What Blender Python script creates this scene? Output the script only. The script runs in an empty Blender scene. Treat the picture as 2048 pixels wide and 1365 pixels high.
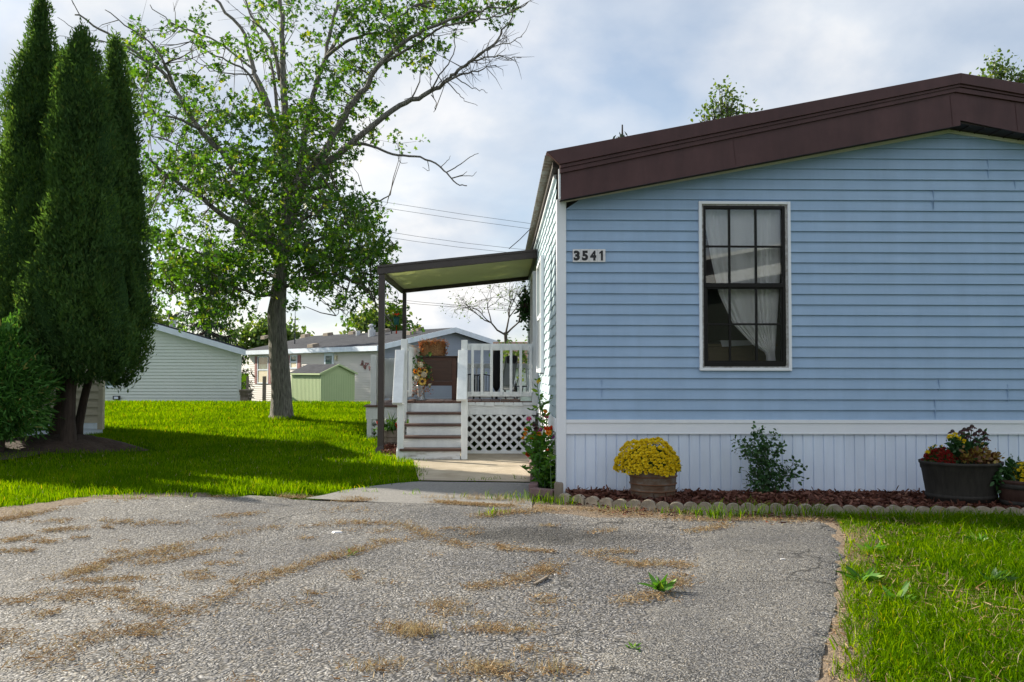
import bpy, math, random
import numpy as np
from mathutils import Vector, Matrix
R = math.radians
random.seed(7)
rng = np.random.default_rng(11)
scene = bpy.context.scene
C = scene.collection

# ------------------------------------------------------------------ camera
F_PX, IW, IH, HC = 1700.0, 2048.0, 1365.0, 1.195
CAM_M = (Matrix.Rotation(R(-0.81), 3, 'Z') @ Matrix.Rotation(R(90 + 2.1), 3, 'X') @ Matrix.Rotation(R(0.12), 3, 'Z'))
cam = bpy.data.objects.new('camera', bpy.data.cameras.new('camera'))
C.objects.link(cam)
cam.matrix_world = Matrix.Translation((0, 0, HC)) @ CAM_M.to_4x4()
cam.data.sensor_width = 36.0
cam.data.lens = F_PX / IW * 36.0
cam.data.clip_start, cam.data.clip_end = 0.05, 3000
scene.camera = cam

# ------------------------------------------------------------------ light
SUN_EL, SUN_AZ = R(27), R(-60)            # azimuth from +Y, negative = to the left
sdir = Vector((math.sin(SUN_AZ) * math.cos(SUN_EL), math.cos(SUN_AZ) * math.cos(SUN_EL), math.sin(SUN_EL)))
sl = bpy.data.lights.new('sun', 'SUN')
sl.energy, sl.angle, sl.color = 5.0, R(0.55), (1.0, 0.91, 0.74)
so = bpy.data.objects.new('sun', sl)
C.objects.link(so)
so.rotation_euler = sdir.to_track_quat('Z', 'Y').to_euler()
so.location = (-20, 20, 20)

world = bpy.data.worlds.new('World')
scene.world = world
world.use_nodes = True
nt = world.node_tree
nt.nodes.clear()
def _n(t, **k):
    n = nt.nodes.new(t)
    for a, b in k.items(): setattr(n, a, b)
    return n
sky = _n('ShaderNodeTexSky', sky_type='NISHITA', sun_disc=False, sun_elevation=SUN_EL, sun_rotation=SUN_AZ)
sky.air_density, sky.dust_density, sky.ozone_density = 1.0, 0.4, 1.5
tc = _n('ShaderNodeTexCoord')
sep = _n('ShaderNodeSeparateXYZ'); nt.links.new(tc.outputs['Generated'], sep.inputs[0])
zz = _n('ShaderNodeMath', operation='ADD'); zz.inputs[1].default_value = 0.42
zm = _n('ShaderNodeMath', operation='MAXIMUM'); zm.inputs[1].default_value = 0.0
nt.links.new(sep.outputs[2], zm.inputs[0]); nt.links.new(zm.outputs[0], zz.inputs[0])
dx = _n('ShaderNodeMath', operation='DIVIDE'); nt.links.new(sep.outputs[0], dx.inputs[0]); nt.links.new(zz.outputs[0], dx.inputs[1])
dy = _n('ShaderNodeMath', operation='DIVIDE'); nt.links.new(sep.outputs[1], dy.inputs[0]); nt.links.new(zz.outputs[0], dy.inputs[1])
cmb = _n('ShaderNodeCombineXYZ'); nt.links.new(dx.outputs[0], cmb.inputs[0]); nt.links.new(dy.outputs[0], cmb.inputs[1])
def _noise(scale, detail, rough, off, dist=0.0):
    mp = _n('ShaderNodeMapping'); mp.inputs['Location'].default_value = off
    nt.links.new(cmb.outputs[0], mp.inputs[0])
    n = _n('ShaderNodeTexNoise'); n.inputs['Scale'].default_value = scale; n.inputs['Detail'].default_value = detail
    n.inputs['Roughness'].default_value = rough; n.inputs['Distortion'].default_value = dist
    nt.links.new(mp.outputs[0], n.inputs['Vector'])
    return n
def _ramp(src, stops):
    r = _n('ShaderNodeValToRGB')
    e = r.color_ramp.elements
    while len(e) < len(stops): e.new(0.5)
    for i, (p, c) in enumerate(stops):
        e[i].position = p; e[i].color = (*c, 1) if len(c) == 3 else c
    nt.links.new(src, r.inputs[0])
    return r
n1 = _noise(1.9, 8, 0.50, (3.1, 1.7, 0.0), 0.1)
mask = _ramp(n1.outputs[0], [(0.31, (0.22, 0.22, 0.22)), (0.45, (0.62, 0.62, 0.62)), (0.58, (1, 1, 1))])
n2 = _noise(3.0, 8, 0.52, (0.4, 5.2, 0.0), 0.1)
ccol = _ramp(n2.outputs[0], [(0.34, (4.2, 4.8, 5.7)), (0.49, (5.5, 5.9, 6.45)), (0.62, (7.5, 7.4, 7.3))])
tint = _n('ShaderNodeMixRGB', blend_type='MULTIPLY'); tint.inputs[0].default_value = 1; tint.inputs[2].default_value = (1.22, 1.18, 1.14, 1)
nt.links.new(sky.outputs[0], tint.inputs[1])
mix = _n('ShaderNodeMixRGB')
nt.links.new(mask.outputs[0], mix.inputs[0]); nt.links.new(tint.outputs[0], mix.inputs[1]); nt.links.new(ccol.outputs[0], mix.inputs[2])
# clouds away from the sun are lit from the front and so brighter
fl = _n('ShaderNodeMapRange'); fl.inputs[1].default_value = 0.25; fl.inputs[2].default_value = -0.5; fl.inputs[3].default_value = 1.0; fl.inputs[4].default_value = 1.15
nt.links.new(sep.outputs[1], fl.inputs[0])
flm = _n('ShaderNodeMixRGB', blend_type='MULTIPLY'); flm.inputs[0].default_value = 1
nt.links.new(ccol.outputs[0], flm.inputs[1]); nt.links.new(fl.outputs[0], flm.inputs[2]); nt.links.new(flm.outputs[0], mix.inputs[2])
bg = _n('ShaderNodeBackground'); bg.inputs[1].default_value = 0.068
nt.links.new(mix.outputs[0], bg.inputs[0])
nt.links.new(bg.outputs[0], _n('ShaderNodeOutputWorld').inputs[0])
vs = scene.view_settings
vs.view_transform, vs.look, vs.exposure, vs.gamma = 'Standard', 'None', 1.05, 1.0
scene.render.engine = 'CYCLES'
scene.cycles.max_bounces = 6
scene.cycles.transparent_max_bounces = 8
scene.cycles.caustics_reflective = scene.cycles.caustics_refractive = False
scene.cycles.use_denoising = True

# ------------------------------------------------------------------ picture <-> place helpers
def ray(px, py):
    return CAM_M @ Vector(((px - IW / 2) / F_PX, -(py - IH / 2) / F_PX, -1))
def W(px, py, Y):
    d = ray(px, py); t = Y / d.y
    return Vector((d.x * t, Y, HC + d.z * t))
def sstep(a, b, v):
    t = min(1, max(0, (v - a) / (b - a))); return t * t * (3 - 2 * t)
def gz(x, y):
    h = 0.36 * min(1, max(0, (y - 12.3) / 10.7)) if y < 23.5 else 0.36
    if y > 23: h = 0.36 * 1 - 1.45 * sstep(23, 31, y)
    if x < -5.0 and y > 10.5: h += 0.10 * sstep(-5.0, -6.4, x) * sstep(10.5, 12.5, y) * (1 - sstep(13.6, 15, y))
    return h
def gzv(x, y):
    return np.array([gz(a, b) for a, b in zip(x, y)])
def G(px, py, lift=0.0):
    d = ray(px, py); z = 0.0
    for _ in range(30):
        t = (z - HC) / d.z
        if t < 0 or t > 200: t = 200
        p = Vector((d.x * t, d.y * t, z)); z = 0.5 * z + 0.5 * gz(p.x, p.y)
    return Vector((p.x, p.y, gz(p.x, p.y) + lift))

# ------------------------------------------------------------------ materials
def mat(name, col, rough=0.6, noise=None, bump=None, metal=0.0, spec=0.4, stretch=(1, 1, 1), col2=None, col3=None, grime=0.0):
    """noise=(scale, detail), bump=(scale, strength, distance)"""
    m = bpy.data.materials.new(name); m.use_nodes = True
    t = m.node_tree; b = t.nodes['Principled BSDF']
    b.inputs['Roughness'].default_value = rough; b.inputs['Metallic'].default_value = metal
    b.inputs['Specular IOR Level'].default_value = spec
    b.inputs['Base Color'].default_value = (*col, 1)
    co = t.nodes.new('ShaderNodeTexCoord'); mp = t.nodes.new('ShaderNodeMapping')
    mp.inputs['Scale'].default_value = stretch
    t.links.new(co.outputs['Object'], mp.inputs[0])
    if noise:
        n = t.nodes.new('ShaderNodeTexNoise'); n.inputs['Scale'].default_value = noise[0]; n.inputs['Detail'].default_value = noise[1]
        n.inputs['Roughness'].default_value = 0.65
        t.links.new(mp.outputs[0], n.inputs['Vector'])
        r = t.nodes.new('ShaderNodeValToRGB'); e = r.color_ramp.elements
        c2 = col2 or tuple(min(1, c * 1.18) for c in col)
        if col3:
            e.new(0.5)
            for i, (p, c) in enumerate(((0.3, col), (0.5, c2), (0.7, col3))): e[i].position = p; e[i].color = (*c, 1)
        else:
            e[0].position = 0.33; e[1].position = 0.67; e[0].color = (*col, 1); e[1].color = (*c2, 1)
        t.links.new(n.outputs[0], r.inputs[0]); t.links.new(r.outputs[0], b.inputs['Base Color'])
    if grime and noise:                                      # weather streaks that run down the surface
        m2 = t.nodes.new('ShaderNodeMapping'); m2.inputs['Scale'].default_value = (2.4, 2.4, 0.35); t.links.new(co.outputs['Object'], m2.inputs[0])
        n = t.nodes.new('ShaderNodeTexNoise'); n.inputs['Scale'].default_value = 2.0; n.inputs['Detail'].default_value = 8; n.inputs['Roughness'].default_value = 0.7
        t.links.new(m2.outputs[0], n.inputs['Vector'])
        r3 = t.nodes.new('ShaderNodeMapRange'); r3.inputs[1].default_value = 0.35; r3.inputs[2].default_value = 0.62; r3.inputs[3].default_value = 1 - grime; r3.inputs[4].default_value = 1.0
        t.links.new(n.outputs[0], r3.inputs[0])
        mu = t.nodes.new('ShaderNodeMixRGB'); mu.blend_type = 'MULTIPLY'; mu.inputs[0].default_value = 1
        t.links.new(r.outputs[0], mu.inputs[1]); t.links.new(r3.outputs[0], mu.inputs[2]); t.links.new(mu.outputs[0], b.inputs['Base Color'])
    if bump:
        n = t.nodes.new('ShaderNodeTexNoise'); n.inputs['Scale'].default_value = bump[0]; n.inputs['Detail'].default_value = 6
        t.links.new(mp.outputs[0], n.inputs['Vector'])
        bp = t.nodes.new('ShaderNodeBump'); bp.inputs['Strength'].default_value = bump[1]; bp.inputs['Distance'].default_value = bump[2]
        t.links.new(n.outputs[0], bp.inputs['Height']); t.links.new(bp.outputs[0], b.inputs['Normal'])
    return m
def leafmat(name, stops, trans=0.4, gloss=0.06, tcol=(1.25, 1.3, 0.55), patch=None):
    """leaf shader: diffuse + light passing through, colour varies from leaf to leaf"""
    m = bpy.data.materials.new(name); m.use_nodes = True
    t = m.node_tree; t.nodes.clear()
    g = t.nodes.new('ShaderNodeNewGeometry')
    r = t.nodes.new('ShaderNodeValToRGB'); e = r.color_ramp.elements
    while len(e) < len(stops): e.new(0.5)
    for i, (p, c) in enumerate(stops): e[i].position = p; e[i].color = (*c, 1)
    t.links.new(g.outputs['Random Per Island'], r.inputs[0])
    d = t.nodes.new('ShaderNodeBsdfDiffuse'); tr = t.nodes.new('ShaderNodeBsdfTranslucent')
    mu = t.nodes.new('ShaderNodeMixRGB'); mu.blend_type = 'MULTIPLY'; mu.inputs[0].default_value = 1; mu.inputs[2].default_value = (*tcol, 1)
    src = r.outputs[0]
    if patch:                                                 # (scale, darkest tint, lightest tint): patches of older and fresher growth
        co = t.nodes.new('ShaderNodeTexCoord'); n = t.nodes.new('ShaderNodeTexNoise'); n.inputs['Scale'].default_value = patch[0]; n.inputs['Detail'].default_value = 4
        t.links.new(co.outputs['Object'], n.inputs['Vector']); r4 = t.nodes.new('ShaderNodeValToRGB'); e = r4.color_ramp.elements
        e[0].position = 0.36; e[0].color = (*patch[1], 1); e[1].position = 0.64; e[1].color = (*patch[2], 1); t.links.new(n.outputs[0], r4.inputs[0])
        pm = t.nodes.new('ShaderNodeMixRGB'); pm.blend_type = 'MULTIPLY'; pm.inputs[0].default_value = 1
        t.links.new(r.outputs[0], pm.inputs[1]); t.links.new(r4.outputs[0], pm.inputs[2]); src = pm.outputs[0]
    t.links.new(src, d.inputs[0]); t.links.new(src, mu.inputs[1]); t.links.new(mu.outputs[0], tr.inputs[0])
    mx = t.nodes.new('ShaderNodeMixShader'); mx.inputs[0].default_value = trans
    t.links.new(d.outputs[0], mx.inputs[1]); t.links.new(tr.outputs[0], mx.inputs[2])
    gl = t.nodes.new('ShaderNodeBsdfGlossy'); gl.inputs['Roughness'].default_value = 0.42
    m2 = t.nodes.new('ShaderNodeMixShader'); m2.inputs[0].default_value = gloss
    t.links.new(mx.outputs[0], m2.inputs[1]); t.links.new(gl.outputs[0], m2.inputs[2])
    t.links.new(m2.outputs[0], t.nodes.new('ShaderNodeOutputMaterial').inputs[0])
    return m
def glassmat(name, tint=(0.9, 0.93, 0.92), refl=1.0):
    m = bpy.data.materials.new(name); m.use_nodes = True
    t = m.node_tree; t.nodes.clear()
    tr = t.nodes.new('ShaderNodeBsdfTransparent'); tr.inputs[0].default_value = (*tint, 1)
    gl = t.nodes.new('ShaderNodeBsdfGlossy'); gl.inputs['Roughness'].default_value = 0.0
    fr = t.nodes.new('ShaderNodeFresnel'); fr.inputs[0].default_value = 1.62
    mu = t.nodes.new('ShaderNodeMath'); mu.operation = 'MULTIPLY'; mu.inputs[1].default_value = refl
    mx = t.nodes.new('ShaderNodeMixShader')
    t.links.new(fr.outputs[0], mu.inputs[0]); t.links.new(mu.outputs[0], mx.inputs[0])
    t.links.new(tr.outputs[0], mx.inputs[1]); t.links.new(gl.outputs[0], mx.inputs[2])
    t.links.new(mx.outputs[0], t.nodes.new('ShaderNodeOutputMaterial').inputs[0])
    return m

M = {}
M['blue'] = mat('blue_siding', (0.285, 0.415, 0.595), 0.5, (1.6, 5), (160, 0.12, 0.002), col2=(0.325, 0.455, 0.635), stretch=(1, 1, 6), grime=0.09)
M['bluegreen'] = mat('weathered_blue_siding', (0.34, 0.44, 0.50), 0.5, (3, 5), None, col2=(0.40, 0.50, 0.555))
M['white'] = mat('white_vinyl', (0.69, 0.77, 0.91), 0.45, (2.0, 5), None, col2=(0.74, 0.82, 0.94), grime=0.12)
M['trimwhite'] = mat('white_trim', (0.74, 0.77, 0.82), 0.45, (4, 4), None, col2=(0.79, 0.81, 0.85))
M['oldwhite'] = mat('peeling_white_paint', (0.60, 0.62, 0.63), 0.65, (7, 8), (60, 0.35, 0.004), col2=(0.74, 0.76, 0.77), stretch=(1, 1, 0.4))
M['peel'] = mat('badly_peeling_paint', (0.20, 0.16, 0.13), 0.8, (9, 9), (50, 0.4, 0.004), col2=(0.66, 0.67, 0.68), col3=(0.72, 0.73, 0.74), stretch=(0.35, 1, 1.5))
M['brown'] = mat('brown_fascia_metal', (0.064, 0.027, 0.028), 0.5, (2.2, 6), (3.5, 0.25, 0.02), col2=(0.088, 0.040, 0.041), spec=0.3, grime=0.25)
M['darkbrown'] = mat('dark_brown_metal', (0.036, 0.028, 0.026), 0.45, (5, 5), None, col2=(0.05, 0.04, 0.037))
M['soffit'] = mat('dark_soffit', (0.025, 0.018, 0.017), 0.7, (4, 4))
M['corr'] = mat('weathered_corrugated_metal', (0.40, 0.40, 0.37), 0.55, (9, 7), None, col2=(0.24, 0.17, 0.12), stretch=(3, 1, 1))
M['olive'] = leafmat('ribbed_awning_panel', [(0, (0.60, 0.64, 0.46)), (1, (0.66, 0.69, 0.50))], 0.5, 0.10, (1.0, 1.0, 0.8))
M['bronze'] = mat('bronze_window_metal', (0.009, 0.008, 0.0075), 0.5, (20, 4), None, spec=0.2)
M['putty'] = mat('weathered_putty', (0.22, 0.20, 0.18), 0.8, (30, 6), (80, 0.4, 0.004), col2=(0.5, 0.5, 0.5))
M['room'] = mat('room_wall', (0.16, 0.14, 0.12), 0.8, (3, 3))
M['glass'] = glassmat('window_glass', (0.99, 0.99, 0.99))
M['black'] = mat('black_paint', (0.012, 0.012, 0.014), 0.5, (20, 3))
M['plate'] = mat('number_plate', (0.62, 0.61, 0.62), 0.4, (30, 5), None, col2=(0.72, 0.71, 0.72))
M['board'] = mat('worn_brown_deck_paint', (0.085, 0.042, 0.032), 0.6, (6, 7), (40, 0.3, 0.003), col2=(0.15, 0.085, 0.065), stretch=(3, 0.6, 3))
M['treadwood'] = mat('brown_tread_paint', (0.055, 0.028, 0.022), 0.5, (6, 6), (40, 0.3, 0.003), col2=(0.10, 0.055, 0.042), stretch=(0.5, 3, 3))
M['oldwood'] = mat('grey_weathered_wood', (0.16, 0.13, 0.10), 0.85, (6, 7), (50, 0.5, 0.005), col2=(0.28, 0.24, 0.20), stretch=(2, 2, 0.4))
M['cabinet'] = mat('dark_stained_wood', (0.055, 0.022, 0.014), 0.5, (7, 7), None, col2=(0.085, 0.036, 0.022), stretch=(0.5, 1, 3))
M['cabinetdark'] = mat('dark_brown_wood', (0.03, 0.016, 0.012), 0.6, (8, 6))  # a darker brown than the stained cabinet wood
M['straw'] = leafmat('straw', [(0, (0.24, 0.12, 0.05)), (0.5, (0.36, 0.20, 0.08)), (1, (0.48, 0.30, 0.13))], 0.15, 0.03, (1, 0.9, 0.7))
M['fall'] = leafmat('autumn_leaves', [(0, (0.26, 0.065, 0.02)), (0.5, (0.40, 0.14, 0.04)), (1, (0.36, 0.19, 0.075))], 0.3, 0.03, (1.1, 0.9, 0.5))
M['baleside'] = mat('pressed_straw', (0.20, 0.10, 0.045), 0.9, (25, 6), (60, 0.6, 0.01), col2=(0.36, 0.19, 0.085), stretch=(0.3, 1, 3))
M['bark'] = None
M['cedarbark'] = mat('dark_cedar_bark', (0.030, 0.020, 0.016), 0.9, (10, 7), (25, 1.0, 0.02), col2=(0.07, 0.05, 0.04), stretch=(3, 3, 0.35))
M['twig'] = mat('grey_twig', (0.055, 0.047, 0.038), 0.9, (8, 4), None, col2=(0.11, 0.095, 0.078))
M['soil'] = mat('dark_soil', (0.026, 0.017, 0.013), 0.95, (12, 7), (30, 1.0, 0.03), col2=(0.055, 0.036, 0.026))
M['mulchbase'] = mat('mulch_bed', (0.05, 0.018, 0.012), 0.95, (25, 7), (40, 1.0, 0.03), col2=(0.12, 0.045, 0.03))
M['chips'] = leafmat('mulch_chips', [(0, (0.05, 0.019, 0.013)), (0.5, (0.10, 0.038, 0.026)), (0.85, (0.16, 0.068, 0.046)), (1, (0.24, 0.13, 0.09))], 0.0, 0.02)
M['stone'] = mat('concrete_edging', (0.22, 0.185, 0.14), 0.9, (14, 7), (70, 0.7, 0.006), col2=(0.38, 0.33, 0.26))
M['brick'] = mat('faded_plum_paver', (0.14, 0.085, 0.085), 0.9, (18, 6), (70, 0.5, 0.004), col2=(0.21, 0.135, 0.13))
M['concrete'] = mat('concrete_walk', (0.30, 0.25, 0.185), 0.9, (3.0, 8), (130, 0.9, 0.006), col2=(0.42, 0.36, 0.28))
M['apron'] = mat('grey_asphalt_apron', (0.16, 0.155, 0.15), 0.9, (40, 8), (150, 0.9, 0.006), col2=(0.25, 0.24, 0.23))
M['dirt'] = mat('tan_dirt', (0.10, 0.070, 0.048), 0.95, (40, 9), (70, 1.0, 0.02), col2=(0.26, 0.205, 0.15))
M['galv'] = mat('rusty_galvanized_steel', (0.19, 0.175, 0.16), 0.65, (8.5, 9), (60, 0.3, 0.003), 0.1, col2=(0.13, 0.085, 0.055), col3=(0.095, 0.036, 0.015), stretch=(1, 1, 1.6))
M['rust'] = mat('rust', (0.12, 0.048, 0.02), 0.85, (14, 8), None, col2=(0.19, 0.10, 0.06))
M['barrel'] = mat('charcoal_barrel', (0.020, 0.0185, 0.0165), 0.7, (6, 7), (30, 0.25, 0.004), col2=(0.040, 0.036, 0.031), stretch=(4, 4, 0.6), spec=0.2)
M['barrelbrown'] = mat('brown_barrel', (0.040, 0.020, 0.016), 0.65, (6, 7), (30, 0.25, 0.004), col2=(0.06, 0.032, 0.025), stretch=(4, 4, 0.6), spec=0.2)
M['tan'] = mat('tan_siding', (0.40, 0.36, 0.275), 0.5, (2, 4), None, col2=(0.44, 0.40, 0.31))
M['greenwhite'] = mat('pale_grey_green_siding', (0.60, 0.66, 0.63), 0.5, (1, 4), None, col2=(0.65, 0.70, 0.67))
M['warmgrey'] = mat('warm_grey_siding', (0.64, 0.60, 0.59), 0.5, (1, 4), None, col2=(0.68, 0.64, 0.62))
M['shadegrey'] = mat('shaded_grey_siding', (0.26, 0.30, 0.38), 0.5, (1, 4), None, col2=(0.30, 0.34, 0.42))  # grey siding of the gable end, with its blue shade put into the colour
M['shingle'] = mat('grey_shingle', (0.030, 0.033, 0.042), 0.9, (3, 9), (40, 0.5, 0.01), col2=(0.060, 0.064, 0.076), stretch=(1, 1, 4), spec=0.1)
M['shinglebrown'] = mat('brown_shingle', (0.075, 0.042, 0.033), 0.9, (3, 9), None, col2=(0.13, 0.08, 0.062), stretch=(1, 1, 4))
M['shed'] = mat('green_painted_shed', (0.42, 0.52, 0.29), 0.6, (1.5, 4), None, col2=(0.46, 0.56, 0.32))
M['shutter'] = mat('dusty_red_shutter', (0.26, 0.115, 0.115), 0.6, (6, 4))
M['darkglass'] = mat('dark_window_glass', (0.06, 0.09, 0.09), 0.06, (2, 2), None, spec=0.6, col2=(0.16, 0.24, 0.22))
M['galvpipe'] = mat('galvanized_pipe', (0.45, 0.47, 0.50), 0.4, (6, 5), None, 0.6)
M['pewter'] = mat('pewter_metal', (0.05, 0.055, 0.065), 0.35, (8, 4), None, 0.5)
M['sling'] = mat('grey_sling_fabric', (0.22, 0.24, 0.25), 0.8, (60, 4))
M['blackcloth'] = mat('black_cover', (0.013, 0.013, 0.016), 0.75, (8, 5), (10, 0.4, 0.02), stretch=(3, 3, 0.5))
M['tealpot'] = mat('teal_bucket', (0.03, 0.14, 0.14), 0.4, (8, 3))
M['vase'] = mat('silver_speckled_vase', (0.10, 0.11, 0.13), 0.3, (40, 5), None, 0.3, col2=(0.5, 0.52, 0.55))
M['cream'] = mat('cream_bloom', (0.62, 0.55, 0.40), 0.8, (20, 4), (60, 0.6, 0.01), col2=(0.72, 0.66, 0.52))
M['sunyellow'] = mat('golden_petal', (0.60, 0.36, 0.06), 0.7, (20, 4), None, col2=(0.66, 0.46, 0.12))
M['mumyellow'] = leafmat('yellow_bloom', [(0, (0.72, 0.50, 0.012)), (0.5, (0.86, 0.68, 0.016)), (1, (0.92, 0.78, 0.05))], 0.25, 0.02, (1, 0.95, 0.6))
M['red'] = leafmat('dark_red_bloom', [(0, (0.16, 0.012, 0.012)), (1, (0.34, 0.025, 0.02))], 0.2, 0.02, (1, 0.8, 0.8))
M['zred'] = leafmat('scarlet_petal', [(0, (0.55, 0.035, 0.015)), (1, (0.78, 0.09, 0.03))], 0.35, 0.0, (1.2, 0.8, 0.7))
M['zorange'] = leafmat('orange_petal', [(0, (0.75, 0.22, 0.01)), (1, (0.85, 0.34, 0.02))], 0.3, 0.02, (1, 0.8, 0.7))
M['zpink'] = leafmat('pink_petal', [(0, (0.62, 0.07, 0.22)), (1, (0.72, 0.16, 0.34))], 0.3, 0.02, (1, 0.8, 0.8))
M['zpurple'] = leafmat('purple_petal', [(0, (0.33, 0.06, 0.34)), (1, (0.45, 0.10, 0.44))], 0.3, 0.02, (1, 0.8, 1))
M['cone'] = leafmat('faded_coneflower', [(0, (0.055, 0.018, 0.022)), (1, (0.14, 0.05, 0.06))], 0.2, 0.02, (1, 0.8, 0.8))
M['coleus'] = leafmat('coleus_leaf', [(0, (0.10, 0.03, 0.02)), (0.4, (0.22, 0.12, 0.03)), (0.7, (0.34, 0.28, 0.06)), (1, (0.22, 0.06, 0.04))], 0.3, 0.04)
M['leafdark'] = leafmat('dark_green_leaf', [(0, (0.018, 0.06, 0.018)), (0.6, (0.036, 0.10, 0.028)), (1, (0.06, 0.14, 0.04))], 0.25, 0.03)
M['leafmid'] = leafmat('mid_green_leaf', [(0, (0.03, 0.085, 0.02)), (0.6, (0.06, 0.15, 0.03)), (1, (0.11, 0.21, 0.045))], 0.35, 0.05)
M['leafbright'] = leafmat('bright_green_leaf', [(0, (0.05, 0.15, 0.015)), (0.7, (0.09, 0.23, 0.025)), (1, (0.20, 0.32, 0.03))], 0.4, 0.02)
M['maple'] = leafmat('maple_leaf', [(0, (0.026, 0.080, 0.014)), (0.5, (0.050, 0.125, 0.018)), (0.88, (0.085, 0.18, 0.022)), (1, (0.17, 0.20, 0.03))], 0.52, 0.03, (1.8, 1.8, 0.4), (0.9, (0.8, 0.85, 1.1), (1.25, 1.12, 0.9)))
M['fartree'] = leafmat('far_tree_leaf', [(0, (0.05, 0.10, 0.025)), (0.6, (0.09, 0.16, 0.035)), (1, (0.17, 0.21, 0.05))], 0.45, 0.04, (1.4, 1.4, 0.5))
M['spruce'] = leafmat('spruce_needle', [(0, (0.012, 0.028, 0.018)), (1, (0.030, 0.055, 0.030))], 0.15, 0.03)
M['cedar'] = leafmat('arborvitae_spray', [(0, (0.042, 0.092, 0.034)), (0.5, (0.058, 0.120, 0.042)), (0.92, (0.08, 0.15, 0.05)), (1, (0.10, 0.13, 0.04))], 0.42, 0.0, (1.5, 1.5, 0.5), (1.6, (0.85, 0.85, 0.9), (1.2, 1.15, 1.0)))
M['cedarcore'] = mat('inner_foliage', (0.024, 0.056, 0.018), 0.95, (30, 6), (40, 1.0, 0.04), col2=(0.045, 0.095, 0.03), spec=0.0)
M['yew'] = leafmat('yew_spray', [(0, (0.05, 0.14, 0.035)), (0.6, (0.085, 0.22, 0.045)), (0.92, (0.12, 0.28, 0.06)), (1, (0.34, 0.28, 0.10))], 0.3, 0.01, (1.4, 1.4, 0.5))
M['grass'] = leafmat('grass_blade', [(0, (0.032, 0.098, 0.002)), (0.5, (0.066, 0.165, 0.002)), (0.96, (0.108, 0.22, 0.004)), (1, (0.22, 0.22, 0.05))], 0.55, 0.0, (2.5, 1.9, 0.15), (1.1, (0.72, 0.76, 1.0), (1.22, 1.10, 1.0)))
M['dry'] = leafmat('dry_grass', [(0, (0.26, 0.17, 0.085)), (0.4, (0.38, 0.29, 0.165)), (0.8, (0.46, 0.38, 0.24)), (1, (0.30, 0.29, 0.11))], 0.3, 0.02, (1, 0.95, 0.8))
M['drybrown'] = leafmat('dead_moss', [(0, (0.20, 0.11, 0.05)), (0.5, (0.31, 0.21, 0.115)), (1, (0.42, 0.34, 0.22))], 0.2, 0.0, (1, 0.95, 0.8))
def _curtain():
    m = bpy.data.materials.new('sheer_curtain'); m.use_nodes = True
    t = m.node_tree; t.nodes.clear()
    d = t.nodes.new('ShaderNodeBsdfDiffuse'); d.inputs[0].default_value = (0.96, 0.96, 0.97, 1)
    tr = t.nodes.new('ShaderNodeBsdfTranslucent'); tr.inputs[0].default_value = (0.85, 0.86, 0.9, 1)
    tp = t.nodes.new('ShaderNodeBsdfTransparent')
    a = t.nodes.new('ShaderNodeMixShader'); a.inputs[0].default_value = 0.06
    b = t.nodes.new('ShaderNodeMixShader'); b.inputs[0].default_value = 0.02
    t.links.new(d.outputs[0], a.inputs[1]); t.links.new(tr.outputs[0], a.inputs[2])
    t.links.new(a.outputs[0], b.inputs[1]); t.links.new(tp.outputs[0], b.inputs[2])
    t.links.new(b.outputs[0], t.nodes.new('ShaderNodeOutputMaterial').inputs[0])
    return m
M['curtain'] = _curtain()
def _bark():
    m = mat('maple_bark', (0.070, 0.067, 0.062), 0.95, (7, 9), None, col2=(0.33, 0.31, 0.28), stretch=(6, 6, 0.75))
    t = m.node_tree; b = t.nodes['Principled BSDF']
    mp = [n for n in t.nodes if n.type == 'MAPPING'][0]
    v = t.nodes.new('ShaderNodeTexNoise'); v.inputs['Scale'].default_value = 7.0; v.inputs['Detail'].default_value = 7; v.inputs['Distortion'].default_value = 0.8
    t.links.new(mp.outputs[0], v.inputs['Vector'])
    bp = t.nodes.new('ShaderNodeBump'); bp.inputs['Strength'].default_value = 1.0; bp.inputs['Distance'].default_value = 0.06
    t.links.new(v.outputs[0], bp.inputs['Height']); t.links.new(bp.outputs[0], b.inputs['Normal'])
    return m
M['bark'] = _bark()
def _lawn():
    m = mat('lawn_ground', (0.032, 0.075, 0.003), 0.95, (9, 9), (55, 1.0, 0.04), col2=(0.06, 0.12, 0.004))
    m.node_tree.nodes['Principled BSDF'].inputs['Specular IOR Level'].default_value = 0.0
    return m
M['lawn'] = _lawn()
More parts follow.
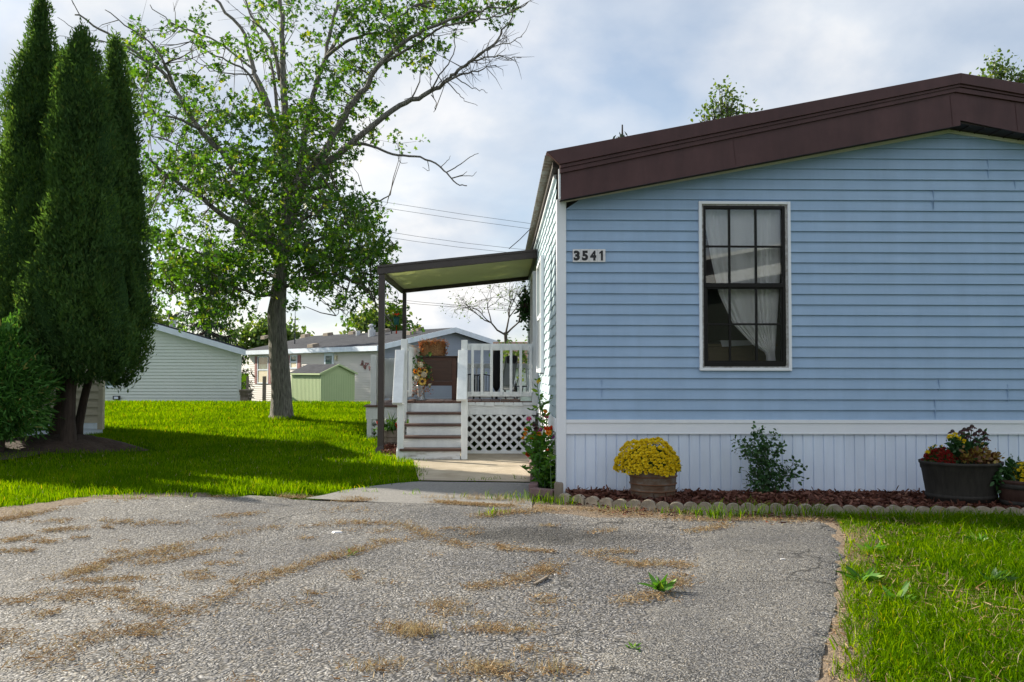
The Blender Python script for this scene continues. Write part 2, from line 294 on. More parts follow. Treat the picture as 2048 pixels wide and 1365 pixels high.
def _gravel(nm, scale, gain, warm):
    m = bpy.data.materials.new(nm); m.use_nodes = True
    t = m.node_tree; b = t.nodes['Principled BSDF']; b.inputs['Roughness'].default_value = 0.75; b.inputs['Specular IOR Level'].default_value = 0.35
    co = t.nodes.new('ShaderNodeTexCoord')
    def vor(scale, feat='F1'):
        v = t.nodes.new('ShaderNodeTexVoronoi'); v.feature = feat; v.inputs['Scale'].default_value = scale
        t.links.new(warp.outputs[0], v.inputs['Vector']); return v
    wn = t.nodes.new('ShaderNodeTexNoise'); wn.inputs['Scale'].default_value = 9.0; wn.inputs['Detail'].default_value = 3; t.links.new(co.outputs['Object'], wn.inputs['Vector'])
    wm = t.nodes.new('ShaderNodeVectorMath'); wm.operation = 'SCALE'; wm.inputs['Scale'].default_value = 0.10; t.links.new(wn.outputs['Color'], wm.inputs[0])
    warp = t.nodes.new('ShaderNodeVectorMath'); warp.operation = 'ADD'; t.links.new(co.outputs['Object'], warp.inputs[0]); t.links.new(wm.outputs[0], warp.inputs[1])
    v = vor(scale)
    sp = t.nodes.new('ShaderNodeSeparateColor'); t.links.new(v.outputs['Color'], sp.inputs[0])
    r = t.nodes.new('ShaderNodeValToRGB'); e = r.color_ramp.elements
    st = [(0.0, (0.135, 0.135, 0.142)), (0.25, (0.185, 0.186, 0.192)), (0.5, (0.225, 0.222, 0.215)), (0.72, (0.25, 0.228, 0.195)), (0.88, (0.31, 0.31, 0.308)), (1.0, (0.42, 0.415, 0.405))]
    while len(e) < len(st): e.new(0.5)
    for i, (p, c) in enumerate(st): e[i].position = p; e[i].color = (*c, 1)
    t.links.new(sp.outputs[0], r.inputs[0])
    # dark binder between stones
    gap = t.nodes.new('ShaderNodeMapRange'); gap.inputs[1].default_value = 0.36; gap.inputs[2].default_value = 0.62; gap.inputs[3].default_value = 1; gap.inputs[4].default_value = 0.27
    t.links.new(v.outputs['Distance'], gap.inputs[0])
    mu = t.nodes.new('ShaderNodeMixRGB'); mu.blend_type = 'MULTIPLY'; mu.inputs[0].default_value = 1
    t.links.new(r.outputs[0], mu.inputs[1]); t.links.new(gap.outputs[0], mu.inputs[2])
    # broad stains
    n = t.nodes.new('ShaderNodeTexNoise'); n.inputs['Scale'].default_value = 0.8; n.inputs['Detail'].default_value = 6
    t.links.new(co.outputs['Object'], n.inputs['Vector'])
    r2 = t.nodes.new('ShaderNodeValToRGB'); e = r2.color_ramp.elements
    e[0].position = 0.32; e[0].color = (0.66 * gain, 0.66 * gain, 0.69 * gain * warm, 1); e[1].position = 0.68; e[1].color = (1.20 * gain, 1.17 * gain, 1.12 * gain * warm, 1)
    t.links.new(n.outputs[0], r2.inputs[0])
    m2 = t.nodes.new('ShaderNodeMixRGB'); m2.blend_type = 'MULTIPLY'; m2.inputs[0].default_value = 1
    t.links.new(mu.outputs[0], m2.inputs[1]); t.links.new(r2.outputs[0], m2.inputs[2])
    # a darker patch with a ragged outline
    c = G(1060, 1065)
    mp = t.nodes.new('ShaderNodeMapping'); mp.inputs['Location'].default_value = (-c.x, -c.y, 0)
    n3 = t.nodes.new('ShaderNodeTexNoise'); n3.inputs['Scale'].default_value = 6.0; n3.inputs['Detail'].default_value = 8
    t.links.new(co.outputs['Object'], n3.inputs['Vector'])
    mx = t.nodes.new('ShaderNodeMixRGB'); mx.blend_type = 'ADD'; mx.inputs[0].default_value = 0.5
    t.links.new(co.outputs['Object'], mp.inputs[0]); t.links.new(mp.outputs[0], mx.inputs[1]); t.links.new(n3.outputs['Color'], mx.inputs[2])
    m4 = t.nodes.new('ShaderNodeMapping'); m4.inputs['Location'].default_value = (-0.25, -0.25, 0); m4.inputs['Scale'].default_value = (0.95, 2.3, 0)
    t.links.new(mx.outputs[0], m4.inputs[0])
    ln = t.nodes.new('ShaderNodeVectorMath'); ln.operation = 'LENGTH'; t.links.new(m4.outputs[0], ln.inputs[0])
    mr = t.nodes.new('ShaderNodeMapRange'); mr.inputs[1].default_value = 0.35; mr.inputs[2].default_value = 1.0; mr.inputs[3].default_value = 0.40; mr.inputs[4].default_value = 1.0
    t.links.new(ln.outputs['Value'], mr.inputs[0])
    m5 = t.nodes.new('ShaderNodeMixRGB'); m5.blend_type = 'MULTIPLY'; m5.inputs[0].default_value = 1
    t.links.new(m2.outputs[0], m5.inputs[1]); t.links.new(mr.outputs[0], m5.inputs[2])
    # broken hairline cracks
    cw = t.nodes.new('ShaderNodeTexNoise'); cw.inputs['Scale'].default_value = 1.7; cw.inputs['Detail'].default_value = 6; t.links.new(co.outputs['Object'], cw.inputs['Vector'])
    cs = t.nodes.new('ShaderNodeVectorMath'); cs.operation = 'SCALE'; cs.inputs['Scale'].default_value = 0.9; t.links.new(cw.outputs['Color'], cs.inputs[0])
    ca = t.nodes.new('ShaderNodeVectorMath'); ca.operation = 'ADD'; t.links.new(co.outputs['Object'], ca.inputs[0]); t.links.new(cs.outputs[0], ca.inputs[1])
    cv = t.nodes.new('ShaderNodeTexVoronoi'); cv.feature = 'DISTANCE_TO_EDGE'; cv.inputs['Scale'].default_value = 0.75; t.links.new(ca.outputs[0], cv.inputs['Vector'])
    cr = t.nodes.new('ShaderNodeMapRange'); cr.inputs[1].default_value = 0.002; cr.inputs[2].default_value = 0.011; cr.inputs[3].default_value = 0.34; cr.inputs[4].default_value = 1.0; t.links.new(cv.outputs['Distance'], cr.inputs[0])
    cm = t.nodes.new('ShaderNodeMapRange'); cm.inputs[1].default_value = 0.44; cm.inputs[2].default_value = 0.54; cm.inputs[3].default_value = 0.0; cm.inputs[4].default_value = 1.0; t.links.new(n.outputs[0], cm.inputs[0])
    m6 = t.nodes.new('ShaderNodeMixRGB'); m6.blend_type = 'MULTIPLY'; t.links.new(cm.outputs[0], m6.inputs[0]); t.links.new(m5.outputs[0], m6.inputs[1]); t.links.new(cr.outputs[0], m6.inputs[2])
    t.links.new(m6.outputs[0], b.inputs['Base Color'])
    bp = t.nodes.new('ShaderNodeBump'); bp.inputs['Strength'].default_value = 1.0; bp.inputs['Distance'].default_value = 0.50 / scale; bp.invert = True
    t.links.new(v.outputs['Distance'], bp.inputs['Height']); t.links.new(bp.outputs[0], b.inputs['Normal'])
    return m
M['gravel'] = _gravel('exposed_stone_asphalt', 72, 1.0, 1.02)
M['gravelfine'] = _gravel('fine_stone_asphalt', 110, 1.03, 1.0)
# ------------------------------------------------------------------ mesh helpers
class MB:
    def __init__(s): s.v, s.f = [], []
    def add(s, verts, faces):
        b = len(s.v); s.v += [tuple(x) for x in verts]; s.f += [tuple(i + b for i in f) for f in faces]
    def quad(s, a, b, c, d): s.add([a, b, c, d], [(0, 1, 2, 3)])
    def box(s, x0, x1, y0, y1, z0, z1):
        s.add([(x0, y0, z0), (x1, y0, z0), (x1, y1, z0), (x0, y1, z0), (x0, y0, z1), (x1, y0, z1), (x1, y1, z1), (x0, y1, z1)],
              [(0, 3, 2, 1), (4, 5, 6, 7), (0, 1, 5, 4), (1, 2, 6, 5), (2, 3, 7, 6), (3, 0, 4, 7)])
    def beam(s, p0, p1, w, h, up=(0, 0, 1)):
        p0, p1 = Vector(p0), Vector(p1); d = (p1 - p0).normalized()
        a = d.cross(Vector(up))
        if a.length < 1e-4: a = d.cross(Vector((0, 1, 0)))
        a.normalize(); b = a.cross(d).normalized(); a = a * w / 2; b = b * h / 2
        V = [p + q for p in (p0, p1) for q in (-a - b, a - b, a + b, -a + b)]
        s.add(V, [(3, 2, 1, 0), (4, 5, 6, 7), (0, 1, 5, 4), (1, 2, 6, 5), (2, 3, 7, 6), (3, 0, 4, 7)])
    def prism(s, poly, d):
        n = len(poly); d = Vector(d); P = [Vector(p) for p in poly]
        s.add(P + [p + d for p in P], [tuple(range(n)), tuple(range(2 * n - 1, n - 1, -1))] + [(i, (i + n), ((i + 1) % n + n), (i + 1) % n) for i in range(n)])
    def tube(s, pts, radii, n=8, cap=True):
        pts = [Vector(p) for p in pts]
        if not hasattr(radii, '__len__'): radii = [radii] * len(pts)
        b = len(s.v); ref = None
        for i, p in enumerate(pts):
            d = (pts[min(i + 1, len(pts) - 1)] - pts[max(i - 1, 0)])
            if d.length < 1e-6: d = Vector((0, 0, 1))
            d.normalize()
            if ref is None or abs(ref.dot(d)) > 0.95:
                ref = Vector((0, 1, 0)) if abs(d.y) < 0.8 else Vector((1, 0, 0))
            u = (ref - d * ref.dot(d)).normalized(); w = d.cross(u); ref = u
            for k in range(n):
                a = 2 * math.pi * k / n
                s.v.append(tuple(p + (u * math.cos(a) + w * math.sin(a)) * radii[i]))
        for i in range(len(pts) - 1):
            for k in range(n):
                s.f.append((b + i * n + k, b + i * n + (k + 1) % n, b + (i + 1) * n + (k + 1) % n, b + (i + 1) * n + k))
        if cap:
            s.f.append(tuple(b + k for k in range(n - 1, -1, -1))); e = b + (len(pts) - 1) * n
            s.f.append(tuple(e + k for k in range(n)))
    def lathe(s, prof, c, n=24, squash=1.0):
        c = Vector(c); b = len(s.v)
        for r, z in prof:
            for k in range(n):
                a = 2 * math.pi * k / n
                s.v.append((c.x + r * math.cos(a), c.y + r * math.sin(a) * squash, c.z + z))
        for i in range(len(prof) - 1):
            for k in range(n):
                s.f.append((b + i * n + k, b + i * n + (k + 1) % n, b + (i + 1) * n + (k + 1) % n, b + (i + 1) * n + k))
        s.f.append(tuple(b + k for k in range(n - 1, -1, -1))); e = b + (len(prof) - 1) * n
        s.f.append(tuple(e + k for k in range(n)))
    def build(s, name, m, parent=None, smooth=False, bevel=0.0, origin=None):
        return link(name, mesh_of(name, s.v, s.f), m, parent, smooth, bevel, origin)
def mesh_of(name, V, Fc):
    me = bpy.data.meshes.new(name); me.from_pydata([tuple(v) for v in V], [], Fc); return me
def mesh_np(name, V, Fc):
    """V (n,3), Fc (m,k): all faces have k corners"""
    me = bpy.data.meshes.new(name); V = np.asarray(V, dtype=np.float32); Fc = np.asarray(Fc, dtype=np.int32)
    m, k = Fc.shape
    me.vertices.add(len(V)); me.vertices.foreach_set('co', V.ravel())
    me.loops.add(m * k); me.loops.foreach_set('vertex_index', Fc.ravel())
    me.polygons.add(m); me.polygons.foreach_set('loop_start', np.arange(0, m * k, k, dtype=np.int32))
    me.polygons.foreach_set('loop_total', np.full(m, k, dtype=np.int32))
    me.update(calc_edges=True); return me
def link(name, me, m, parent=None, smooth=False, bevel=0.0, origin=None):
    o = bpy.data.objects.new(name, me)
    if m is not None: me.materials.append(M[m] if isinstance(m, str) else m)
    C.objects.link(o)
    if smooth:
        me.polygons.foreach_set('use_smooth', [True] * len(me.polygons))
    if parent is not None:
        off = Vector((0, 0, 0)); p = parent
        while p is not None: off += Vector(p.location); p = p.parent
        me.transform(Matrix.Translation(-off)); o.parent = parent
    elif origin is not None:
        origin = Vector(origin); me.transform(Matrix.Translation(-origin)); o.location = origin
    if bevel:
        b = o.modifiers.new('bevel', 'BEVEL'); b.width = bevel; b.segments = 2; b.limit_method = 'ANGLE'
    return o
def tag(o, label=None, cat=None, group=None, kind=None):
    if label: o['label'] = label
    if cat: o['category'] = cat
    if group: o['group'] = group
    if kind: o['kind'] = kind
    return o
def thing(name, loc, label, cat, group=None):
    o = bpy.data.objects.new(name, None); C.objects.link(o); o.location = loc; o.empty_display_size = 0.2
    return tag(o, label, cat, group)
def unit(a):
    return a / np.maximum(np.linalg.norm(a, axis=1, keepdims=True), 1e-9)
OVAL = np.array([(0, 0), (.3, .5), (.65, .42), (1, 0), (.65, -.42), (.3, -.5)])
LOBED = np.array([(0, 0), (.22, .46), (.38, .17), (.72, .40), (.70, .13), (1, 0), (.70, -.13), (.72, -.40), (.38, -.17), (.22, -.46)])
SPRAY = np.array([(0, .06), (.30, .42), (.42, .16), (.72, .36), (1, 0), (.72, -.36), (.42, -.16), (.30, -.42), (0, -.06)])
NEEDLE = np.array([(0, .5), (.7, .42), (1, 0), (.7, -.42), (0, -.5)])
def leaves(P, D, L, Wd, shape=OVAL, fold=0.25, seed=0):
    """one flat-folded leaf per row: base P, direction D, length L, width Wd"""
    g = np.random.default_rng(seed); n = len(P); D = unit(D)
    S = unit(np.cross(D, unit(g.normal(size=(n, 3))))); N = np.cross(D, S)
    k = len(shape); V = np.zeros((n, k, 3))
    for i, (u, w) in enumerate(shape):
        V[:, i] = P + D * (u * L)[:, None] + S * (w * Wd)[:, None] + N * (fold * abs(w) * Wd - 0.12 * u * u * L)[:, None]
    return V.reshape(-1, 3), np.arange(n * k).reshape(n, k)
def blades(P, H, Wd, lean, seed=0, ldir=None):
    g = np.random.default_rng(seed); n = len(P); a = g.uniform(0, 2 * np.pi, n) if ldir is None else ldir
    f = g.uniform(0, 2 * np.pi, n)
    S = np.stack([np.cos(f), np.sin(f), 0 * f], 1) * (Wd / 2)[:, None]
    T = np.stack([np.cos(a), np.sin(a), 0 * a], 1)
    up = np.array([0, 0, 1.0])
    m = P + up * (H * 0.55)[:, None] + T * (H * lean * 0.30)[:, None]
    t = P + up * (H * np.clip(1 - 0.25 * lean, 0.25, 1))[:, None] + T * (H * lean)[:, None]
    V = np.stack([P - S, P + S, m + S * .75, m - S * .75, t], 1).reshape(-1, 3)
    b = np.arange(n)[:, None] * 5
    Fc = np.concatenate([b + np.array([[0, 1, 2]]), b + np.array([[0, 2, 3]]), b + np.array([[3, 2, 4]])], 0)
    return V, Fc
def inpoly(x, y, poly):
    x, y = np.asarray(x), np.asarray(y); r = np.zeros(len(x), bool); n = len(poly)
    for i in range(n):
        x0, y0 = poly[i]; x1, y1 = poly[(i + 1) % n]
        if y0 == y1: continue
        c = ((y0 > y) != (y1 > y)) & (x < (x1 - x0) * (y - y0) / (y1 - y0) + x0); r ^= c
    return r
def vnoise(x, y, s, seed=0):
    """smooth value noise, 0..1"""
    g = np.random.default_rng(seed).random((64, 64)); x = np.asarray(x) * s + 100; y = np.asarray(y) * s + 100
    i, j = np.floor(x).astype(int), np.floor(y).astype(int); u, w = x - i, y - j; u = u * u * (3 - 2 * u); w = w * w * (3 - 2 * w)
    a, b, c, d = g[i % 64, j % 64], g[(i + 1) % 64, j % 64], g[i % 64, (j + 1) % 64], g[(i + 1) % 64, (j + 1) % 64]
    return (a * (1 - u) + b * u) * (1 - w) + (c * (1 - u) + d * u) * w
def clip_rect(poly, x0, x1, z0, z1):
    for ax, lim, sgn in ((0, x0, 1), (0, x1, -1), (1, z0, 1), (1, z1, -1)):
        out = []
        for i in range(len(poly)):
            a, b = poly[i - 1], poly[i]; da, db = sgn * (a[ax] - lim), sgn * (b[ax] - lim)
            if (da >= 0) != (db >= 0):
                t = da / (da - db); out.append((a[0] + (b[0] - a[0]) * t, a[1] + (b[1] - a[1]) * t))
            if db >= 0: out.append(b)
        poly = out
        if len(poly) < 3: return []
    return poly

# ------------------------------------------------------------------ ground
def sheet(name, pts, m, step=0.35, lift=0.0, bumpy=0.0, seed=1, dip=0.0):
    """flat polygon (world xy) filled with a grid so it can follow the ground"""
    import bmesh
    bm = bmesh.new(); vv = [bm.verts.new((p[0], p[1], 0)) for p in pts]; bm.faces.new(vv)
    xs = [p[0] for p in pts]; ys = [p[1] for p in pts]
    for ax, lo, hi in ((0, min(xs), max(xs)), (1, min(ys), max(ys))):
        k = math.ceil(lo / step) * step
        while k < hi:
            no = (1, 0, 0) if ax == 0 else (0, 1, 0); co = (k, 0, 0) if ax == 0 else (0, k, 0)
            bmesh.ops.bisect_plane(bm, geom=bm.verts[:] + bm.edges[:] + bm.faces[:], plane_co=co, plane_no=no); k += step
    for v in bm.verts:
        nz = (vnoise([v.co.x], [v.co.y], 1.1, seed)[0] - 0.5) * bumpy
        v.co.z = gz(v.co.x, v.co.y) + lift + nz - (dip if v.is_boundary else 0)   # edges sink into what lies beneath
    me = bpy.data.meshes.new(name); bm.to_mesh(me); bm.free()
    for p in me.polygons:
        if p.normal.z < 0: p.flip()
    return tag(link(name, me, m, smooth=True), kind='structure')
xs = np.concatenate([[-900, -400, -150, -60], np.arange(-30, 30.1, 1.0), [60, 150, 400, 900]])
ys = np.concatenate([[-400, -100, -30], np.arange(-8, 40.1, 0.75), [60, 120, 400, 1200]])
GX, GY = np.meshgrid(xs, ys); GZ = gzv(GX.ravel(), GY.ravel()) - 0.02
nx = len(xs); idx = np.arange(len(xs) * len(ys)).reshape(len(ys), nx)
Fq = np.stack([idx[:-1, :-1], idx[:-1, 1:], idx[1:, 1:], idx[1:, :-1]], -1).reshape(-1, 4)
tag(link('ground', mesh_np('ground', np.stack([GX.ravel(), GY.ravel(), GZ], 1), Fq), 'lawn', smooth=True), kind='structure')

def gp(*px): return [tuple(G(a, b).xy) for a, b in px]
DRIVE = gp((-700, 1075), (-300, 1050), (0, 1034), (60, 1022), (150, 1004), (300, 996), (420, 994), (500, 992), (560, 992), (640, 995), (760, 1000), (900, 1003), (1050, 1014), (1120, 1026), (1250, 1033), (1420, 1036), (1560, 1038),
           (1668, 1043), (1682, 1062), (1690, 1085), (1693, 1110), (1682, 1140), (1686, 1175), (1682, 1200), (1668, 1240), (1666, 1270), (1658, 1300), (1654, 1335), (1646, 1365), (1632, 1480)) + [(1.35, 1.0), (1.3, -6), (-9, -6), (-9, 3)]
sheet('driveway', DRIVE, 'gravel', 0.15, 0.0, 0.035, dip=.022)
WALK = gp((816, 905), (826, 925), (833, 948), (838, 963), (1060, 966), (1062, 940), (1066, 900))
sheet('concrete_path', WALK, 'concrete', 0.4, 0.012)
APRON = gp((610, 998), (650, 991), (690, 981), (740, 974), (800, 967), (838, 964.5), (1060, 967), (1064, 990), (1064, 1020), (900, 1010), (760, 1006))
sheet('asphalt_apron', APRON, 'apron', 0.4, 0.006)
def ragged(pts, amp, step, seed):
    g2 = np.random.default_rng(seed); out = []
    for a, b in zip(pts, pts[1:] + pts[:1]):
        n = max(1, int(math.hypot(b[0] - a[0], b[1] - a[1]) / step))
        for i in range(n): out.append((a[0] + (b[0] - a[0]) * i / n + g2.normal() * amp, a[1] + (b[1] - a[1]) * i / n + g2.normal() * amp))
    return out
FINE = gp((1440, 1048), (1425, 1058), (1390, 1070), (1372, 1100), (1366, 1135), (1330, 1160), (1318, 1195), (1285, 1215), (1290, 1245), (1240, 1275), (1200, 1300), (1150, 1345), (1120, 1400), (1100, 1480), (1622, 1480), (1636, 1365), (1648, 1300), (1660, 1250), (1674, 1200), (1670, 1150), (1682, 1100), (1672, 1066), (1656, 1050), (1560, 1047))
sheet('driveway_patch', FINE, 'gravelfine', 0.15, 0.004, 0.035, dip=.012)
sheet('dirt_strip', gp((1640, 1042), (1740, 1042), (1760, 1080), (1755, 1150), (1765, 1210), (1745, 1270), (1740, 1365), (1720, 1480), (1600, 1480), (1615, 1365), (1630, 1300), (1655, 1200), (1650, 1100)), 'dirt', 0.15, -0.003, 0.035, dip=.02)
sheet('dirt_strip', gp((1040, 1000), (1125, 1002), (1190, 1010), (1300, 1020), (1500, 1028), (1700, 1031), (1740, 1050), (1640, 1056), (1480, 1052), (1300, 1048), (1160, 1040), (1020, 1026)), 'dirt', 0.15, -0.004, 0.035, dip=.02)
sheet('dirt_strip', gp((-240, 1062), (-150, 1040), (0, 1012), (80, 1004), (150, 994), (240, 988), (420, 986), (420, 998), (240, 1003), (150, 1014), (60, 1034), (0, 1048), (-240, 1080)), 'dirt', 0.15, 0.004, 0.02, dip=.02)
def drive_z(x, y): return float((vnoise([x], [y], 1.1, 1)[0] - 0.5) * 0.035)

# ------------------------------------------------------------------ the blue mobile home
YF = 8.29
Fp = lambda px, py: W(px, py, YF)
XC0, XC1 = Fp(1113, 700).x, Fp(1132, 700).x             # corner post
XS = XC0 + 0.012                                         # side wall plane
ZB0 = Fp(1350, 842).z; ZB1 = Fp(1350, 866).z; ZG = -0.05
rl, rp = Fp(1132, 404), Fp(1895, 266); rr = Fp(2048, 289)
SLL = (rp.z - rl.z) / (rp.x - rl.x); SLR = (rr.z - rp.z) / (rr.x - rp.x)
XR = 8.2
def ztop(x): return rl.z + SLL * (x - rl.x) if x < rp.x else rp.z + SLR * (x - rp.x)
home = thing('mobile_home', (XC0, YF, 0), 'blue clapboard mobile home with brown roof fascia, white skirting and house number by its corner', 'mobile home')
WX0, WX1, WZ0, WZ1 = Fp(1400, 570).x, Fp(1578, 570).x, Fp(1488, 739).z, Fp(1488, 407).z
E = (Fp(1300, 441).z - Fp(1300, 841).z) / 19.0
wall = MB()
def course(x0, x1, z0, z1, xa=None, xb=None):
    """one clapboard from z0 to z1; its lower edge stands 14 mm proud"""
    xa = x0 if xa is None else xa; xb = x1 if xb is None else xb
    y0, y1 = YF - 0.021, YF - 0.002
    wall.add([(x0, y0, z0), (x1, y0, z0), (xb, y1, z1), (xa, y1, z1), (x0, YF + 0.004, z0), (x1, YF + 0.004, z0)], [(0, 1, 2, 3), (4, 5, 1, 0)])
k = 0; z = ZB0 + 0.004
while z < rp.z:
    z1 = min(z + E, rp.z)
    def bounds(zz):
        a = XC1 - 0.004 if zz < rl.z else rl.x + (zz - rl.z) / SLL
        b = XR if zz < ztop(XR) else rp.x + (zz - rp.z) / SLR
        return a, b
    (a0, b0), (a1, b1) = bounds(z), bounds(z1)
    if z1 > WZ0 and z < WZ1:
        zz0, zz1 = z, z1
        course(a0, WX0 + 0.012, z, z1, a1, WX0 + 0.012); course(WX1 - 0.012, b0, z, z1, WX1 - 0.012, b1)
        if z < WZ0 - 0.0: course(WX0 + 0.012, WX1 - 0.012, z, WZ0 + 0.01)
        if z1 > WZ1: course(WX0 + 0.012, WX1 - 0.012, WZ1 - 0.01, z1)
    else: course(a0, b0, z, z1, a1, b1)
    z += E; k += 1
wall.build('wall', 'blue', home)
# butt joints between siding lengths
for px, pa, pb in ((1865, 379, 421), (1863, 400, 421), (1203, 759, 802), (1876, 760, 781), (2013, 770, 803), (1868, 801, 843), (2028, 362, 380), (1974, 320, 360)):
    a, b = Fp(px, pa), Fp(px, pb); sm = MB(); sm.box(a.x, a.x + 0.003, YF - 0.0214, YF - 0.002, b.z, a.z); sm.build('siding_joint', 'blue', home)
s = MB(); s.box(XC0, XC1, YF - 0.029, YF + 0.10, ZG, rl.z + 0.02); s.build('corner_post', 'trimwhite', home, bevel=0.004)
s = MB(); s.box(XC1 + 0.001, XR, YF - 0.028, YF + 0.0, ZB0 - 0.020, ZB0 + 0.012); s.box(XC1 + 0.001, XR, YF - 0.018, YF, ZB1, ZB0 - 0.021)
s.box(XC1 + 0.001, XR, YF - 0.024, YF, ZB1 - 0.012, ZB1 - 0.001); s.build('trim_board', 'trimwhite', home)
s = MB(); x = XC1 + 0.002                                 # ribbed skirting
prof = [(0, 0.0), (0.079, 0.0), (0.083, 0.010), (0.088, 0.010), (0.092, -0.002), (0.098, -0.002), (0.1012, 0.0)]
pts = []
while x < XR:
    pts += [(x + dx_, YF + dy_) for dx_, dy_ in prof[:-1]]; x += 0.1012
V = [(a, b, ZG) for a, b in pts] + [(a, b, ZB1 - 0.012) for a, b in pts]; n = len(pts)
s.add(V, [(i, i + 1, n + i + 1, n + i) for i in range(n - 1)]); s.build('skirting', 'white', home)
s = MB(); t_ = 0.032                                      # pale rake trim under the fascia
s.prism([(rl.x - 0.02, YF - 0.030, rl.z - 0.012), (rp.x, YF - 0.030, rp.z - 0.008), (rp.x, YF - 0.030, rp.z + t_ - 0.008), (rl.x - 0.02, YF - 0.030, rl.z + t_ - 0.012)], (0, 0.02, 0))
s.prism([(rp.x, YF - 0.030, rp.z - 0.008), (XR, YF - 0.030, ztop(XR) - 0.008), (XR, YF - 0.030, ztop(XR) + t_ - 0.008), (rp.x, YF - 0.030, rp.z + t_ - 0.008)], (0, 0.02, 0))
s.build('rake_trim', mat('aged_cream_trim', (0.66, 0.64, 0.58), 0.6, (8, 6), None, col2=(0.74, 0.72, 0.66)), home)
# fascia: upper band, moulding, lower band
YA = 8.05
A = lambda px, py, y=YA: W(px, py, y)
def ext(p, q, X):
    t = (X - p.x) / (q.x - p.x); return p + (q - p) * t
XE = 8.55
def band(lefts, peaks, rights, y0, y1):
    """lefts/peaks/rights: (top pixel, bottom pixel) along left end, ridge, right picture edge"""
    s = MB(); L = [A(*p, y0) for p in lefts]; P = [A(*p, y0) for p in peaks]; Q = [A(*p, y0) for p in rights]
    Q = [ext(P[0], Q[0], XE), ext(P[1], Q[1], XE)]
    s.prism([L[1], P[1], P[0], L[0]], (0, y1 - y0, 0)); s.prism([P[1], Q[1], Q[0], P[0]], (0, y1 - y0, 0)); return s, L, P, Q
s, LT, PT, QT = band([(1093, 303), (1119, 329)], [(1922, 146), (1922, 167)], [(2048, 167), (2048, 189)], 8.00, 8.07)
s.build('fascia', 'brown', home, bevel=0.004)
s, *_ = band([(1120, 330), (1120, 337)], [(1921, 168.5), (1921, 173.5)], [(2048, 190.5), (2048, 195)], 8.018, 8.07); s.build('moulding', 'brown', home, bevel=0.002)
s, *_ = band([(1120, 338), (1120, 347)], [(1914, 174.5), (1912, 184)], [(2048, 196.5), (2048, 205)], 8.03, 8.07); s.build('moulding', 'brown', home, bevel=0.002)
s = MB()
L = [A(1122, 346), A(1122, 400)]; P = [A(1921, 182), A(1921, 251), A(1921, 241)]; Q = [ext(P[0], A(2048, 204), XE), ext(P[2], A(2048, 267), XE)]
s.prism([L[1], P[1], P[0], L[0]], (0, 0.02, 0)); s.prism([P[2], Q[1], Q[0], P[0]], (0, 0.02, 0))
s.build('fascia', 'brown', home)
for px, a, b in ((1466, 272, 330), (1900, 190, 252), (2030, 206, 262)):
    p0, p1 = A(px, a), A(px + 6, b); s = MB(); s.beam((p0.x, YA - 0.002, p0.z), (p1.x, YA - 0.002, p1.z), 0.004, 0.004, (0, 1, 0)); s.build('fascia_seam', 'brown', home)
s = MB(); p0, p1 = A(1117, 338), A(1121, 398); s.box(p0.x, p1.x, YA + 0.002, YA + 0.03, p1.z, p0.z); s.build('fascia_end_strip', 'trimwhite', home)
# soffit boards from fascia to wall
s = MB(); yb = YF + 0.05
s.prism([(L[1].x, YA + 0.022, L[1].z + 0.02), (P[1].x, YA + 0.022, P[1].z + 0.02), (P[1].x, YA + 0.022, P[1].z + 0.04), (L[1].x, YA + 0.022, L[1].z + 0.04)], (0, yb - YA - 0.022, 0))
s.prism([(P[1].x, YA + 0.022, rp.z + 0.03), (XE, YA + 0.022, ztop(XE) + 0.03), (XE, YA + 0.022, ztop(XE) + 0.05), (P[1].x, YA + 0.022, rp.z + 0.05)], (0, yb - YA - 0.022, 0))
for i in range(30):
    x = P[1].x + 0.10 + i * 0.145; s.box(x, x + 0.012, YA + 0.022, yb, ztop(x) + 0.018, ztop(x) + 0.0285)
s.build('soffit', 'soffit', home)
# roof sheet
YR = 17.2
s = MB(); dz = 0.004
s.prism([(a_, 8.075, b_) for a_, b_ in ((LT[0].x, LT[0].z + dz), (PT[0].x, PT[0].z + dz), (QT[0].x, QT[0].z + dz), (QT[0].x, QT[0].z - 0.05), (PT[0].x, PT[0].z - 0.05), (LT[0].x + 0.02, LT[0].z - 0.02))], (0, YR - 8.075, 0))
roofm = s.build('roof', 'brown', home)
s = MB(); n = 460                                         # corrugated eave sheet seen from below
ys_ = np.linspace(8.09, YR - 0.02, n); zw = LT[0].z - 0.035 + 0.016 * np.sign(np.sin(ys_ * 2 * math.pi / 0.115)) * np.abs(np.sin(ys_ * 2 * math.pi / 0.115)) ** 0.6
V = [(LT[0].x - 0.012, y, z) for y, z in zip(ys_, zw)] + [(XS + 0.01, y, z - 0.015) for y, z in zip(ys_, zw)]
V += [(v[0], v[1], v[2] + 0.004) for v in V]
s.add(V, [(i, i + 1, n + i + 1, n + i) for i in range(n - 1)] + [(2 * n + i, 3 * n + i, 3 * n + i + 1, 2 * n + i + 1) for i in range(n - 1)] + [(i, 2 * n + i, 2 * n + i + 1, i + 1) for i in range(n - 1)])
s.build('eave', 'corr', home)
s = MB(); s.box(XS - 0.06, XS - 0.006, YA + 0.075, YR - 0.05, LT[0].z - 0.125, LT[0].z - 0.068); s.build('eave_board', 'soffit', home)
s = MB(); s.box(XS - 0.035, XS - 0.006, YF + 0.11, YR - 0.05, LT[0].z - 0.165, LT[0].z - 0.13); s.build('eave_trim', 'trimwhite', home)
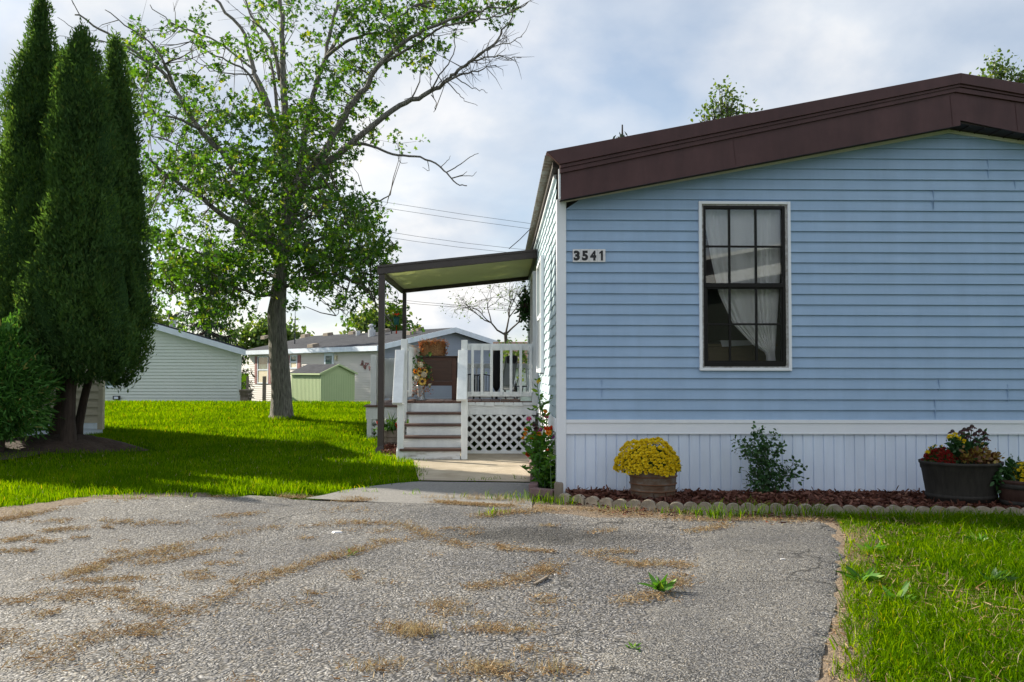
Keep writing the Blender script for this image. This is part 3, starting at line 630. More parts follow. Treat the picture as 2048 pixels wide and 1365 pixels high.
# side wall: wavy old clapboards
s = MB(); ZT = LT[0].z - 0.12; z = ZB0 + 0.02; ns = 150; i = 0
yy = np.linspace(YF + 0.10, YR - 0.2, ns)
while z < ZT:
    z1 = min(z + E, ZT)
    wv = 0.010 * np.sin(yy * 9.5 + 0.3 * math.sin(i)) + 0.006 * np.sin(yy * 23 + i * 0.2)
    wv *= np.clip((yy - YF) / 0.5, 0, 1) * 0.8
    b = [(XS - 0.016 - 0.3 * abs(w), y, z + w) for y, w in zip(yy, wv)]; t = [(XS - 0.002, y, z1 + w + 0.004) for y, w in zip(yy, wv)]
    u = [(XS + 0.006, y, z + w) for y, w in zip(yy, wv)]
    s.add(b + t + u, [(j + 1, j, ns + j, ns + j + 1) for j in range(ns - 1)] + [(j, j + 1, 2 * ns + j + 1, 2 * ns + j) for j in range(ns - 1)])
    z += E; i += 1
s.build('wall', 'bluegreen', home)
s = MB(); s.box(XS - 0.022, XS, YF + 0.10, YR - 0.2, ZB1, ZB0 + 0.016)
for i in range(85):
    y = YF + 0.11 + i * 0.1012; s.box(XS - 0.002, XS + 0.01, y, y + 0.094, ZG, ZB1 - 0.002)
s.build('skirting', 'trimwhite', home)
# the body of the house so no light leaks through
s = MB(); s.box(XS + 0.02, XR, YF + 2.6, YR - 0.2, -0.1, 2.98); s.build('inner_wall', 'room', home)
RX0, RX1, RZ1 = XS + .75, XS + 3.5, 2.93
s = MB(); s.box(RX0, RX1, YF + 0.14, YF + 2.6, 0.45, 0.55); s.box(RX0, RX1, YF + 0.14, YF + 2.6, RZ1, RZ1 + .02)
s.box(RX0 - .02, RX0, YF + 0.085, YF + 2.6, 0.55, RZ1); s.box(RX1, RX1 + .02, YF + 0.085, YF + 2.6, 0.55, RZ1)
iw = YF + 0.085
s.box(RX0, WX0 + 0.01, iw, iw + 0.02, 0.55, RZ1); s.box(WX1 - 0.01, RX1, iw, iw + 0.02, 0.55, RZ1)
s.box(WX0 + 0.01, WX1 - 0.01, iw, iw + 0.02, 0.55, WZ0); s.box(WX0 + 0.01, WX1 - 0.01, iw, iw + 0.02, WZ1, RZ1)
s.build('inner_wall', 'room', home)
# side window and side door
def trimframe(s, y0, y1, z0, z1, w, x0, x1):
    s.box(x0, x1, y0, y0 + w, z0, z1); s.box(x0, x1, y1 - w, y1, z0, z1); s.box(x0, x1, y0 + w, y1 - w, z1 - w, z1); s.box(x0, x1, y0 + w, y1 - w, z0, z0 + w)
sw = MB(); trimframe(sw, 10.55, 11.75, 1.19, 2.66, 0.05, XS - 0.06, XS - 0.01)
swo = sw.build('window', 'trimwhite', home, bevel=0.004)
s = MB(); s.box(XS - 0.035, XS - 0.03, 10.6, 11.7, 1.24, 2.61); s.build('pane', 'darkglass', swo)
s = MB(); s.box(XS - 0.05, XS - 0.028, 11.12, 11.17, 1.24, 2.61); s.box(XS - 0.05, XS - 0.028, 10.6, 11.7, 1.90, 1.95); s.build('sash', 'trimwhite', swo)
sd = MB(); trimframe(sd, 12.75, 13.75, 0.80, 2.72, 0.07, XS - 0.075, XS - 0.01); sdo = sd.build('door', 'oldwhite', home)
s = MB(); s.box(XS - 0.05, XS - 0.02, 12.82, 13.68, 0.86, 2.65); s.build('door_panel', mat('taupe_door', (0.20, 0.19, 0.165), 0.5, (3, 4)), sdo)
s = MB(); trimframe(s, 14.5, 15.4, 1.25, 2.5, 0.05, XS - 0.05, XS - 0.01); o_ = s.build('window', 'trimwhite', home)
s = MB(); s.box(XS - 0.035, XS - 0.03, 14.55, 15.35, 1.3, 2.45); s.build('pane', 'darkglass', o_)
s = MB(); p0, p2 = W(1018, 498, 12.0), Vector((LT[0].x, 12.1, LT[0].z - .04)); s.tube([p0, p0.lerp(p2, .5) + Vector((0, 0, -.012)), p2], 0.006, 6); s.build('service_cable', 'black', home)
# front window
FW = lambda px, py, y: W(px, py, y)
win = MB()
def fr(s, x0, x1, z0, z1, w, y0, y1, wb=None, wt=None):
    wb = w if wb is None else wb; wt = w if wt is None else wt
    s.box(x0, x0 + w, y0, y1, z0, z1); s.box(x1 - w, x1, y0, y1, z0, z1)
    s.box(x0 + w, x1 - w, y0, y1, z1 - wt, z1); s.box(x0 + w, x1 - w, y0, y1, z0, z0 + wb)
ox0, ox1, oz0, oz1 = Fp(1397, 570).x, Fp(1580, 570).x, Fp(1488, 742).z, Fp(1488, 404.5).z
fr(win, ox0, ox1, oz0, oz1, 0.028, YF - 0.040, YF - 0.001)
wo = win.build('window', 'trimwhite', home, bevel=0.003)
s = MB(); fr(s, ox0 + 0.028, ox1 - 0.028, oz0 + 0.028, oz1 - 0.028, 0.022, YF - 0.022, YF + 0.05); s.build('putty_line', 'putty', wo)
bx0, bx1 = ox0 + 0.045, ox1 - 0.058; bz0, bz1 = oz0 + 0.042, oz1 - 0.042
s = MB(); fr(s, bx0, bx1, bz0, bz1, 0.024, YF - 0.028, YF + 0.04, 0.040, 0.030); s.build('frame', 'bronze', wo, bevel=0.003)
zm_ = Fp(1488, 571).z
gx0, gx1 = Fp(1405, 570).x, Fp(1565, 570).x
s = MB(); s.box(bx0 + 0.012, bx1 - 0.012, YF - 0.034, YF + 0.02, zm_ - 0.022, zm_ + 0.018)
for zc in (Fp(1488, 494).z, Fp(1488, 649).z): s.box(bx0 + 0.02, bx1 - 0.02, YF - 0.020, YF + 0.004, zc - 0.009, zc + 0.009)
for px in (1458.5, 1511.5):
    xx = Fp(px, 570).x; s.box(xx - 0.009, xx + 0.009, YF - 0.023, YF + 0.006, bz0 + 0.04, bz1 - 0.03)
fr(s, bx0 + 0.023, bx1 - 0.023, bz0 + 0.040, zm_ - 0.022, 0.016, YF - 0.016, YF + 0.012); s.build('sash', 'bronze', wo)
s = MB(); s.box(bx0 + 0.02, bx1 - 0.02, YF - 0.004, YF - 0.001, bz0 + 0.03, bz1 - 0.03); s.build('pane', 'glass', wo)
# house number
NUM = []
for ch, a, b in (('3', 1145.0, 1161.0), ('5', 1161.4, 1177.4), ('4', 1177.8, 1193.8), ('1', 1194.2, 1210.2)):
    p, q = Fp(a, 499.5), Fp(b, 525); s = MB(); s.box(p.x, q.x, YF - 0.027, YF - 0.0215, q.z, p.z); pl = s.build('number_plate', 'plate', home)
    if ch == '1':
        xc, zb = (p.x + q.x) / 2 + .004, q.z + .013; s = MB()
        s.prism([(xc - .010, YF - .0288, zb), (xc + .011, YF - .0288, zb), (xc + .011, YF - .0288, zb + .098), (xc - .003, YF - .0288, zb + .098), (xc - .024, YF - .0288, zb + .082), (xc - .024, YF - .0288, zb + .064), (xc - .010, YF - .0288, zb + .072)], (0, .0012, 0)); s.build('digit', 'black', pl); continue
    fc = bpy.data.curves.new('digit', 'FONT'); fc.body = ch; fc.size = 0.125; fc.extrude = 0.0008; fc.offset = 0.007 if ch != '1' else 0.0; fc.align_x = 'CENTER'
    tmp = bpy.data.objects.new('digit_src', fc); C.objects.link(tmp)
    bpy.context.view_layer.update()
    me = bpy.data.meshes.new_from_object(tmp.evaluated_get(bpy.context.evaluated_depsgraph_get())); bpy.data.objects.remove(tmp)
    vz = [v.co.y for v in me.vertices]; h = max(vz) - min(vz); vx = [v.co.x for v in me.vertices]; wd = max(vx) - min(vx)
    tw = 0.060 if ch != '1' else 0.030
    me.transform(Matrix.Translation((-(max(vx) + min(vx)) / 2, -min(vz), 0))); me.transform(Matrix.Diagonal((tw / wd, 0.098 / h, 1, 1)))
    me.transform(Matrix.Rotation(R(90), 4, 'X')); me.transform(Matrix.Translation(((p.x + q.x) / 2, YF - 0.0285, q.z + 0.013)))
    link('digit', me, 'black', pl)
# curtain inside
cu, cv = 90, 50; V = []
keysv = [0, 0.12, 0.35, 0.55, 0.75, 0.90, 0.945, 1.0]
kl = [1403, 1410, 1423, 1438, 1466, 1508, 1532, 1532]; kr = [1569, 1567, 1562, 1558, 1554, 1551, 1550, 1552]; kz = [412, 450, 520, 585, 645, 692, 707, 727]
for j in range(cv):
    v = j / (cv - 1); l, r_, zp = (np.interp(v, keysv, q) for q in (kl, kr, kz))
    for i in range(cu):
        u = i / (cu - 1); sag = 8 * v * (1 - u) * math.sin(math.pi * min(1, v * 1.1)) * (v < 0.93)
        ph = u * 62 + 3 * math.sin(u * 9) + 1.2 * math.sin(v * 4 + u * 3)
        amp = 0.016 * (0.45 + 0.55 * math.sin(u * 5.3 + 0.5) ** 2) * (0.5 + 0.5 * v)
        p = W(l + (r_ - l) * u ** (1 + 0.1 * v), zp + sag, YF + 0.115 + amp * math.sin(ph) + 0.05 * v * (1 - u))
        V.append(p)
Fc = [(j * cu + i, j * cu + i + 1, (j + 1) * cu + i + 1, (j + 1) * cu + i) for j in range(cv - 1) for i in range(cu - 1)]
tag(link('curtain', mesh_of('curtain', V, Fc), 'curtain', smooth=True, origin=W(1500, 720, YF + 0.15)), 'sheer white curtain swept aside and knotted low behind the front window', 'curtain')
# dresser with a white runner inside
t = thing('dresser', W(1480, 760, YF + 1.0), 'tan wooden dresser standing inside behind the front window', 'dresser')
p, q = W(1412, 688, YF + 0.75), W(1552, 790, YF + 0.75); dm = mat('tan_dresser_wood', (0.17, 0.12, 0.055), 0.5, (5, 6), None, col2=(0.22, 0.16, 0.08), stretch=(1, 1, 4))
s = MB(); s.box(p.x, q.x, YF + 0.75, YF + 1.2, q.z, p.z - 0.03); s.build('body', dm, t, bevel=0.006)
s = MB(); s.box(p.x - 0.02, q.x + 0.02, YF + 0.73, YF + 1.22, p.z - 0.03, p.z); s.build('top', dm, t, bevel=0.006)
s = MB()
for i in range(3):
    xx = p.x + 0.02 + i * (q.x - p.x - 0.02) / 3; s.box(xx, xx + (q.x - p.x) / 3 - 0.03, YF + 0.735, YF + 0.75, q.z + 0.05, p.z - 0.05)
s.build('drawer_front', dm, t, bevel=0.004)
p, q = W(1440, 676, YF + 0.8), W(1497, 691, YF + 0.8)
s = MB(); s.add([(p.x, YF + 0.715, q.z - 0.02), (q.x + .03, YF + 0.715, q.z - 0.0), (q.x, YF + 0.715, p.z - 0.03), (p.x - .02, YF + 0.715, p.z - 0.03), (q.x, YF + 1.1, p.z - 0.03), (p.x - .02, YF + 1.1, p.z - 0.03)], [(0, 1, 2, 3), (3, 2, 4, 5)])
o_ = s.build('table_runner', 'trimwhite', origin=(p.x, YF + 0.8, p.z - 0.03)); tag(o_, 'white cloth runner draped over the tan dresser inside the window', 'cloth')
# ------------------------------------------------------------------ porch
YD = 12.4; DZ = 0.775; LZ_ = W(760, 811, 14.6).z
XD0 = W(814, 800, YD).x; XD1 = XS - 0.03
deck = thing('porch_deck', ((XD0 + XD1) / 2, YD, 0), 'peeling white porch deck with five steps, baluster railings and lattice skirt', 'porch deck')
s = MB(); x = XD0 - 0.02; bw = 0.138
while x < XD1 - 0.02:
    s.box(x, min(x + bw - 0.007, XD1), YD - 0.02, 13.36, DZ - 0.03, DZ); x += bw
s.build('deck_boards', 'board', deck, bevel=0.003)
s = MB(); x = XD0 + 0.86; i = 0                            # painted board ends showing under the rail
while x < XD1 - 0.02:
    s.box(x, min(x + bw - 0.008, XD1), YD - 0.030, YD - 0.021, DZ - 0.06 - 0.006 * (i % 3), DZ - 0.018); x += bw; i += 1
s.build('board_end', 'oldwhite', deck, bevel=0.002)
s = MB(); s.box(XD0, XD1, YD, YD + 0.04, DZ - 0.20, DZ - 0.031); s.box(XD0, XD0 + 0.04, YD + 0.041, 13.36, DZ - 0.20, DZ - 0.031); s.box(XD0, XD1, 13.362, 13.40, LZ_ - 0.02, DZ - 0.002)
s.build('rim_board', 'oldwhite', deck, bevel=0.003)
XT0, XT1 = XD0 + 0.02, W(926, 800, YD).x                   # stairs
YS = 11.6; RUN = 0.2; RISE = DZ / 5
for i in range(5):
    y = YS + i * RUN - (.021 if i == 4 else 0); s = MB(); s.box(XT0 + 0.01 * i, XT1, y, y + 0.02, i * RISE - (0.03 if i == 0 else 0), (i + 1) * RISE - 0.034)
    o_ = s.build('riser', 'peel' if i == 0 else 'oldwhite', deck)
    if i == 0: o_['label'] = 'lowest riser with badly peeled paint'
    if i < 4:
        s = MB(); s.box(XT0 - 0.03 + 0.008 * i, XT1 + 0.015, y - 0.035, y + RUN - 0.002, (i + 1) * RISE - 0.033, (i + 1) * RISE); s.build('tread', 'treadwood', deck, bevel=0.006)
for x0 in (XT0 - 0.075, XT1 + 0.016):
    s = MB(); s.prism([(x0, YS + 0.01, -0.03), (x0, YD - 0.002, -0.03), (x0, YD - 0.002, DZ - 0.19), (x0, YS + 0.01, 0.12)], (0.038, 0, 0)); s.build('stringer', 'oldwhite', deck)
def post(xc, yc, w, z0, z1, m='oldwhite', name='post'):
    s = MB(); s.box(xc - w / 2, xc + w / 2, yc - w / 2, yc + w / 2, z0, z1); return s.build(name, m, deck, bevel=0.004)
pl0, pl1 = W(803.5, 680, YD - 0.03), W(815, 680, YD - 0.03)
XPL = (pl0.x + pl1.x) / 2; RZ = W(810, 679, YD).z; RZ2 = W(980, 688, YD).z
post(XPL, YD - 0.05, 0.088, DZ - 0.30, RZ)
XPR = W(929.5, 690, YD).x; post(XPR, YD - 0.05, 0.088, DZ - 0.20, W(929, 681, YD).z)
post(W(1070, 700, YD).x, YD + 0.01, 0.088, DZ - 0.05, W(1070, 684, YD).z)
# lower newels and the sloping hand boards
for xa, xb, ztop_px in ((XPL - 0.055, W(800, 805, YS).x - 0.02, 800), (XPR - 0.02, W(923, 795, YS).x + 0.01, 793)):
    zb = W(800, ztop_px, YS).z
    post(xb + 0.03, YS + 0.03, 0.085, -0.03, zb - 0.05)
    s = MB(); s.beam((xb - 0.005, YS - 0.10, zb - 0.05), (xa + 0.0, YD - 0.105, RZ - 0.17), 0.135, 0.038, (0, 0, 1)); s.build('handrail', 'oldwhite', deck, bevel=0.004)
s = MB()                                                    # balusters of the stair sides
# front railing
xr0, xr1 = XPR + 0.045, W(1064, 700, YD).x
s = MB(); s.box(xr0, xr1 + 0.01, YD - 0.03, YD + 0.008, RZ2 - 0.095, RZ2); s.build('rail', 'oldwhite', deck, bevel=0.003)
zb1 = W(1000, 784, YD).z; zb0 = W(1000, 793.5, YD).z
s = MB(); s.box(xr0, xr1 + 0.01, YD - 0.03, YD + 0.008, zb0, zb1); s.build('rail', 'oldwhite', deck, bevel=0.003)
for px in (945, 964, 983, 1003, 1022, 1041.5, 1061):
    xc = W(px, 740, YD - 0.05).x; s = MB(); w = 0.019
    s.prism([(xc - w, YD - 0.068, zb0 + 0.012), (xc + w, YD - 0.068, zb0 + 0.012), (xc + w, YD - 0.068, RZ2 - 0.035), (xc - w, YD - 0.068, RZ2 - 0.035)], (0, 0.037, 0))
    s.build('baluster', 'oldwhite', deck, bevel=0.003)
s = MB(); s.box(W(1041, 800, YD).x, W(1063, 800, YD).x, YD - 0.03, YD + 0.05, DZ, zb0 - 0.002); s.build('rail_block', mat('pale_green_paint', (0.42, 0.50, 0.46), 0.6, (9, 5)), deck)
# left side railing, running back
xs_ = XPL + 0.02
s = MB(); s.box(xs_ - 0.02, xs_ + 0.02, YD, 14.45, RZ2 - 0.10, RZ2); s.build('rail', 'oldwhite', deck, bevel=0.003)
s = MB(); s.box(xs_ - 0.02, xs_ + 0.02, YD, 14.45, DZ + 0.05, DZ + 0.14); s.build('rail', 'oldwhite', deck, bevel=0.003)
for i in range(14):
    y = YD + 0.12 + i * 0.165; s = MB(); s.box(xs_ + 0.021, xs_ + 0.058, y, y + 0.037, DZ + 0.06, RZ2 - 0.04); s.build('baluster', 'oldwhite', deck)
# lower landing at the left, with its own railing
LY, LX0, LZ = 14.6, W(732, 810, 14.6).x, W(760, 811, 14.6).z
s = MB()
for i in range(18):
    y = LY - 0.03 + i * 0.142; s.box(LX0 - 0.03, XD0 - 0.001, y, y + 0.135, LZ - 0.03, LZ)
s.build('deck_boards', 'board', deck, bevel=0.003)
s = MB(); x = XD0 + .002
while x < XD1 - .02: s.box(x, min(x + bw - .007, XD1), 13.402, 17.0, LZ - .03, LZ); x += bw
s.build('deck_boards', 'board', deck, bevel=0.003)
s = MB(); s.box(LX0, XD0, LY, LY + 0.04, LZ - 0.24, LZ - 0.031); s.box(LX0, LX0 + 0.04, LY + 0.041, 17.1, LZ - 0.24, LZ - 0.031); s.build('rim_board', 'oldwhite', deck)
px_ = W(747, 760, LY).x; post(px_, LY + 0.06, 0.10, LZ, W(747, 710, LY).z); zt = W(747, 712, LY).z
s = MB(); s.box(px_ - 0.02, px_ + 0.02, LY + 0.11, 17.1, zt - 0.13, zt - 0.02); s.build('rail', 'oldwhite', deck)
s = MB(); s.box(px_ - 0.02, px_ + 0.02, LY + 0.11, 17.1, LZ + 0.07, LZ + 0.16); s.build('rail', 'oldwhite', deck)
for i in range(15):
    y = LY + 0.16 + i * 0.165; s = MB(); s.box(px_ + 0.021, px_ + 0.06, y, y + 0.04, LZ + 0.09, zt - 0.04); s.build('baluster', 'oldwhite', deck)
post(px_, 17.1, 0.10, LZ - 0.2, zt)
# far railing
fz = W(1000, 727.5, 16.9).z
s = MB(); s.box(XD0 + 0.4, XD1, 16.88, 16.92, fz - 0.09, fz); s.build('rail', 'oldwhite', deck)
s = MB(); s.box(XD0 + 0.4, XD1, 16.88, 16.92, LZ + 0.05, LZ + 0.12); s.build('rail', 'oldwhite', deck)
for i in range(11):
    x = XD0 + 0.44 + i * 0.142; s = MB(); s.box(x, x + 0.037, 16.845, 16.88, LZ + 0.06, fz - 0.02); s.build('baluster', 'oldwhite', deck)
# lattice
def lattice(x0, x1, z0, z1, yf, pitch=0.144, sw=0.036, flip=False, plane='y'):
    s = MB()
    for layer in (0, 1):
        sg = 1 if layer == 0 else -1; c = -3.0
        while c < 5.0:
            a = [(c, -1.0), (c + sw * 1.414, -1.0), (c + sw * 1.414 + sg * 3, 2.0), (c + sg * 3, 2.0)]
            p = clip_rect([(x0 + q[0], q[1]) for q in a], x0, x1, z0, z1)
            if len(p) >= 3:
                y = yf - 0.008 * layer
                if plane == 'y': s.prism([(q[0], y, q[1]) for q in p], (0, 0.007, 0))
                else: s.prism([(y, q[0], q[1]) for q in p], (0.007, 0, 0))
            c += pitch
    return s
xl0, xl1 = W(936, 860, YD).x, XD1 - 0.02; zl1 = DZ - 0.20
s = lattice(xl0 - 0.03, xl1, 0.045, zl1, YD + 0.012); s.build('lattice', 'oldwhite', deck)
s = MB(); s.box(xl0 - 0.05, xl1, YD - 0.012, YD + 0.02, -0.03, 0.055); s.build('lattice_frame', 'oldwhite', deck)
s = lattice(LX0 + 0.02, XD0 - 0.25, 0.06, LZ - 0.24, LY + 0.02); s.build('lattice', 'oldwhite', deck)
s = lattice(LY + 0.05, 17.0, 0.06, LZ - 0.24, LX0 + 0.03, plane='x'); s.build('lattice', 'oldwhite', deck)
s = MB(); s.box(LX0 + 0.02, LX0 + 0.10, LY - 0.012, LY + 0.02, 0.0, LZ - 0.241); s.build('lattice_frame', 'oldwhite', deck)
for x in (XD0 + 0.1, XD0 + 1.0, XD1 - 0.15):
    for y in (13.6, 15.0, 16.7): s = MB(); s.box(x, x + 0.09, y, y + 0.09, -0.1, LZ - 0.032); s.build('support_post', 'oldwood', deck)
s = MB(); s.box(XD0 + 0.05, XD1, 14.2, 14.24, 0.05, LZ - 0.05); s.build('joist', 'oldwood', deck)

# ------------------------------------------------------------------ awning
AY0, AY1 = 12.62, 15.7
a0, a1 = W(755, 532, AY0), W(1084, 498, AY0); b0 = W(755, 549, AY0)
awn = thing('porch_awning', (a0.x, AY0, 0), 'brown metal awning with ribbed underside, on two posts over the porch steps', 'awning')
AX0 = a0.x; AX1 = XS - 0.02; sl_ = (a1.z - a0.z) / (a1.x - a0.x); az = lambda x: a0.z + sl_ * (x - AX0); bh = a0.z - b0.z
for y0, y1 in ((AY0, AY0 + 0.05), (AY1 - 0.05, AY1)):
    s = MB(); s.prism([(AX0, y0, az(AX0) - bh), (AX1, y0, az(AX1) - bh), (AX1, y0, az(AX1)), (AX0, y0, az(AX0))], (0, y1 - y0, 0))
    yy_ = y0 - 0.014 if y0 == AY0 else y1
    s.prism([(AX0 - .003, yy_, az(AX0) - 0.03), (AX1, yy_, az(AX1) - 0.03), (AX1, yy_, az(AX1) + 0.004), (AX0 - .003, yy_, az(AX0) + 0.004)], (0, 0.014, 0))
    s.build('beam', 'darkbrown', awn, bevel=0.003)
s = MB(); s.box(AX0, AX0 + 0.05, AY0 + 0.051, AY1 - 0.051, az(AX0) - bh, az(AX0) - 0.002); s.build('beam', 'darkbrown', awn)
s = MB(); n = 112; yy = np.linspace(AY0 + 0.051, AY1 - 0.051, n); V = []
pr = 0.006 * (np.sin(yy * 2 * math.pi / 0.105) > 0.2)
xsn = np.linspace(AX0 + 0.051, AX1 - 0.03, 24)
for j, x in enumerate(xsn):
    wob = 0.0015 * np.sin(yy * 3 + x * 11) + 0.0012 * math.sin(x * 31)
    for y, p, w in zip(yy, pr, wob): V.append((x, y, az(x) - bh * 0.42 - p + w))
nb = len(V); V += [(v[0], v[1], v[2] + 0.012) for v in V]
Fc = []
for j in range(len(xsn) - 1):
    for i in range(n - 1):
        a = j * n + i; Fc.append((a, a + n, a + n + 1, a + 1)); a += nb; Fc.append((a, a + 1, a + n + 1, a + n))
s.add(V, Fc); s.build('roof_panel', 'olive', awn)
s = MB(); s.box(AX1 - 0.028, AX1, AY0 + 0.051, AY1 - 0.051, az(AX1) - bh, az(AX1) - 0.01); s.build('wall_rail', 'darkbrown', awn)
p0 = W(763, 700, AY0 + 0.06); z0 = gz(p0.x, AY0) - 0.05
s = MB(); s.box(p0.x - 0.045, p0.x + 0.045, AY0 + 0.01, AY0 + 0.095, z0, az(AX0) - bh - 0.001); s.build('post', 'darkbrown', awn, bevel=0.004)
s = MB(); s.prism([(p0.x - 0.12, AY0 - 0.03, z0), (p0.x + 0.06, AY0 - 0.03, z0), (p0.x + 0.047, AY0 - 0.0, 0.12), (p0.x - 0.047, AY0 - 0.0, 0.09)], (0, 0.01, 0)); s.build('post_foot', 'darkbrown', awn)
p1 = W(809, 640, AY1 - 0.06)
s = MB(); s.box(p1.x - 0.035, p1.x + 0.035, AY1 - 0.10, AY1 - 0.052, 0.3, az(AX0) - bh - 0.001); s.build('post', 'darkbrown', awn, bevel=0.004)

# hanging bucket of flowers beyond the awning
hb = W(793, 640, 15.2); ht = W(793, 581, 15.2)
t = thing('hanging_planter', (hb.x, 15.2, hb.z - 0.08), 'small teal bucket of red flowers hanging from a hook under the awning corner', 'hanging planter')
s = MB(); zc = hb.z
s.tube([(hb.x, 15.2, ht.z), (hb.x + 0.03, 15.2, ht.z - 0.08), (hb.x + 0.02, 15.2, ht.z - 0.13), (hb.x - 0.02, 15.2, ht.z - 0.12), (hb.x, 15.2, ht.z - 0.17), (hb.x, 15.2, zc + 0.10)], 0.004, 5); s.build('hook', 'black', t)
s = MB(); s.lathe([(0.045, -0.09), (0.052, 0.0), (0.06, 0.05), (0.063, 0.05), (0.055, 0.045), (0.0, 0.035)], (hb.x, 15.2, zc), 14); s.build('bucket', 'tealpot', t, smooth=True)
g = np.random.default_rng(5); P = np.array([hb.x, 15.2, zc + 0.05]) + g.normal(size=(40, 3)) * (0.035, 0.035, 0.012)
V, Fq = leaves(P, g.normal(size=(40, 3)) + (0, 0, 1), g.uniform(0.03, 0.06, 40), g.uniform(.02, .03, 40)); link('foliage', mesh_np('foliage', V, Fq), 'leafmid', t)
P = np.array([hb.x, 15.2, zc + 0.09]) + g.normal(size=(24, 3)) * (0.03, 0.03, 0.012)
V, Fq = leaves(P, g.normal(size=(24, 3)) + (0, 0, .4), g.uniform(0.025, 0.04, 24), g.uniform(.02, .03, 24)); link('blooms', mesh_np('blooms', V, Fq), 'zred', t)
s = MB(); s.tube([(hb.x, 15.2, zc - 0.09), (hb.x, 15.2, zc - 0.20)], 0.003, 4); s.box(hb.x - 0.012, hb.x + 0.012, 15.195, 15.205, zc - 0.25, zc - 0.20); s.build('tassel', 'zred', t)

# greenery on the wall beside the door
wp = W(1064, 612, 14.1); t = thing('wall_basket', (XS - 0.12, 14.1, wp.z - 0.2), 'trailing green plant in a basket hung on the side wall below the eave', 'hanging basket')
s = MB(); s.lathe([(0.03, -0.12), (0.09, -0.03), (0.10, 0.03), (0.09, 0.03), (0.0, 0.02)], (XS - 0.13, 14.1, wp.z), 14); s.tube([(XS - 0.02, 14.1, wp.z + 0.28), (XS - 0.14, 14.1, wp.z + 0.26), (XS - 0.14, 14.1, wp.z + 0.03)], 0.006, 5); s.build('basket', 'cabinetdark', t)
g = np.random.default_rng(6); n = 420; P = np.array([XS - 0.14, 14.1, wp.z]) + g.normal(size=(n, 3)) * (0.055, 0.10, 0.14)
V, Fq = leaves(P, g.normal(size=(n, 3)) + (0, 0, -.6), g.uniform(0.05, 0.10, n), g.uniform(.025, .045, n)); link('foliage', mesh_np('foliage', V, Fq), 'leafdark', t)

# ------------------------------------------------------------------ porch furniture
CY = 12.95
c0, c1 = W(834, 712, CY), W(912, 800, CY); X0, X1, Z1 = c0.x, c1.x, c0.z
cab = thing('cabinet', ((X0 + X1) / 2, CY + 0.2, DZ), 'dark stained wooden cabinet on legs at the head of the porch steps', 'cabinet')
s = MB(); s.box(X0 - 0.015, X1 + 0.03, CY - 0.02, CY + 0.40, Z1 - 0.025, Z1); s.build('top', 'cabinetdark', cab, bevel=0.006)
zl = W(870, 772, CY).z
for x in (X0, X1 - 0.065):
    for y in (CY, CY + 0.32):
        s = MB(); s.box(x, x + 0.065, y, y + 0.06, DZ, Z1 - 0.026); s.build('leg', 'cabinet', cab, bevel=0.005)
s = MB(); s.box(X0 + 0.066, X1 - 0.066, CY + 0.012, CY + 0.03, zl + 0.07, Z1 - 0.075)
s.build('front_panel', mat('dull_brown_panel', (0.05, 0.026, 0.018), 0.55, (7, 7), None, col2=(0.075, 0.04, 0.028), stretch=(0.5, 1, 4)), cab)
s = MB(); s.box(X0 + 0.066, X1 - 0.066, CY + 0.004, CY + 0.04, Z1 - 0.074, Z1 - 0.027); s.build('rail', 'cabinet', cab)
s = MB(); s.box(X0 + 0.066, X1 - 0.066, CY + 0.004, CY + 0.04, zl, zl + 0.069); s.build('rail', 'cabinet', cab, bevel=0.004)
s = MB(); s.box(X1 - 0.055, X1 - 0.02, CY + 0.061, CY + 0.319, zl, Z1 - 0.027); s.box(X0 + 0.02, X0 + 0.05, CY + 0.061, CY + 0.319, zl, Z1 - 0.027); s.build('side_panel', 'cabinetdark', cab)
# straw bale with a garland of autumn leaves
q0, q1 = W(840, 682, CY + 0.06), W(889, 712, CY + 0.06)
bl = thing('straw_bale', ((q0.x + q1.x) / 2, CY + 0.25, Z1), 'small straw bale standing on top of the dark wooden cabinet', 'straw bale')
s = MB(); s.box(q0.x, q1.x, CY + 0.06, CY + 0.34, Z1, q0.z - 0.01); s.build('bale', 'baleside', bl, bevel=0.012)
g = np.random.default_rng(8); n = 700
P = np.stack([g.uniform(q0.x, q1.x, n), CY + 0.06 - g.uniform(0, .012, n), g.uniform(Z1, q0.z - .01, n)], 1)
k = n // 3; P[:k, 1] = g.uniform(CY + .06, CY + .34, k); P[:k, 2] = q0.z - 0.01
D = g.normal(size=(n, 3)) * (1, 0.35, 1); V, Fq = leaves(P, D, g.uniform(.03, .08, n), np.full(n, .004), NEEDLE, 0); link('straw', mesh_np('straw', V, Fq), 'straw', bl)
s = MB()
for x in (q0.x + 0.11, q1.x - 0.11): s.box(x, x + 0.008, CY + 0.052, CY + 0.345, Z1 + 0.001, q0.z - 0.004)
s.build('twine', 'straw', bl)
gl = thing('leaf_garland', ((q0.x + q1.x) / 2, CY + 0.04, Z1), 'garland of orange autumn leaves draped over the small straw bale', 'garland')
pth = [W(841, 710, CY), W(843, 695, CY), W(839, 688, CY), W(850, 683, CY), W(862, 685, CY), W(872, 683, CY), W(884, 683, CY), W(891, 687, CY), W(889, 698, CY), W(893, 711, CY)]
vi = MB(); vi.tube([p + Vector((0, 0.03, 0)) for p in pth], 0.004, 5); vi.build('vine', 'cabinetdark', gl)
n = 230; tt = g.uniform(0, len(pth) - 1.001, n); P = np.array([list(pth[int(a)].lerp(pth[int(a) + 1], a % 1)) for a in tt]) + g.normal(size=(n, 3)) * (0.022, 0.03, 0.022) + (0, 0.03, 0)
P[:, 2] = np.maximum(P[:, 2], Z1 + 0.012)
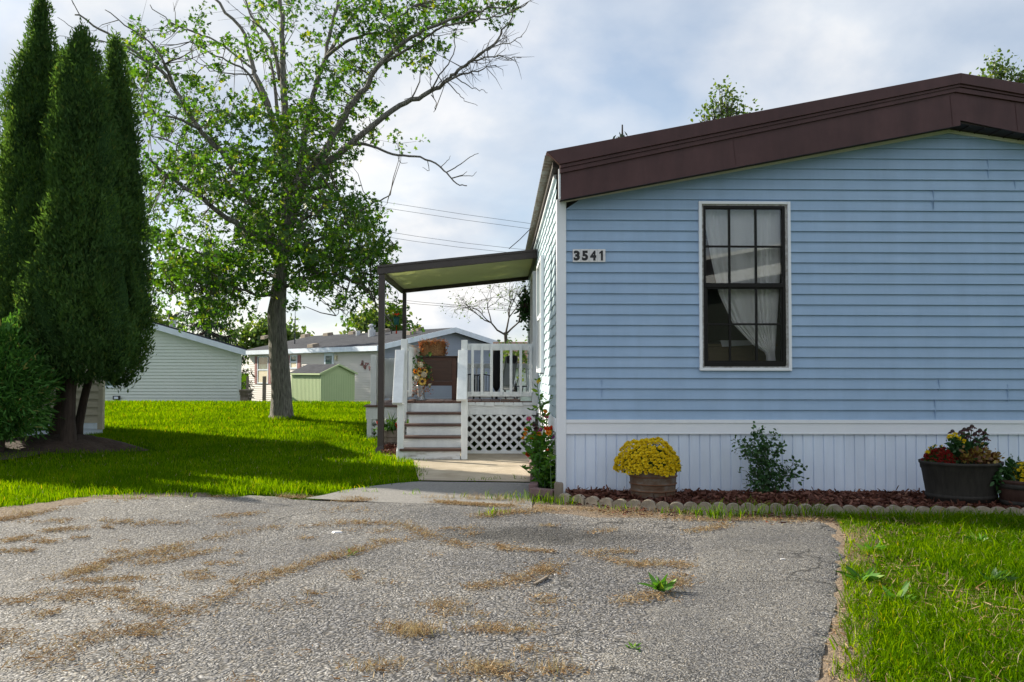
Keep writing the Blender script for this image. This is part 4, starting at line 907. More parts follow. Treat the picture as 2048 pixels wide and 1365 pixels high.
V, Fq = leaves(P, g.normal(size=(n, 3)) + (0, -.3, 0), g.uniform(.022, .042, n), g.uniform(.018, .034, n), LOBED, 0.4); link('foliage', mesh_np('foliage', V, Fq), 'fall', gl)
# flower arrangement in a vase
VY = 12.72; v0 = W(842, 799, VY); vx = v0.x
fa = thing('flower_arrangement', (vx, VY, DZ), 'tall arrangement of cream and golden autumn flowers in a silver vase beside the cabinet', 'flower arrangement')
s = MB(); s.lathe([(0.075, 0.0), (0.078, 0.01), (0.055, 0.05), (0.05, 0.12), (0.066, 0.20), (0.070, 0.22), (0.06, 0.22), (0.0, 0.2)], (vx, VY, DZ), 20); s.build('vase', 'vase', fa, smooth=True)
vase_top = DZ + 0.2
def head(px, py, r, m, kind):
    c = W(px, py, VY - 0.07); s = MB(); g2 = np.random.default_rng(int(px * 7 + py))
    s.tube([(vx, VY, vase_top), (vx * .5 + c.x * .5, VY, (vase_top + c.z) / 2), (c.x, c.y + 0.03, c.z)], 0.004, 5)
    st = s.build('stem', 'leafdark', fa)
    if kind == 'ball':
        n = 90; d = unit(g2.normal(size=(n, 3))); d[:, 1] = -abs(d[:, 1]) * 1.0 + 0.2; d = unit(d)
        V, Fq = leaves(np.array(c) + d * r * 0.55, d + g2.normal(size=(n, 3)) * .4, np.full(n, r * .55), np.full(n, r * .5), OVAL, .4, 1)
        o = link('bloom', mesh_np('bloom', V, Fq), m, fa)
        s = MB(); s.lathe([(0.0, -r * .8), (r * .6, -r * .5), (r * .82, 0), (r * .6, r * .55), (0.0, r * .8)], c, 10); s.build('bloom_heart', m, o, smooth=True)
    else:
        n = 26; a = np.linspace(0, 2 * np.pi, n, endpoint=False); d = np.stack([np.cos(a), -0.25 - 0.2 * (np.arange(n) % 2), np.sin(a)], 1)
        V, Fq = leaves(np.array(c) + d * r * .3, d, np.full(n, r * .85), np.full(n, r * .42), OVAL, .2, 1); o = link('bloom', mesh_np('bloom', V, Fq), m, fa)
        s = MB(); s.lathe([(0, -.1 * r), (.42 * r, 0), (.3 * r, .2 * r), (0, .26 * r)], (0, 0, 0), 12)
        s.v = [tuple(Vector(c) + Vector((v[0], -v[2] - 0.012, v[1]))) for v in s.v]; s.build('bloom_heart', 'cabinetdark', o)
for a in ((841, 730, 0.044, 'cream', 'ball'), (848, 749, 0.048, 'cream', 'ball'), (834, 757, 0.046, 'cream', 'ball'), (845, 763, 0.058, 'sunyellow', 'sun'), (840, 747, 0.046, 'sunyellow', 'sun'), (851, 743, 0.035, 'sunyellow', 'sun'),
          (831, 743, 0.032, 'zorange', 'sun'), (839, 739, 0.026, 'zorange', 'sun'), (859, 770, 0.02, 'cream', 'ball')): head(*a)
g = np.random.default_rng(9); n = 190
cpx = g.choice([838, 848, 832, 852, 842, 858, 834], n); cpy = g.choice([776, 782, 768, 760, 745, 735, 788], n)
P = np.array([list(W(a + g.normal() * 6, b + g.normal() * 6, VY - 0.02 + g.normal() * .04)) for a, b in zip(cpx, cpy)]); P[:, 2] = np.maximum(P[:, 2], DZ + 0.06)
V, Fq = leaves(P, g.normal(size=(n, 3)) + (0, -.3, -.5), g.uniform(.025, .05, n), g.uniform(.018, .03, n), LOBED, .3); link('autumn_leaves', mesh_np('autumn_leaves', V, Fq), 'fall', fa)
n = 150; P = np.array([list(W(842 + g.normal() * 9, 745 + g.normal() * 16, VY + 0.02)) for _ in range(n)])
V, Fq = leaves(P, g.normal(size=(n, 3)) + (0, -.2, .6), g.uniform(.05, .09, n), g.uniform(.02, .035, n)); link('foliage', mesh_np('foliage', V, Fq), 'leafdark', fa)
# closed umbrella under a black cover
u0, u1 = W(993, 700, 14.6), W(990, 790, 14.6)
t = thing('covered_umbrella', (u0.x, 14.6, LZ_), 'closed patio umbrella in a black cover behind the front railing', 'umbrella')
s = MB(); s.lathe([(0.03, 0), (0.06, 0.06), (0.075, 0.25), (0.085, 0.5), (0.08, 0.62), (0.07, 0.68), (0.0, 0.70)], (u0.x, 14.6, u0.z - 0.70), 12, 0.8); s.build('cover', 'blackcloth', t, smooth=True)
s = MB(); s.lathe([(0.22, 0), (0.22, 0.03), (0.03, 0.06), (0.022, 0.06), (0.022, u0.z - 0.6 - LZ_), (0, u0.z - 0.6 - LZ_)], (u0.x, 14.6, LZ_), 16); s.build('stand', 'pewter', t)
# lounge chair
l0 = W(1034, 716, 14.2); t = thing('patio_chair', (l0.x - 0.1, 14.2, LZ_), 'high-backed grey sling patio chair with a black headrest behind the railing', 'chair')
bx = W(1008, 760, 14.2).x
top_, seat_ = W(1031, 714, 14.35), W(1014, 768, 13.9)
s = MB()
for dx_ in (-0.0, 0.19):
    s.tube([(seat_.x + dx_ - .09, 13.35, LZ_ + 0.30), (seat_.x + dx_ - .09, 13.9, seat_.z - .02), (top_.x + dx_ - .16, 14.35, top_.z)], 0.014, 6)
    s.tube([(seat_.x + dx_ - .09, 13.45, LZ_), (seat_.x + dx_ - .09, 13.6, LZ_ + 0.3), (seat_.x + dx_ - .05, 14.3, LZ_ + 0.42), (seat_.x + dx_, 14.5, LZ_)], 0.013, 6)
s.build('frame', 'galvpipe', t, smooth=True)
s = MB(); s.quad((seat_.x - .09, 13.37, LZ_ + .30), (seat_.x + .10, 13.37, LZ_ + .30), (seat_.x + .10, 13.9, seat_.z - .02), (seat_.x - .09, 13.9, seat_.z - .02))
s.quad((seat_.x - .09, 13.9, seat_.z - .02), (seat_.x + .10, 13.9, seat_.z - .02), (top_.x + .03, 14.35, top_.z), (top_.x - .16, 14.35, top_.z)); o_ = s.build('seat', 'sling', t)
sm_ = o_.modifiers.new('thick', 'SOLIDIFY'); sm_.thickness = 0.012
s = MB(); s.box(top_.x - .15, top_.x + .02, 14.24, 14.32, top_.z - .16, top_.z + .02); s.build('headrest', 'blackcloth', t, bevel=0.02)
# small side table and stacked metal chairs
tt_ = W(1035, 772, 14.0); t = thing('side_table', (tt_.x, 14.0, LZ_), 'small round black metal table beside the patio chair', 'table')
s = MB(); s.lathe([(0.0, -0.018), (0.16, -0.018), (0.16, 0), (0, 0)], (tt_.x, 14.0, tt_.z), 18); s.build('table_top', 'pewter', t)
for a in (0.4, 2.5, 4.6):
    s = MB(); s.tube([(tt_.x + .10 * math.cos(a), 14 + .10 * math.sin(a), tt_.z - .019), (tt_.x + .06 * math.cos(a), 14 + .06 * math.sin(a), LZ_ + .12), (tt_.x + .16 * math.cos(a), 14 + .16 * math.sin(a), LZ_)], 0.009, 6); s.build('leg', 'pewter', t)
for k, (cx, lab) in enumerate(((941, 'pewter metal patio armchair nearest the stair post behind the railing'), (966, 'pewter metal patio armchair next to the covered umbrella'))):
    c = W(cx, 765, 14.3 + .3 * k); cy = c.y; t = thing('metal_chair', (c.x, cy, LZ_), lab, 'chair', 'metal patio chairs'); sz = LZ_ + 0.22; w = 0.15
    s = MB(); s.box(c.x - w, c.x + w, cy - .2, cy + .2, sz, sz + .025); s.build('seat', 'pewter', t, bevel=0.006)
    s = MB(); bz = W(cx, 749, cy).z
    s.tube([(c.x - w, cy + .2, sz), (c.x - w, cy + .26, bz - .02), (c.x, cy + .28, bz), (c.x + w, cy + .26, bz - .03), (c.x + w, cy + .2, sz)], 0.012, 6)
    for q in range(5):
        x = c.x - w + (q + 1) * 2 * w / 6; s.tube([(x, cy + .2, sz), (x, cy + .27, bz - .01)], 0.006, 5)
    s.build('backrest', 'pewter', t)
    for sx in (-1, 1):
        s = MB(); s.tube([(c.x + sx * w, cy + .24, bz - .08), (c.x + sx * w, cy - .1, bz - .05), (c.x + sx * w, cy - .2, bz - .10), (c.x + sx * w, cy - .2, sz)], 0.011, 6); s.build('armrest', 'pewter', t)
        for yy_ in (-.2, .2):
            s = MB(); s.tube([(c.x + sx * w, cy + yy_, sz), (c.x + sx * (w + .02), cy + yy_ * 1.2, LZ_)], 0.011, 6); s.build('leg', 'pewter', t)
# ------------------------------------------------------------------ planter under the landing
pp = W(783, 858, 13.35); t0 = gz(pp.x, 13.35)
t = thing('wood_planter', (pp.x, 13.4, t0), 'grey weathered wooden planter between the awning post and the steps', 'planter')
s = MB(); s.box(pp.x - .19, pp.x + .13, 13.25, 13.55, t0, W(783, 861, 13.3).z)
s.build('box', 'oldwood', t, bevel=0.005)
s = MB(); s.box(pp.x - .20, pp.x + .14, 13.235, 13.249, t0 + .07, t0 + .085); s.box(pp.x - .20, pp.x + .14, 13.235, 13.249, t0 + .15, t0 + .165); s.build('band', 'oldwood', t)
pz = W(783, 861, 13.3).z
t = thing('strappy_plant', (pp.x, 13.4, pz), 'strappy green plant with yellow-green drooping leaves in the grey wooden planter', 'plant')
g = np.random.default_rng(12); n = 44; P = np.array([pp.x - .02, 13.38, pz]) + g.normal(size=(n, 3)) * (.06, .04, 0)
V, Fq = blades(P, g.uniform(.12, .34, n), np.full(n, .028), g.uniform(.1, .7, n), 3); link('foliage', mesh_np('foliage', V, Fq), 'leafmid', t)
n = 10; P = np.array([pp.x + .02, 13.24, pz + .12]) + g.normal(size=(n, 3)) * (.03, .01, .02)
V, Fq = leaves(P, np.tile([[0.05, -.25, -1]], (n, 1)) + g.normal(size=(n, 3)) * .15, g.uniform(.10, .16, n), np.full(n, .035)); link('drooping_leaves', mesh_np('drooping_leaves', V, Fq), 'leafbright', t)
t = thing('geranium', (pp.x - .12, 13.3, pz), 'orange-red geranium in the grey wooden planter behind the awning post', 'plant')
n = 90; P = np.array([pp.x - .02, 13.33, pz + .03]) + g.normal(size=(n, 3)) * (.10, .05, .035)
V, Fq = leaves(P, g.normal(size=(n, 3)) + (0, -.5, .5), g.uniform(.04, .06, n), g.uniform(.04, .055, n)); link('foliage', mesh_np('foliage', V, Fq), 'leafmid', t)
for dx_, dz_ in ((-.17, .06), (-.19, .11), (.12, .05), (.14, .09)):
    n = 26; P = np.array([pp.x + dx_, 13.26, pz + dz_]) + g.normal(size=(n, 3)) * .016
    V, Fq = leaves(P, g.normal(size=(n, 3)), np.full(n, .028), np.full(n, .024)); link('bloom', mesh_np('bloom', V, Fq), 'zred', t)
# ------------------------------------------------------------------ houses behind
def clap(s, x0, x1, z0, z1, y, e=0.1016, topf=None, dy=0.022):
    """courses on a wall facing the camera; topf(x) gives a sloping top"""
    z = z0
    while z < z1 - 0.01:
        zz = min(z + e, z1); a, b, c, d = x0, x1, x0, x1
        if topf:
            a, b = topf(z); c, d = topf(zz)
            a, c, b, d = max(a, x0), max(c, x0), min(b, x1), min(d, x1)
            if b - a < 0.02: break
        s.add([(a, y - dy, z), (b, y - dy, z), (d, y, zz), (c, y, zz), (a, y + .01, z), (b, y + .01, z)], [(0, 1, 2, 3), (4, 5, 1, 0)]); z += e
# tan home at far left
YT = 14.9
xr = W(206.5, 800, YT).x; tb = W(180, 846, YT).z; tk = W(180, 858, YT).z; zt_ = 3.0; x0 = xr - 4.4
tan = thing('mobile_home', (xr - 2.2, YT + 1, 0), 'tan sided mobile home with white skirting, mostly hidden behind the arborvitae', 'mobile home')
s = MB(); clap(s, x0, xr - 0.075, tb, zt_, YT, 0.1365); s.build('wall', 'tan', tan)
s = MB(); s.prism([(x0, YT + .012, -.1), (xr - .02, YT + .012, -.1), (xr - .02, YT + .012, zt_), (x0, YT + .012, zt_)], (-1.0, 1.6, 0)); s.build('side_wall', 'tan', tan)
s = MB(); s.box(xr - 0.085, xr, YT - 0.02, YT + 0.06, tk - .01, zt_); s.build('corner_post', 'tan', tan)
s = MB(); s.box(x0, xr - 0.086, YT - 0.016, YT + .01, tk, tb - 0.002); s.build('trim_board', 'white', tan)
s = MB(); x = x0
while x < xr - 0.05:
    s.box(x, min(x + .094, xr - .03), YT - .002, YT + .011, -0.1, tk - .002); s.box(x + .094, min(x + 0.1, xr - .03), YT + .004, YT + .011, -0.1, tk - .002); x += 0.1
s.build('skirting', 'white', tan)
s = MB(); s.prism([(x0 - .1, YT - .25, zt_), (xr + .15, YT - .25, zt_), (xr - 2.1, YT - .25, zt_ + .45)], (-1.1, 2.0, 0)); s.build('roof', 'shingle', tan)
# pale green home (gable end)
Y2 = 27.0
xr = W(481, 760, Y2).x; e0, e1 = W(491, 699, Y2 - .25), W(305, 645, Y2 - .25); sl2 = (e1.z - e0.z) / (e0.x - e1.x)
xm = xr - 3.9; x0 = xm - 3.9; tz = lambda x: e0.z - .02 + sl2 * (e0.x - x) if x > xm else e0.z - .02 + sl2 * (e0.x - xm) - sl2 * (xm - x)
def lim2(z):
    h = (z - (tz(xr) - .10)) / sl2
    return (x0, xr) if h <= 0 else (x0 + h, xr - h)
h2 = thing('mobile_home', (xm, Y2 + 4, -0.9), 'pale grey-green mobile home gable with a vent pipe, beyond the lawn', 'mobile home')
s = MB(); clap(s, x0, xr - .08, -0.75, tz(xm) - .12, Y2, 0.1016, lim2); s.build('wall', 'greenwhite', h2)
s = MB(); s.prism([(x0, Y2 + .02, -1.2), (xr, Y2 + .02, -1.2), (xr, Y2 + .02, tz(xr) - .1), (xm, Y2 + .02, tz(xm) - .1), (x0, Y2 + .02, tz(x0) - .1)], (-3.4, 9, 0)); s.build('side_wall', 'greenwhite', h2)
s = MB(); s.box(xr - .08, xr + .01, Y2 - .02, Y2 + .05, -1.2, tz(xr) - .08); s.build('corner_post', 'greenwhite', h2)
fz2 = 0.20
s = MB()
for a, b in ((e0.x, xm), (2 * xm - e0.x, xm)):
    s.prism([(a, Y2 - .25, tz(a) - fz2 + .02), (b, Y2 - .25, tz(b) - fz2 + .02), (b, Y2 - .25, tz(b)), (a, Y2 - .25, tz(a))], (0, .03, 0))
s.build('fascia', 'white', h2)
s = MB()
for a, b in ((e0.x + .03, xm), (2 * xm - e0.x - .03, xm)):
    s.prism([(a, Y2 - .22, tz(a)), (b, Y2 - .22, tz(b)), (b, Y2 - .22, tz(b) + .05), (a, Y2 - .22, tz(a) + .05)], (-3.6, 9.5, 0))
ro = s.build('roof', 'shingle', h2)
s = MB(); s.prism([(e0.x, Y2 - .22, tz(e0.x) - .16), (xm, Y2 - .22, tz(xm) - .16), (2 * xm - e0.x, Y2 - .22, tz(2 * xm - e0.x) - .16), (2 * xm - e0.x, Y2 - .22, tz(2 * xm - e0.x) - .15), (xm, Y2 - .22, tz(xm) - .15), (e0.x, Y2 - .22, tz(e0.x) - .15)], (0, .23, 0)); s.build('soffit', 'greenwhite', h2)
v0, v1 = W(345.5, 655, Y2 + 1.2), W(345.5, 629, Y2 + 1.2); vm = W(345.5, 640, Y2 + 1.2)
s = MB(); s.lathe([(.10, 0), (.10, vm.z - v0.z + .2)], (v0.x, v0.y, v0.z - .2), 14); vp = s.build('vent_pipe', 'galvpipe', h2)
s = MB(); s.lathe([(.08, 0), (.145, 0), (.145, v1.z - vm.z), (0, v1.z - vm.z)], (v0.x, v0.y, vm.z + .005), 14); s.build('cap', 'black', vp)
m0 = W(233, 796, Y2 - .06); s = MB(); s.box(m0.x - .10, m0.x + .10, m0.y - .04, m0.y + .05, m0.z - .06, m0.z + .06); s.tube([(m0.x, m0.y, m0.z - .06), (m0.x, m0.y, -.5)], .02, 6); s.build('meter_box', 'black', h2)
s = MB(); s.box(m0.x - .06, m0.x + .07, m0.y - .046, m0.y - .041, m0.z - .035, m0.z + .035); s.build('meter_face', 'white', h2)
w0, w1 = W(200, 712, Y2 - .03), W(232, 776, Y2 - .03)
s = MB(); fr(s, w0.x, w1.x, w1.z, w0.z, .06, Y2 - .05, Y2 - .012); wn = s.build('window', 'white', h2)
s = MB(); s.box(w0.x + .06, w1.x - .06, Y2 - .03, Y2 - .02, w1.z + .06, w0.z - .06); s.build('pane', 'darkglass', wn)

# long grey home and green shed: built along their own axes
class Frame:
    """local axes: u along the gable (right and away), t along the long wall (left and away), z up"""
    def __init__(s, o, ang):
        s.o = Vector((o.x, o.y, 0)); s.u = Vector((math.cos(ang), math.sin(ang), 0)); s.t = Vector((-math.sin(ang), math.cos(ang), 0))
    def p(s, u, t, z): q = s.o + s.u * u + s.t * t; return Vector((q.x, q.y, z))
    def box(s, m, u0, u1, t0, t1, z0, z1):
        q = [s.p(u, t, z) for z in (z0, z1) for u, t in ((u0, t0), (u1, t0), (u1, t1), (u0, t1))]
        m.add(q, [(0, 3, 2, 1), (4, 5, 6, 7), (0, 1, 5, 4), (1, 2, 6, 5), (2, 3, 7, 6), (3, 0, 4, 7)])
    def claplong(s, m, t0, t1, z0, z1, e=0.1016, d=.024):
        z = z0
        while z < z1 - .01:
            zz = min(z + e, z1); q = [s.p(-d, t0, z), s.p(-d, t1, z), s.p(-.001, t1, zz), s.p(-.001, t0, zz), s.p(.01, t0, z), s.p(.01, t1, z)]
            m.add(q, [(3, 2, 1, 0), (0, 1, 5, 4)]); z += e
    def clapgable(s, m, w, z0, ze, zr, e=0.1016, d=.024):
        z = z0
        while z < zr - .03:
            zz = min(z + e, zr); L = lambda h: 0 if h < ze else (h - ze) / (zr - ze) * w / 2
            q = [s.p(L(z), -d, z), s.p(w - L(z), -d, z), s.p(w - L(zz), -.001, zz), s.p(L(zz), -.001, zz), s.p(L(z), .01, z), s.p(w - L(z), .01, z)]
            m.add(q, [(0, 1, 2, 3), (4, 5, 1, 0)]); z += e
Y3 = 34.0
c3 = W(757, 691, Y3); ZE = c3.z - .06; A3 = math.radians(42)
H3 = Frame(Vector((c3.x - .02, Y3 + .42, 0)), A3); WID, LEN = 7.4, 11.6; ZR = W(897, 656, 36.9).z
h3 = thing('mobile_home', (c3.x, Y3 + .42, -1.1), 'long grey mobile home with a shingled roof and red shutters, beyond the lawn', 'mobile home')
s = MB(); H3.claplong(s, 0.06, LEN, -.45, ZE - .12); s.build('wall', 'warmgrey', h3)
s = MB(); H3.clapgable(s, WID, -.45, ZE - .12, ZR - .16); s.build('gable_wall', 'shadegrey', h3)
s = MB(); H3.box(s, .012, WID, .012, LEN, -1.3, ZE - .14); s.build('inner_wall', 'warmgrey', h3)
s = MB(); H3.box(s, -.02, .02, LEN * 0, LEN, -.53, -.455)
for i in range(58): H3.box(s, -.004, .012, i * .2, i * .2 + .19, -1.3, -.531)
for i in range(37): H3.box(s, i * .2, i * .2 + .19, -.004, .012, -1.3, -.455)
s.build('skirting', 'white', h3)
s = MB(); H3.box(s, -.012, .03, -.03, .06, -.45, ZE - .12); s.build('corner_post', 'warmgrey', h3)
OV = .30
def roofpoly(fr_, wid, ln, ze, zr, ov, th, name, par, m, matf, fh):
    s = MB(); rise = (zr - ze) / (wid / 2 + ov)
    for a, b in ((-ov, wid / 2), (wid + ov, wid / 2)):
        q = [fr_.p(a, -ov, ze), fr_.p(b, -ov, zr), fr_.p(b, ln + ov, zr), fr_.p(a, ln + ov, ze)]
        q2 = [v + Vector((0, 0, -th)) for v in q]; s.add(q + q2, [(0, 1, 2, 3), (7, 6, 5, 4), (0, 4, 5, 1), (1, 5, 6, 2), (2, 6, 7, 3), (3, 7, 4, 0)] if a < b else [(3, 2, 1, 0), (4, 5, 6, 7), (1, 5, 4, 0), (2, 6, 5, 1), (3, 7, 6, 2), (0, 4, 7, 3)])
    r = s.build(name, m, par)
    s = MB()
    fr_.box(s, -ov - .02, -ov + .01, -ov, ln + ov, ze - fh, ze - .005)
    for a, b in ((-ov, wid / 2), (wid + ov, wid / 2)):
        q = [fr_.p(a, -ov - .02, ze - fh), fr_.p(b, -ov - .02, zr - fh), fr_.p(b, -ov - .02, zr + .01), fr_.p(a, -ov - .02, ze + .01)]; s.prism(q, fr_.t * .025)
    s.build('fascia', matf, par); return r
roofpoly(H3, WID, LEN, ZE + .05, ZR, OV, .05, 'roof', h3, 'shingle', 'white', .21)
s = MB(); H3.box(s, -OV, 0, -OV, LEN + OV, ZE - .15, ZE - .14); s.build('soffit', 'white', h3)
def on_long(px, py, d=.02):
    """point of the long wall seen at a pixel"""
    r = ray(px, py); n = H3.u; o = H3.o - n * d; t = (o - Vector((0, 0, HC))).dot(n) / r.dot(n); return Vector((0, 0, HC)) + r * t
def tz_(px, py, d=.02):
    p = on_long(px, py, d); return (p - H3.o).dot(H3.t), p.z
def h3window(xa, xb, ya, yb, shut=True):
    (ta, za), (tb_, zb) = tz_(xa, ya), tz_(xb, yb); t0, t1 = min(ta, tb_), max(ta, tb_); z0, z1 = min(za, zb), max(za, zb)
    s = MB(); w = .06; H3.box(s, -.05, -.017, t0, t0 + w, z0, z1); H3.box(s, -.05, -.017, t1 - w, t1, z0, z1); H3.box(s, -.05, -.017, t0 + w, t1 - w, z1 - w, z1); H3.box(s, -.05, -.017, t0 + w, t1 - w, z0, z0 + w)
    H3.box(s, -.05, -.017, t0 + w, t1 - w, (z0 + z1) / 2 - .03, (z0 + z1) / 2 + .03)
    o = s.build('window', 'white', h3)
    s = MB(); H3.box(s, -.028, -.02, t0 + w, t1 - w, (z0 + z1) / 2 + .03, z1 - w); s.build('pane', 'darkglass', o)
    s = MB(); H3.box(s, -.028, -.02, t0 + w, t1 - w, z0 + w, (z0 + z1) / 2 - .03); s.build('blind', 'cream', o)
    if shut:
        for a, b in ((t0 - .30, t0 - .03), (t1 + .03, t1 + .30)):
            s = MB(); H3.box(s, -.045, -.017, a, b, z0, z1); H3.box(s, -.052, -.046, a + .05, b - .05, z0 + .08, (z0 + z1) / 2 - .05); H3.box(s, -.052, -.046, a + .05, b - .05, (z0 + z1) / 2 + .05, z1 - .08); s.build('shutter', 'shutter', o)
h3window(516, 537, 713, 768); h3window(581, 595, 711, 738)
(ta, za), (tb_, zb) = tz_(650, 707), tz_(668, 740)
s = MB(); H3.box(s, -.06, -.017, min(ta, tb_), max(ta, tb_), -.4, za); dd = s.build('door', 'white', h3)
s = MB(); H3.box(s, -.065, -.061, min(ta, tb_) + .12, max(ta, tb_) - .12, zb, za - .12); s.build('door_glass', 'darkglass', dd)
tl, zl_ = tz_(673, 716); s = MB(); H3.box(s, -.10, -.017, tl - .06, tl + .06, zl_ - .10, zl_ + .10); s.build('porch_light', 'cream', h3)
# scroll ornament
g = np.random.default_rng(4); s = MB()
for k in range(16):
    px, py = 722 + g.uniform(0, 18), 0; py = 724 + (px - 722) * .55 + g.uniform(-4, 8); a = g.uniform(0, 6.3); t1, z1 = tz_(px, py); pts = []
    for q in range(6):
        b = a + q * .7; pts.append(H3.p(-.05, t1 + .05 * q * .35 * math.cos(b), z1 + .05 * q * .35 * math.sin(b)))
    s.tube(pts, .018, 5)
o_ = s.build('wall_ornament', 'shutter', origin=on_long(731, 733)); tag(o_, 'dark scrollwork ornament fixed to the long grey home', 'wall ornament')
# roof vents
def on_roof(px, py, lift=0.0):
    rise = (ZR - ZE - .05) / (WID / 2 + OV); nrm = Vector((-H3.u.x * rise, -H3.u.y * rise, 1)).normalized(); o = H3.p(-OV, 0, ZE + .05)
    r = ray(px, py); t = (o - Vector((0, 0, HC))).dot(nrm) / r.dot(nrm); return Vector((0, 0, HC)) + r * t
for px, py in ((531, 676), (612, 673.5), (657, 671), (708, 668), (627.5, 694), (770, 664.5), (837, 661), (821, 669)):
    c = on_roof(px, py); s = MB(); u = (c - H3.o).dot(H3.u); t_ = (c - H3.o).dot(H3.t)
    q = lambda a, b, z: H3.p(u + a, t_ + b, c.z + z)
    s.add([q(-.2, -.26, -.10), q(.14, -.26, .02), q(.14, .26, .02), q(-.2, .26, -.10), q(-.2, -.22, .10), q(.12, -.22, .16), q(.12, .22, .16), q(-.2, .22, .10)], [(0, 3, 2, 1), (4, 5, 6, 7), (0, 1, 5, 4), (1, 2, 6, 5), (2, 3, 7, 6), (3, 0, 4, 7)])
    s.build('roof_vent', 'oldwood', h3)
for px, py, r_, h in ((716, 671, .11, .22), (743.5, 673, .17, .30), (783, 668, .03, .2)):
    c = on_roof(px, py); s = MB(); s.lathe([(r_, -.1), (r_, h)], c, 12); o_ = s.build('roof_pipe', 'galvpipe' if r_ > .05 else 'black', h3)
    if r_ > .15: s = MB(); s.lathe([(.10, 0), (.10, .12), (.17, .14), (.17, .20), (.08, .26), (0, .27)], c + Vector((0, 0, h + .002)), 12); s.build('cap', 'galvpipe', o_)
# shed
YH = 31.0; cs = W(641.7, 770, YH); SH = Frame(Vector((cs.x, YH, 0)), A3); zE, zR_ = W(641, 748, YH).z, W(676, 728.5, YH + .6).z
shd = thing('garden_shed', (cs.x, YH, -1.1), 'small green garden shed with a dark gable roof beyond the lawn', 'shed')
def solve(px, fr_, axis):
    r = ray(px, 770); d = fr_.u if axis == 'u' else fr_.t; o = fr_.o
    # o + d*k on the vertical plane through the ray
    nx_, ny_ = r.y, -r.x; return -(o.x * nx_ + o.y * ny_) / (d.x * nx_ + d.y * ny_)
wS, lS = solve(709.5, SH, 'u'), solve(582, SH, 't')
s = MB()
q = [SH.p(0, 0, -1.2), SH.p(wS, 0, -1.2), SH.p(wS, 0, zE), SH.p(wS / 2, 0, zR_ - .04), SH.p(0, 0, zE)]; s.prism(q, SH.t * lS); s.build('wall', 'shed', shd)
s = MB(); k = 0.0
while k < lS - .02: SH.box(s, -.006, 0, k, k + .012, -1.2, zE - .01); k += .10
k = 0.05
while k < wS - .02: SH.box(s, k, k + .008, -.004, 0, -1.2, zE - .02); k += .10
s.build('siding_groove', mat('deeper_green_paint', (0.25, 0.38, 0.20), 0.6, (2, 3)), shd)
roofpoly(SH, wS, lS, zE + .02, zR_, .07, .025, 'roof', shd, 'shingle', 'shed', .06)
# brown-roofed home behind the porch
Y4 = 30.0; q0, q1 = W(940, 735, Y4), W(1400, 735, Y4); rz = W(1000, 684, Y4 + 3.2).z
h4 = thing('mobile_home', ((q0.x + q1.x) / 2, Y4 + 3, -1.0), 'white sided home with a brown shingled roof seen through the porch railing', 'house')
s = MB(); clap(s, W(1003, 700, Y4).x, q1.x, -.6, q0.z, Y4 + .25, .15); s.build('wall', 'trimwhite', h4)
s = MB(); s.box(W(1003, 700, Y4).x, q1.x, Y4 + .27, Y4 + 6, -1.3, q0.z); s.build('side_wall', 'trimwhite', h4)
xl_ = W(979, 735, Y4).x
s = MB(); s.add([(xl_, Y4, q0.z), (q1.x, Y4, q0.z), (q1.x, Y4 + 3.2, rz), (xl_ + .1, Y4 + 3.2, rz), (xl_, Y4 + 6.4, q0.z), (q1.x, Y4 + 6.4, q0.z)], [(0, 1, 2, 3), (3, 2, 5, 4), (0, 3, 4)]); s.build('roof', 'shinglebrown', h4)
# leaning posts, wood pile
for a, b, py0, py1, lab in ((492.5, 496.5, 753, 790, 'shorter grey fence post standing by the wood pile'), (525, 530.5, 753, 806, 'weathered grey fence post standing alone left of the big tree')):
    p, q = W(a, py0, 26.5), W(b, py1, 26.5); s = MB(); s.box(p.x, q.x, 26.5, 26.5 + (q.x - p.x), -.6, p.z); o_ = s.build('fence_post', 'oldwood', origin=(p.x, 26.5, -.6), bevel=.006); tag(o_, lab, 'fence post')
wp_ = thing('wood_pile', (W(490, 790, 26.2).x, 26.2, -.2), 'low stack of old boards beside the pale grey-green home', 'wood pile')
for i in range(6):
    p, q = W(482 - i % 2, 779 + i * 3, 26.2), W(500 - (i * 2) % 5, 782 + i * 3, 26.2); s = MB(); s.box(p.x, q.x, 26.0 + .03 * i, 26.6, q.z, p.z - .003); s.build('plank', 'oldwood', wp_)
s = MB(); p = W(483, 795, 26.2); s.box(p.x, p.x + .22, 26.05, 26.5, -.4, p.z); s.build('support', 'oldwood', wp_)
# antenna
p0, p1 = W(589.5, 676, 42), W(591, 592, 42); t = thing('antenna', (p0.x, 42, -1), 'thin radio antenna mast rising behind the shingled roof', 'antenna')
s = MB(); s.tube([(p0.x, 42, -1), p0.lerp(p1, .45)], .03, 6); s.tube([p0.lerp(p1, .45), p1], .014, 5); s.build('mast', 'pewter', t)
s = MB(); c = W(590, 640, 42); s.tube([(c.x - .25, 42, c.z + .02), (c.x + .25, 42, c.z)], .01, 4); s.build('crossbar', 'pewter', t)
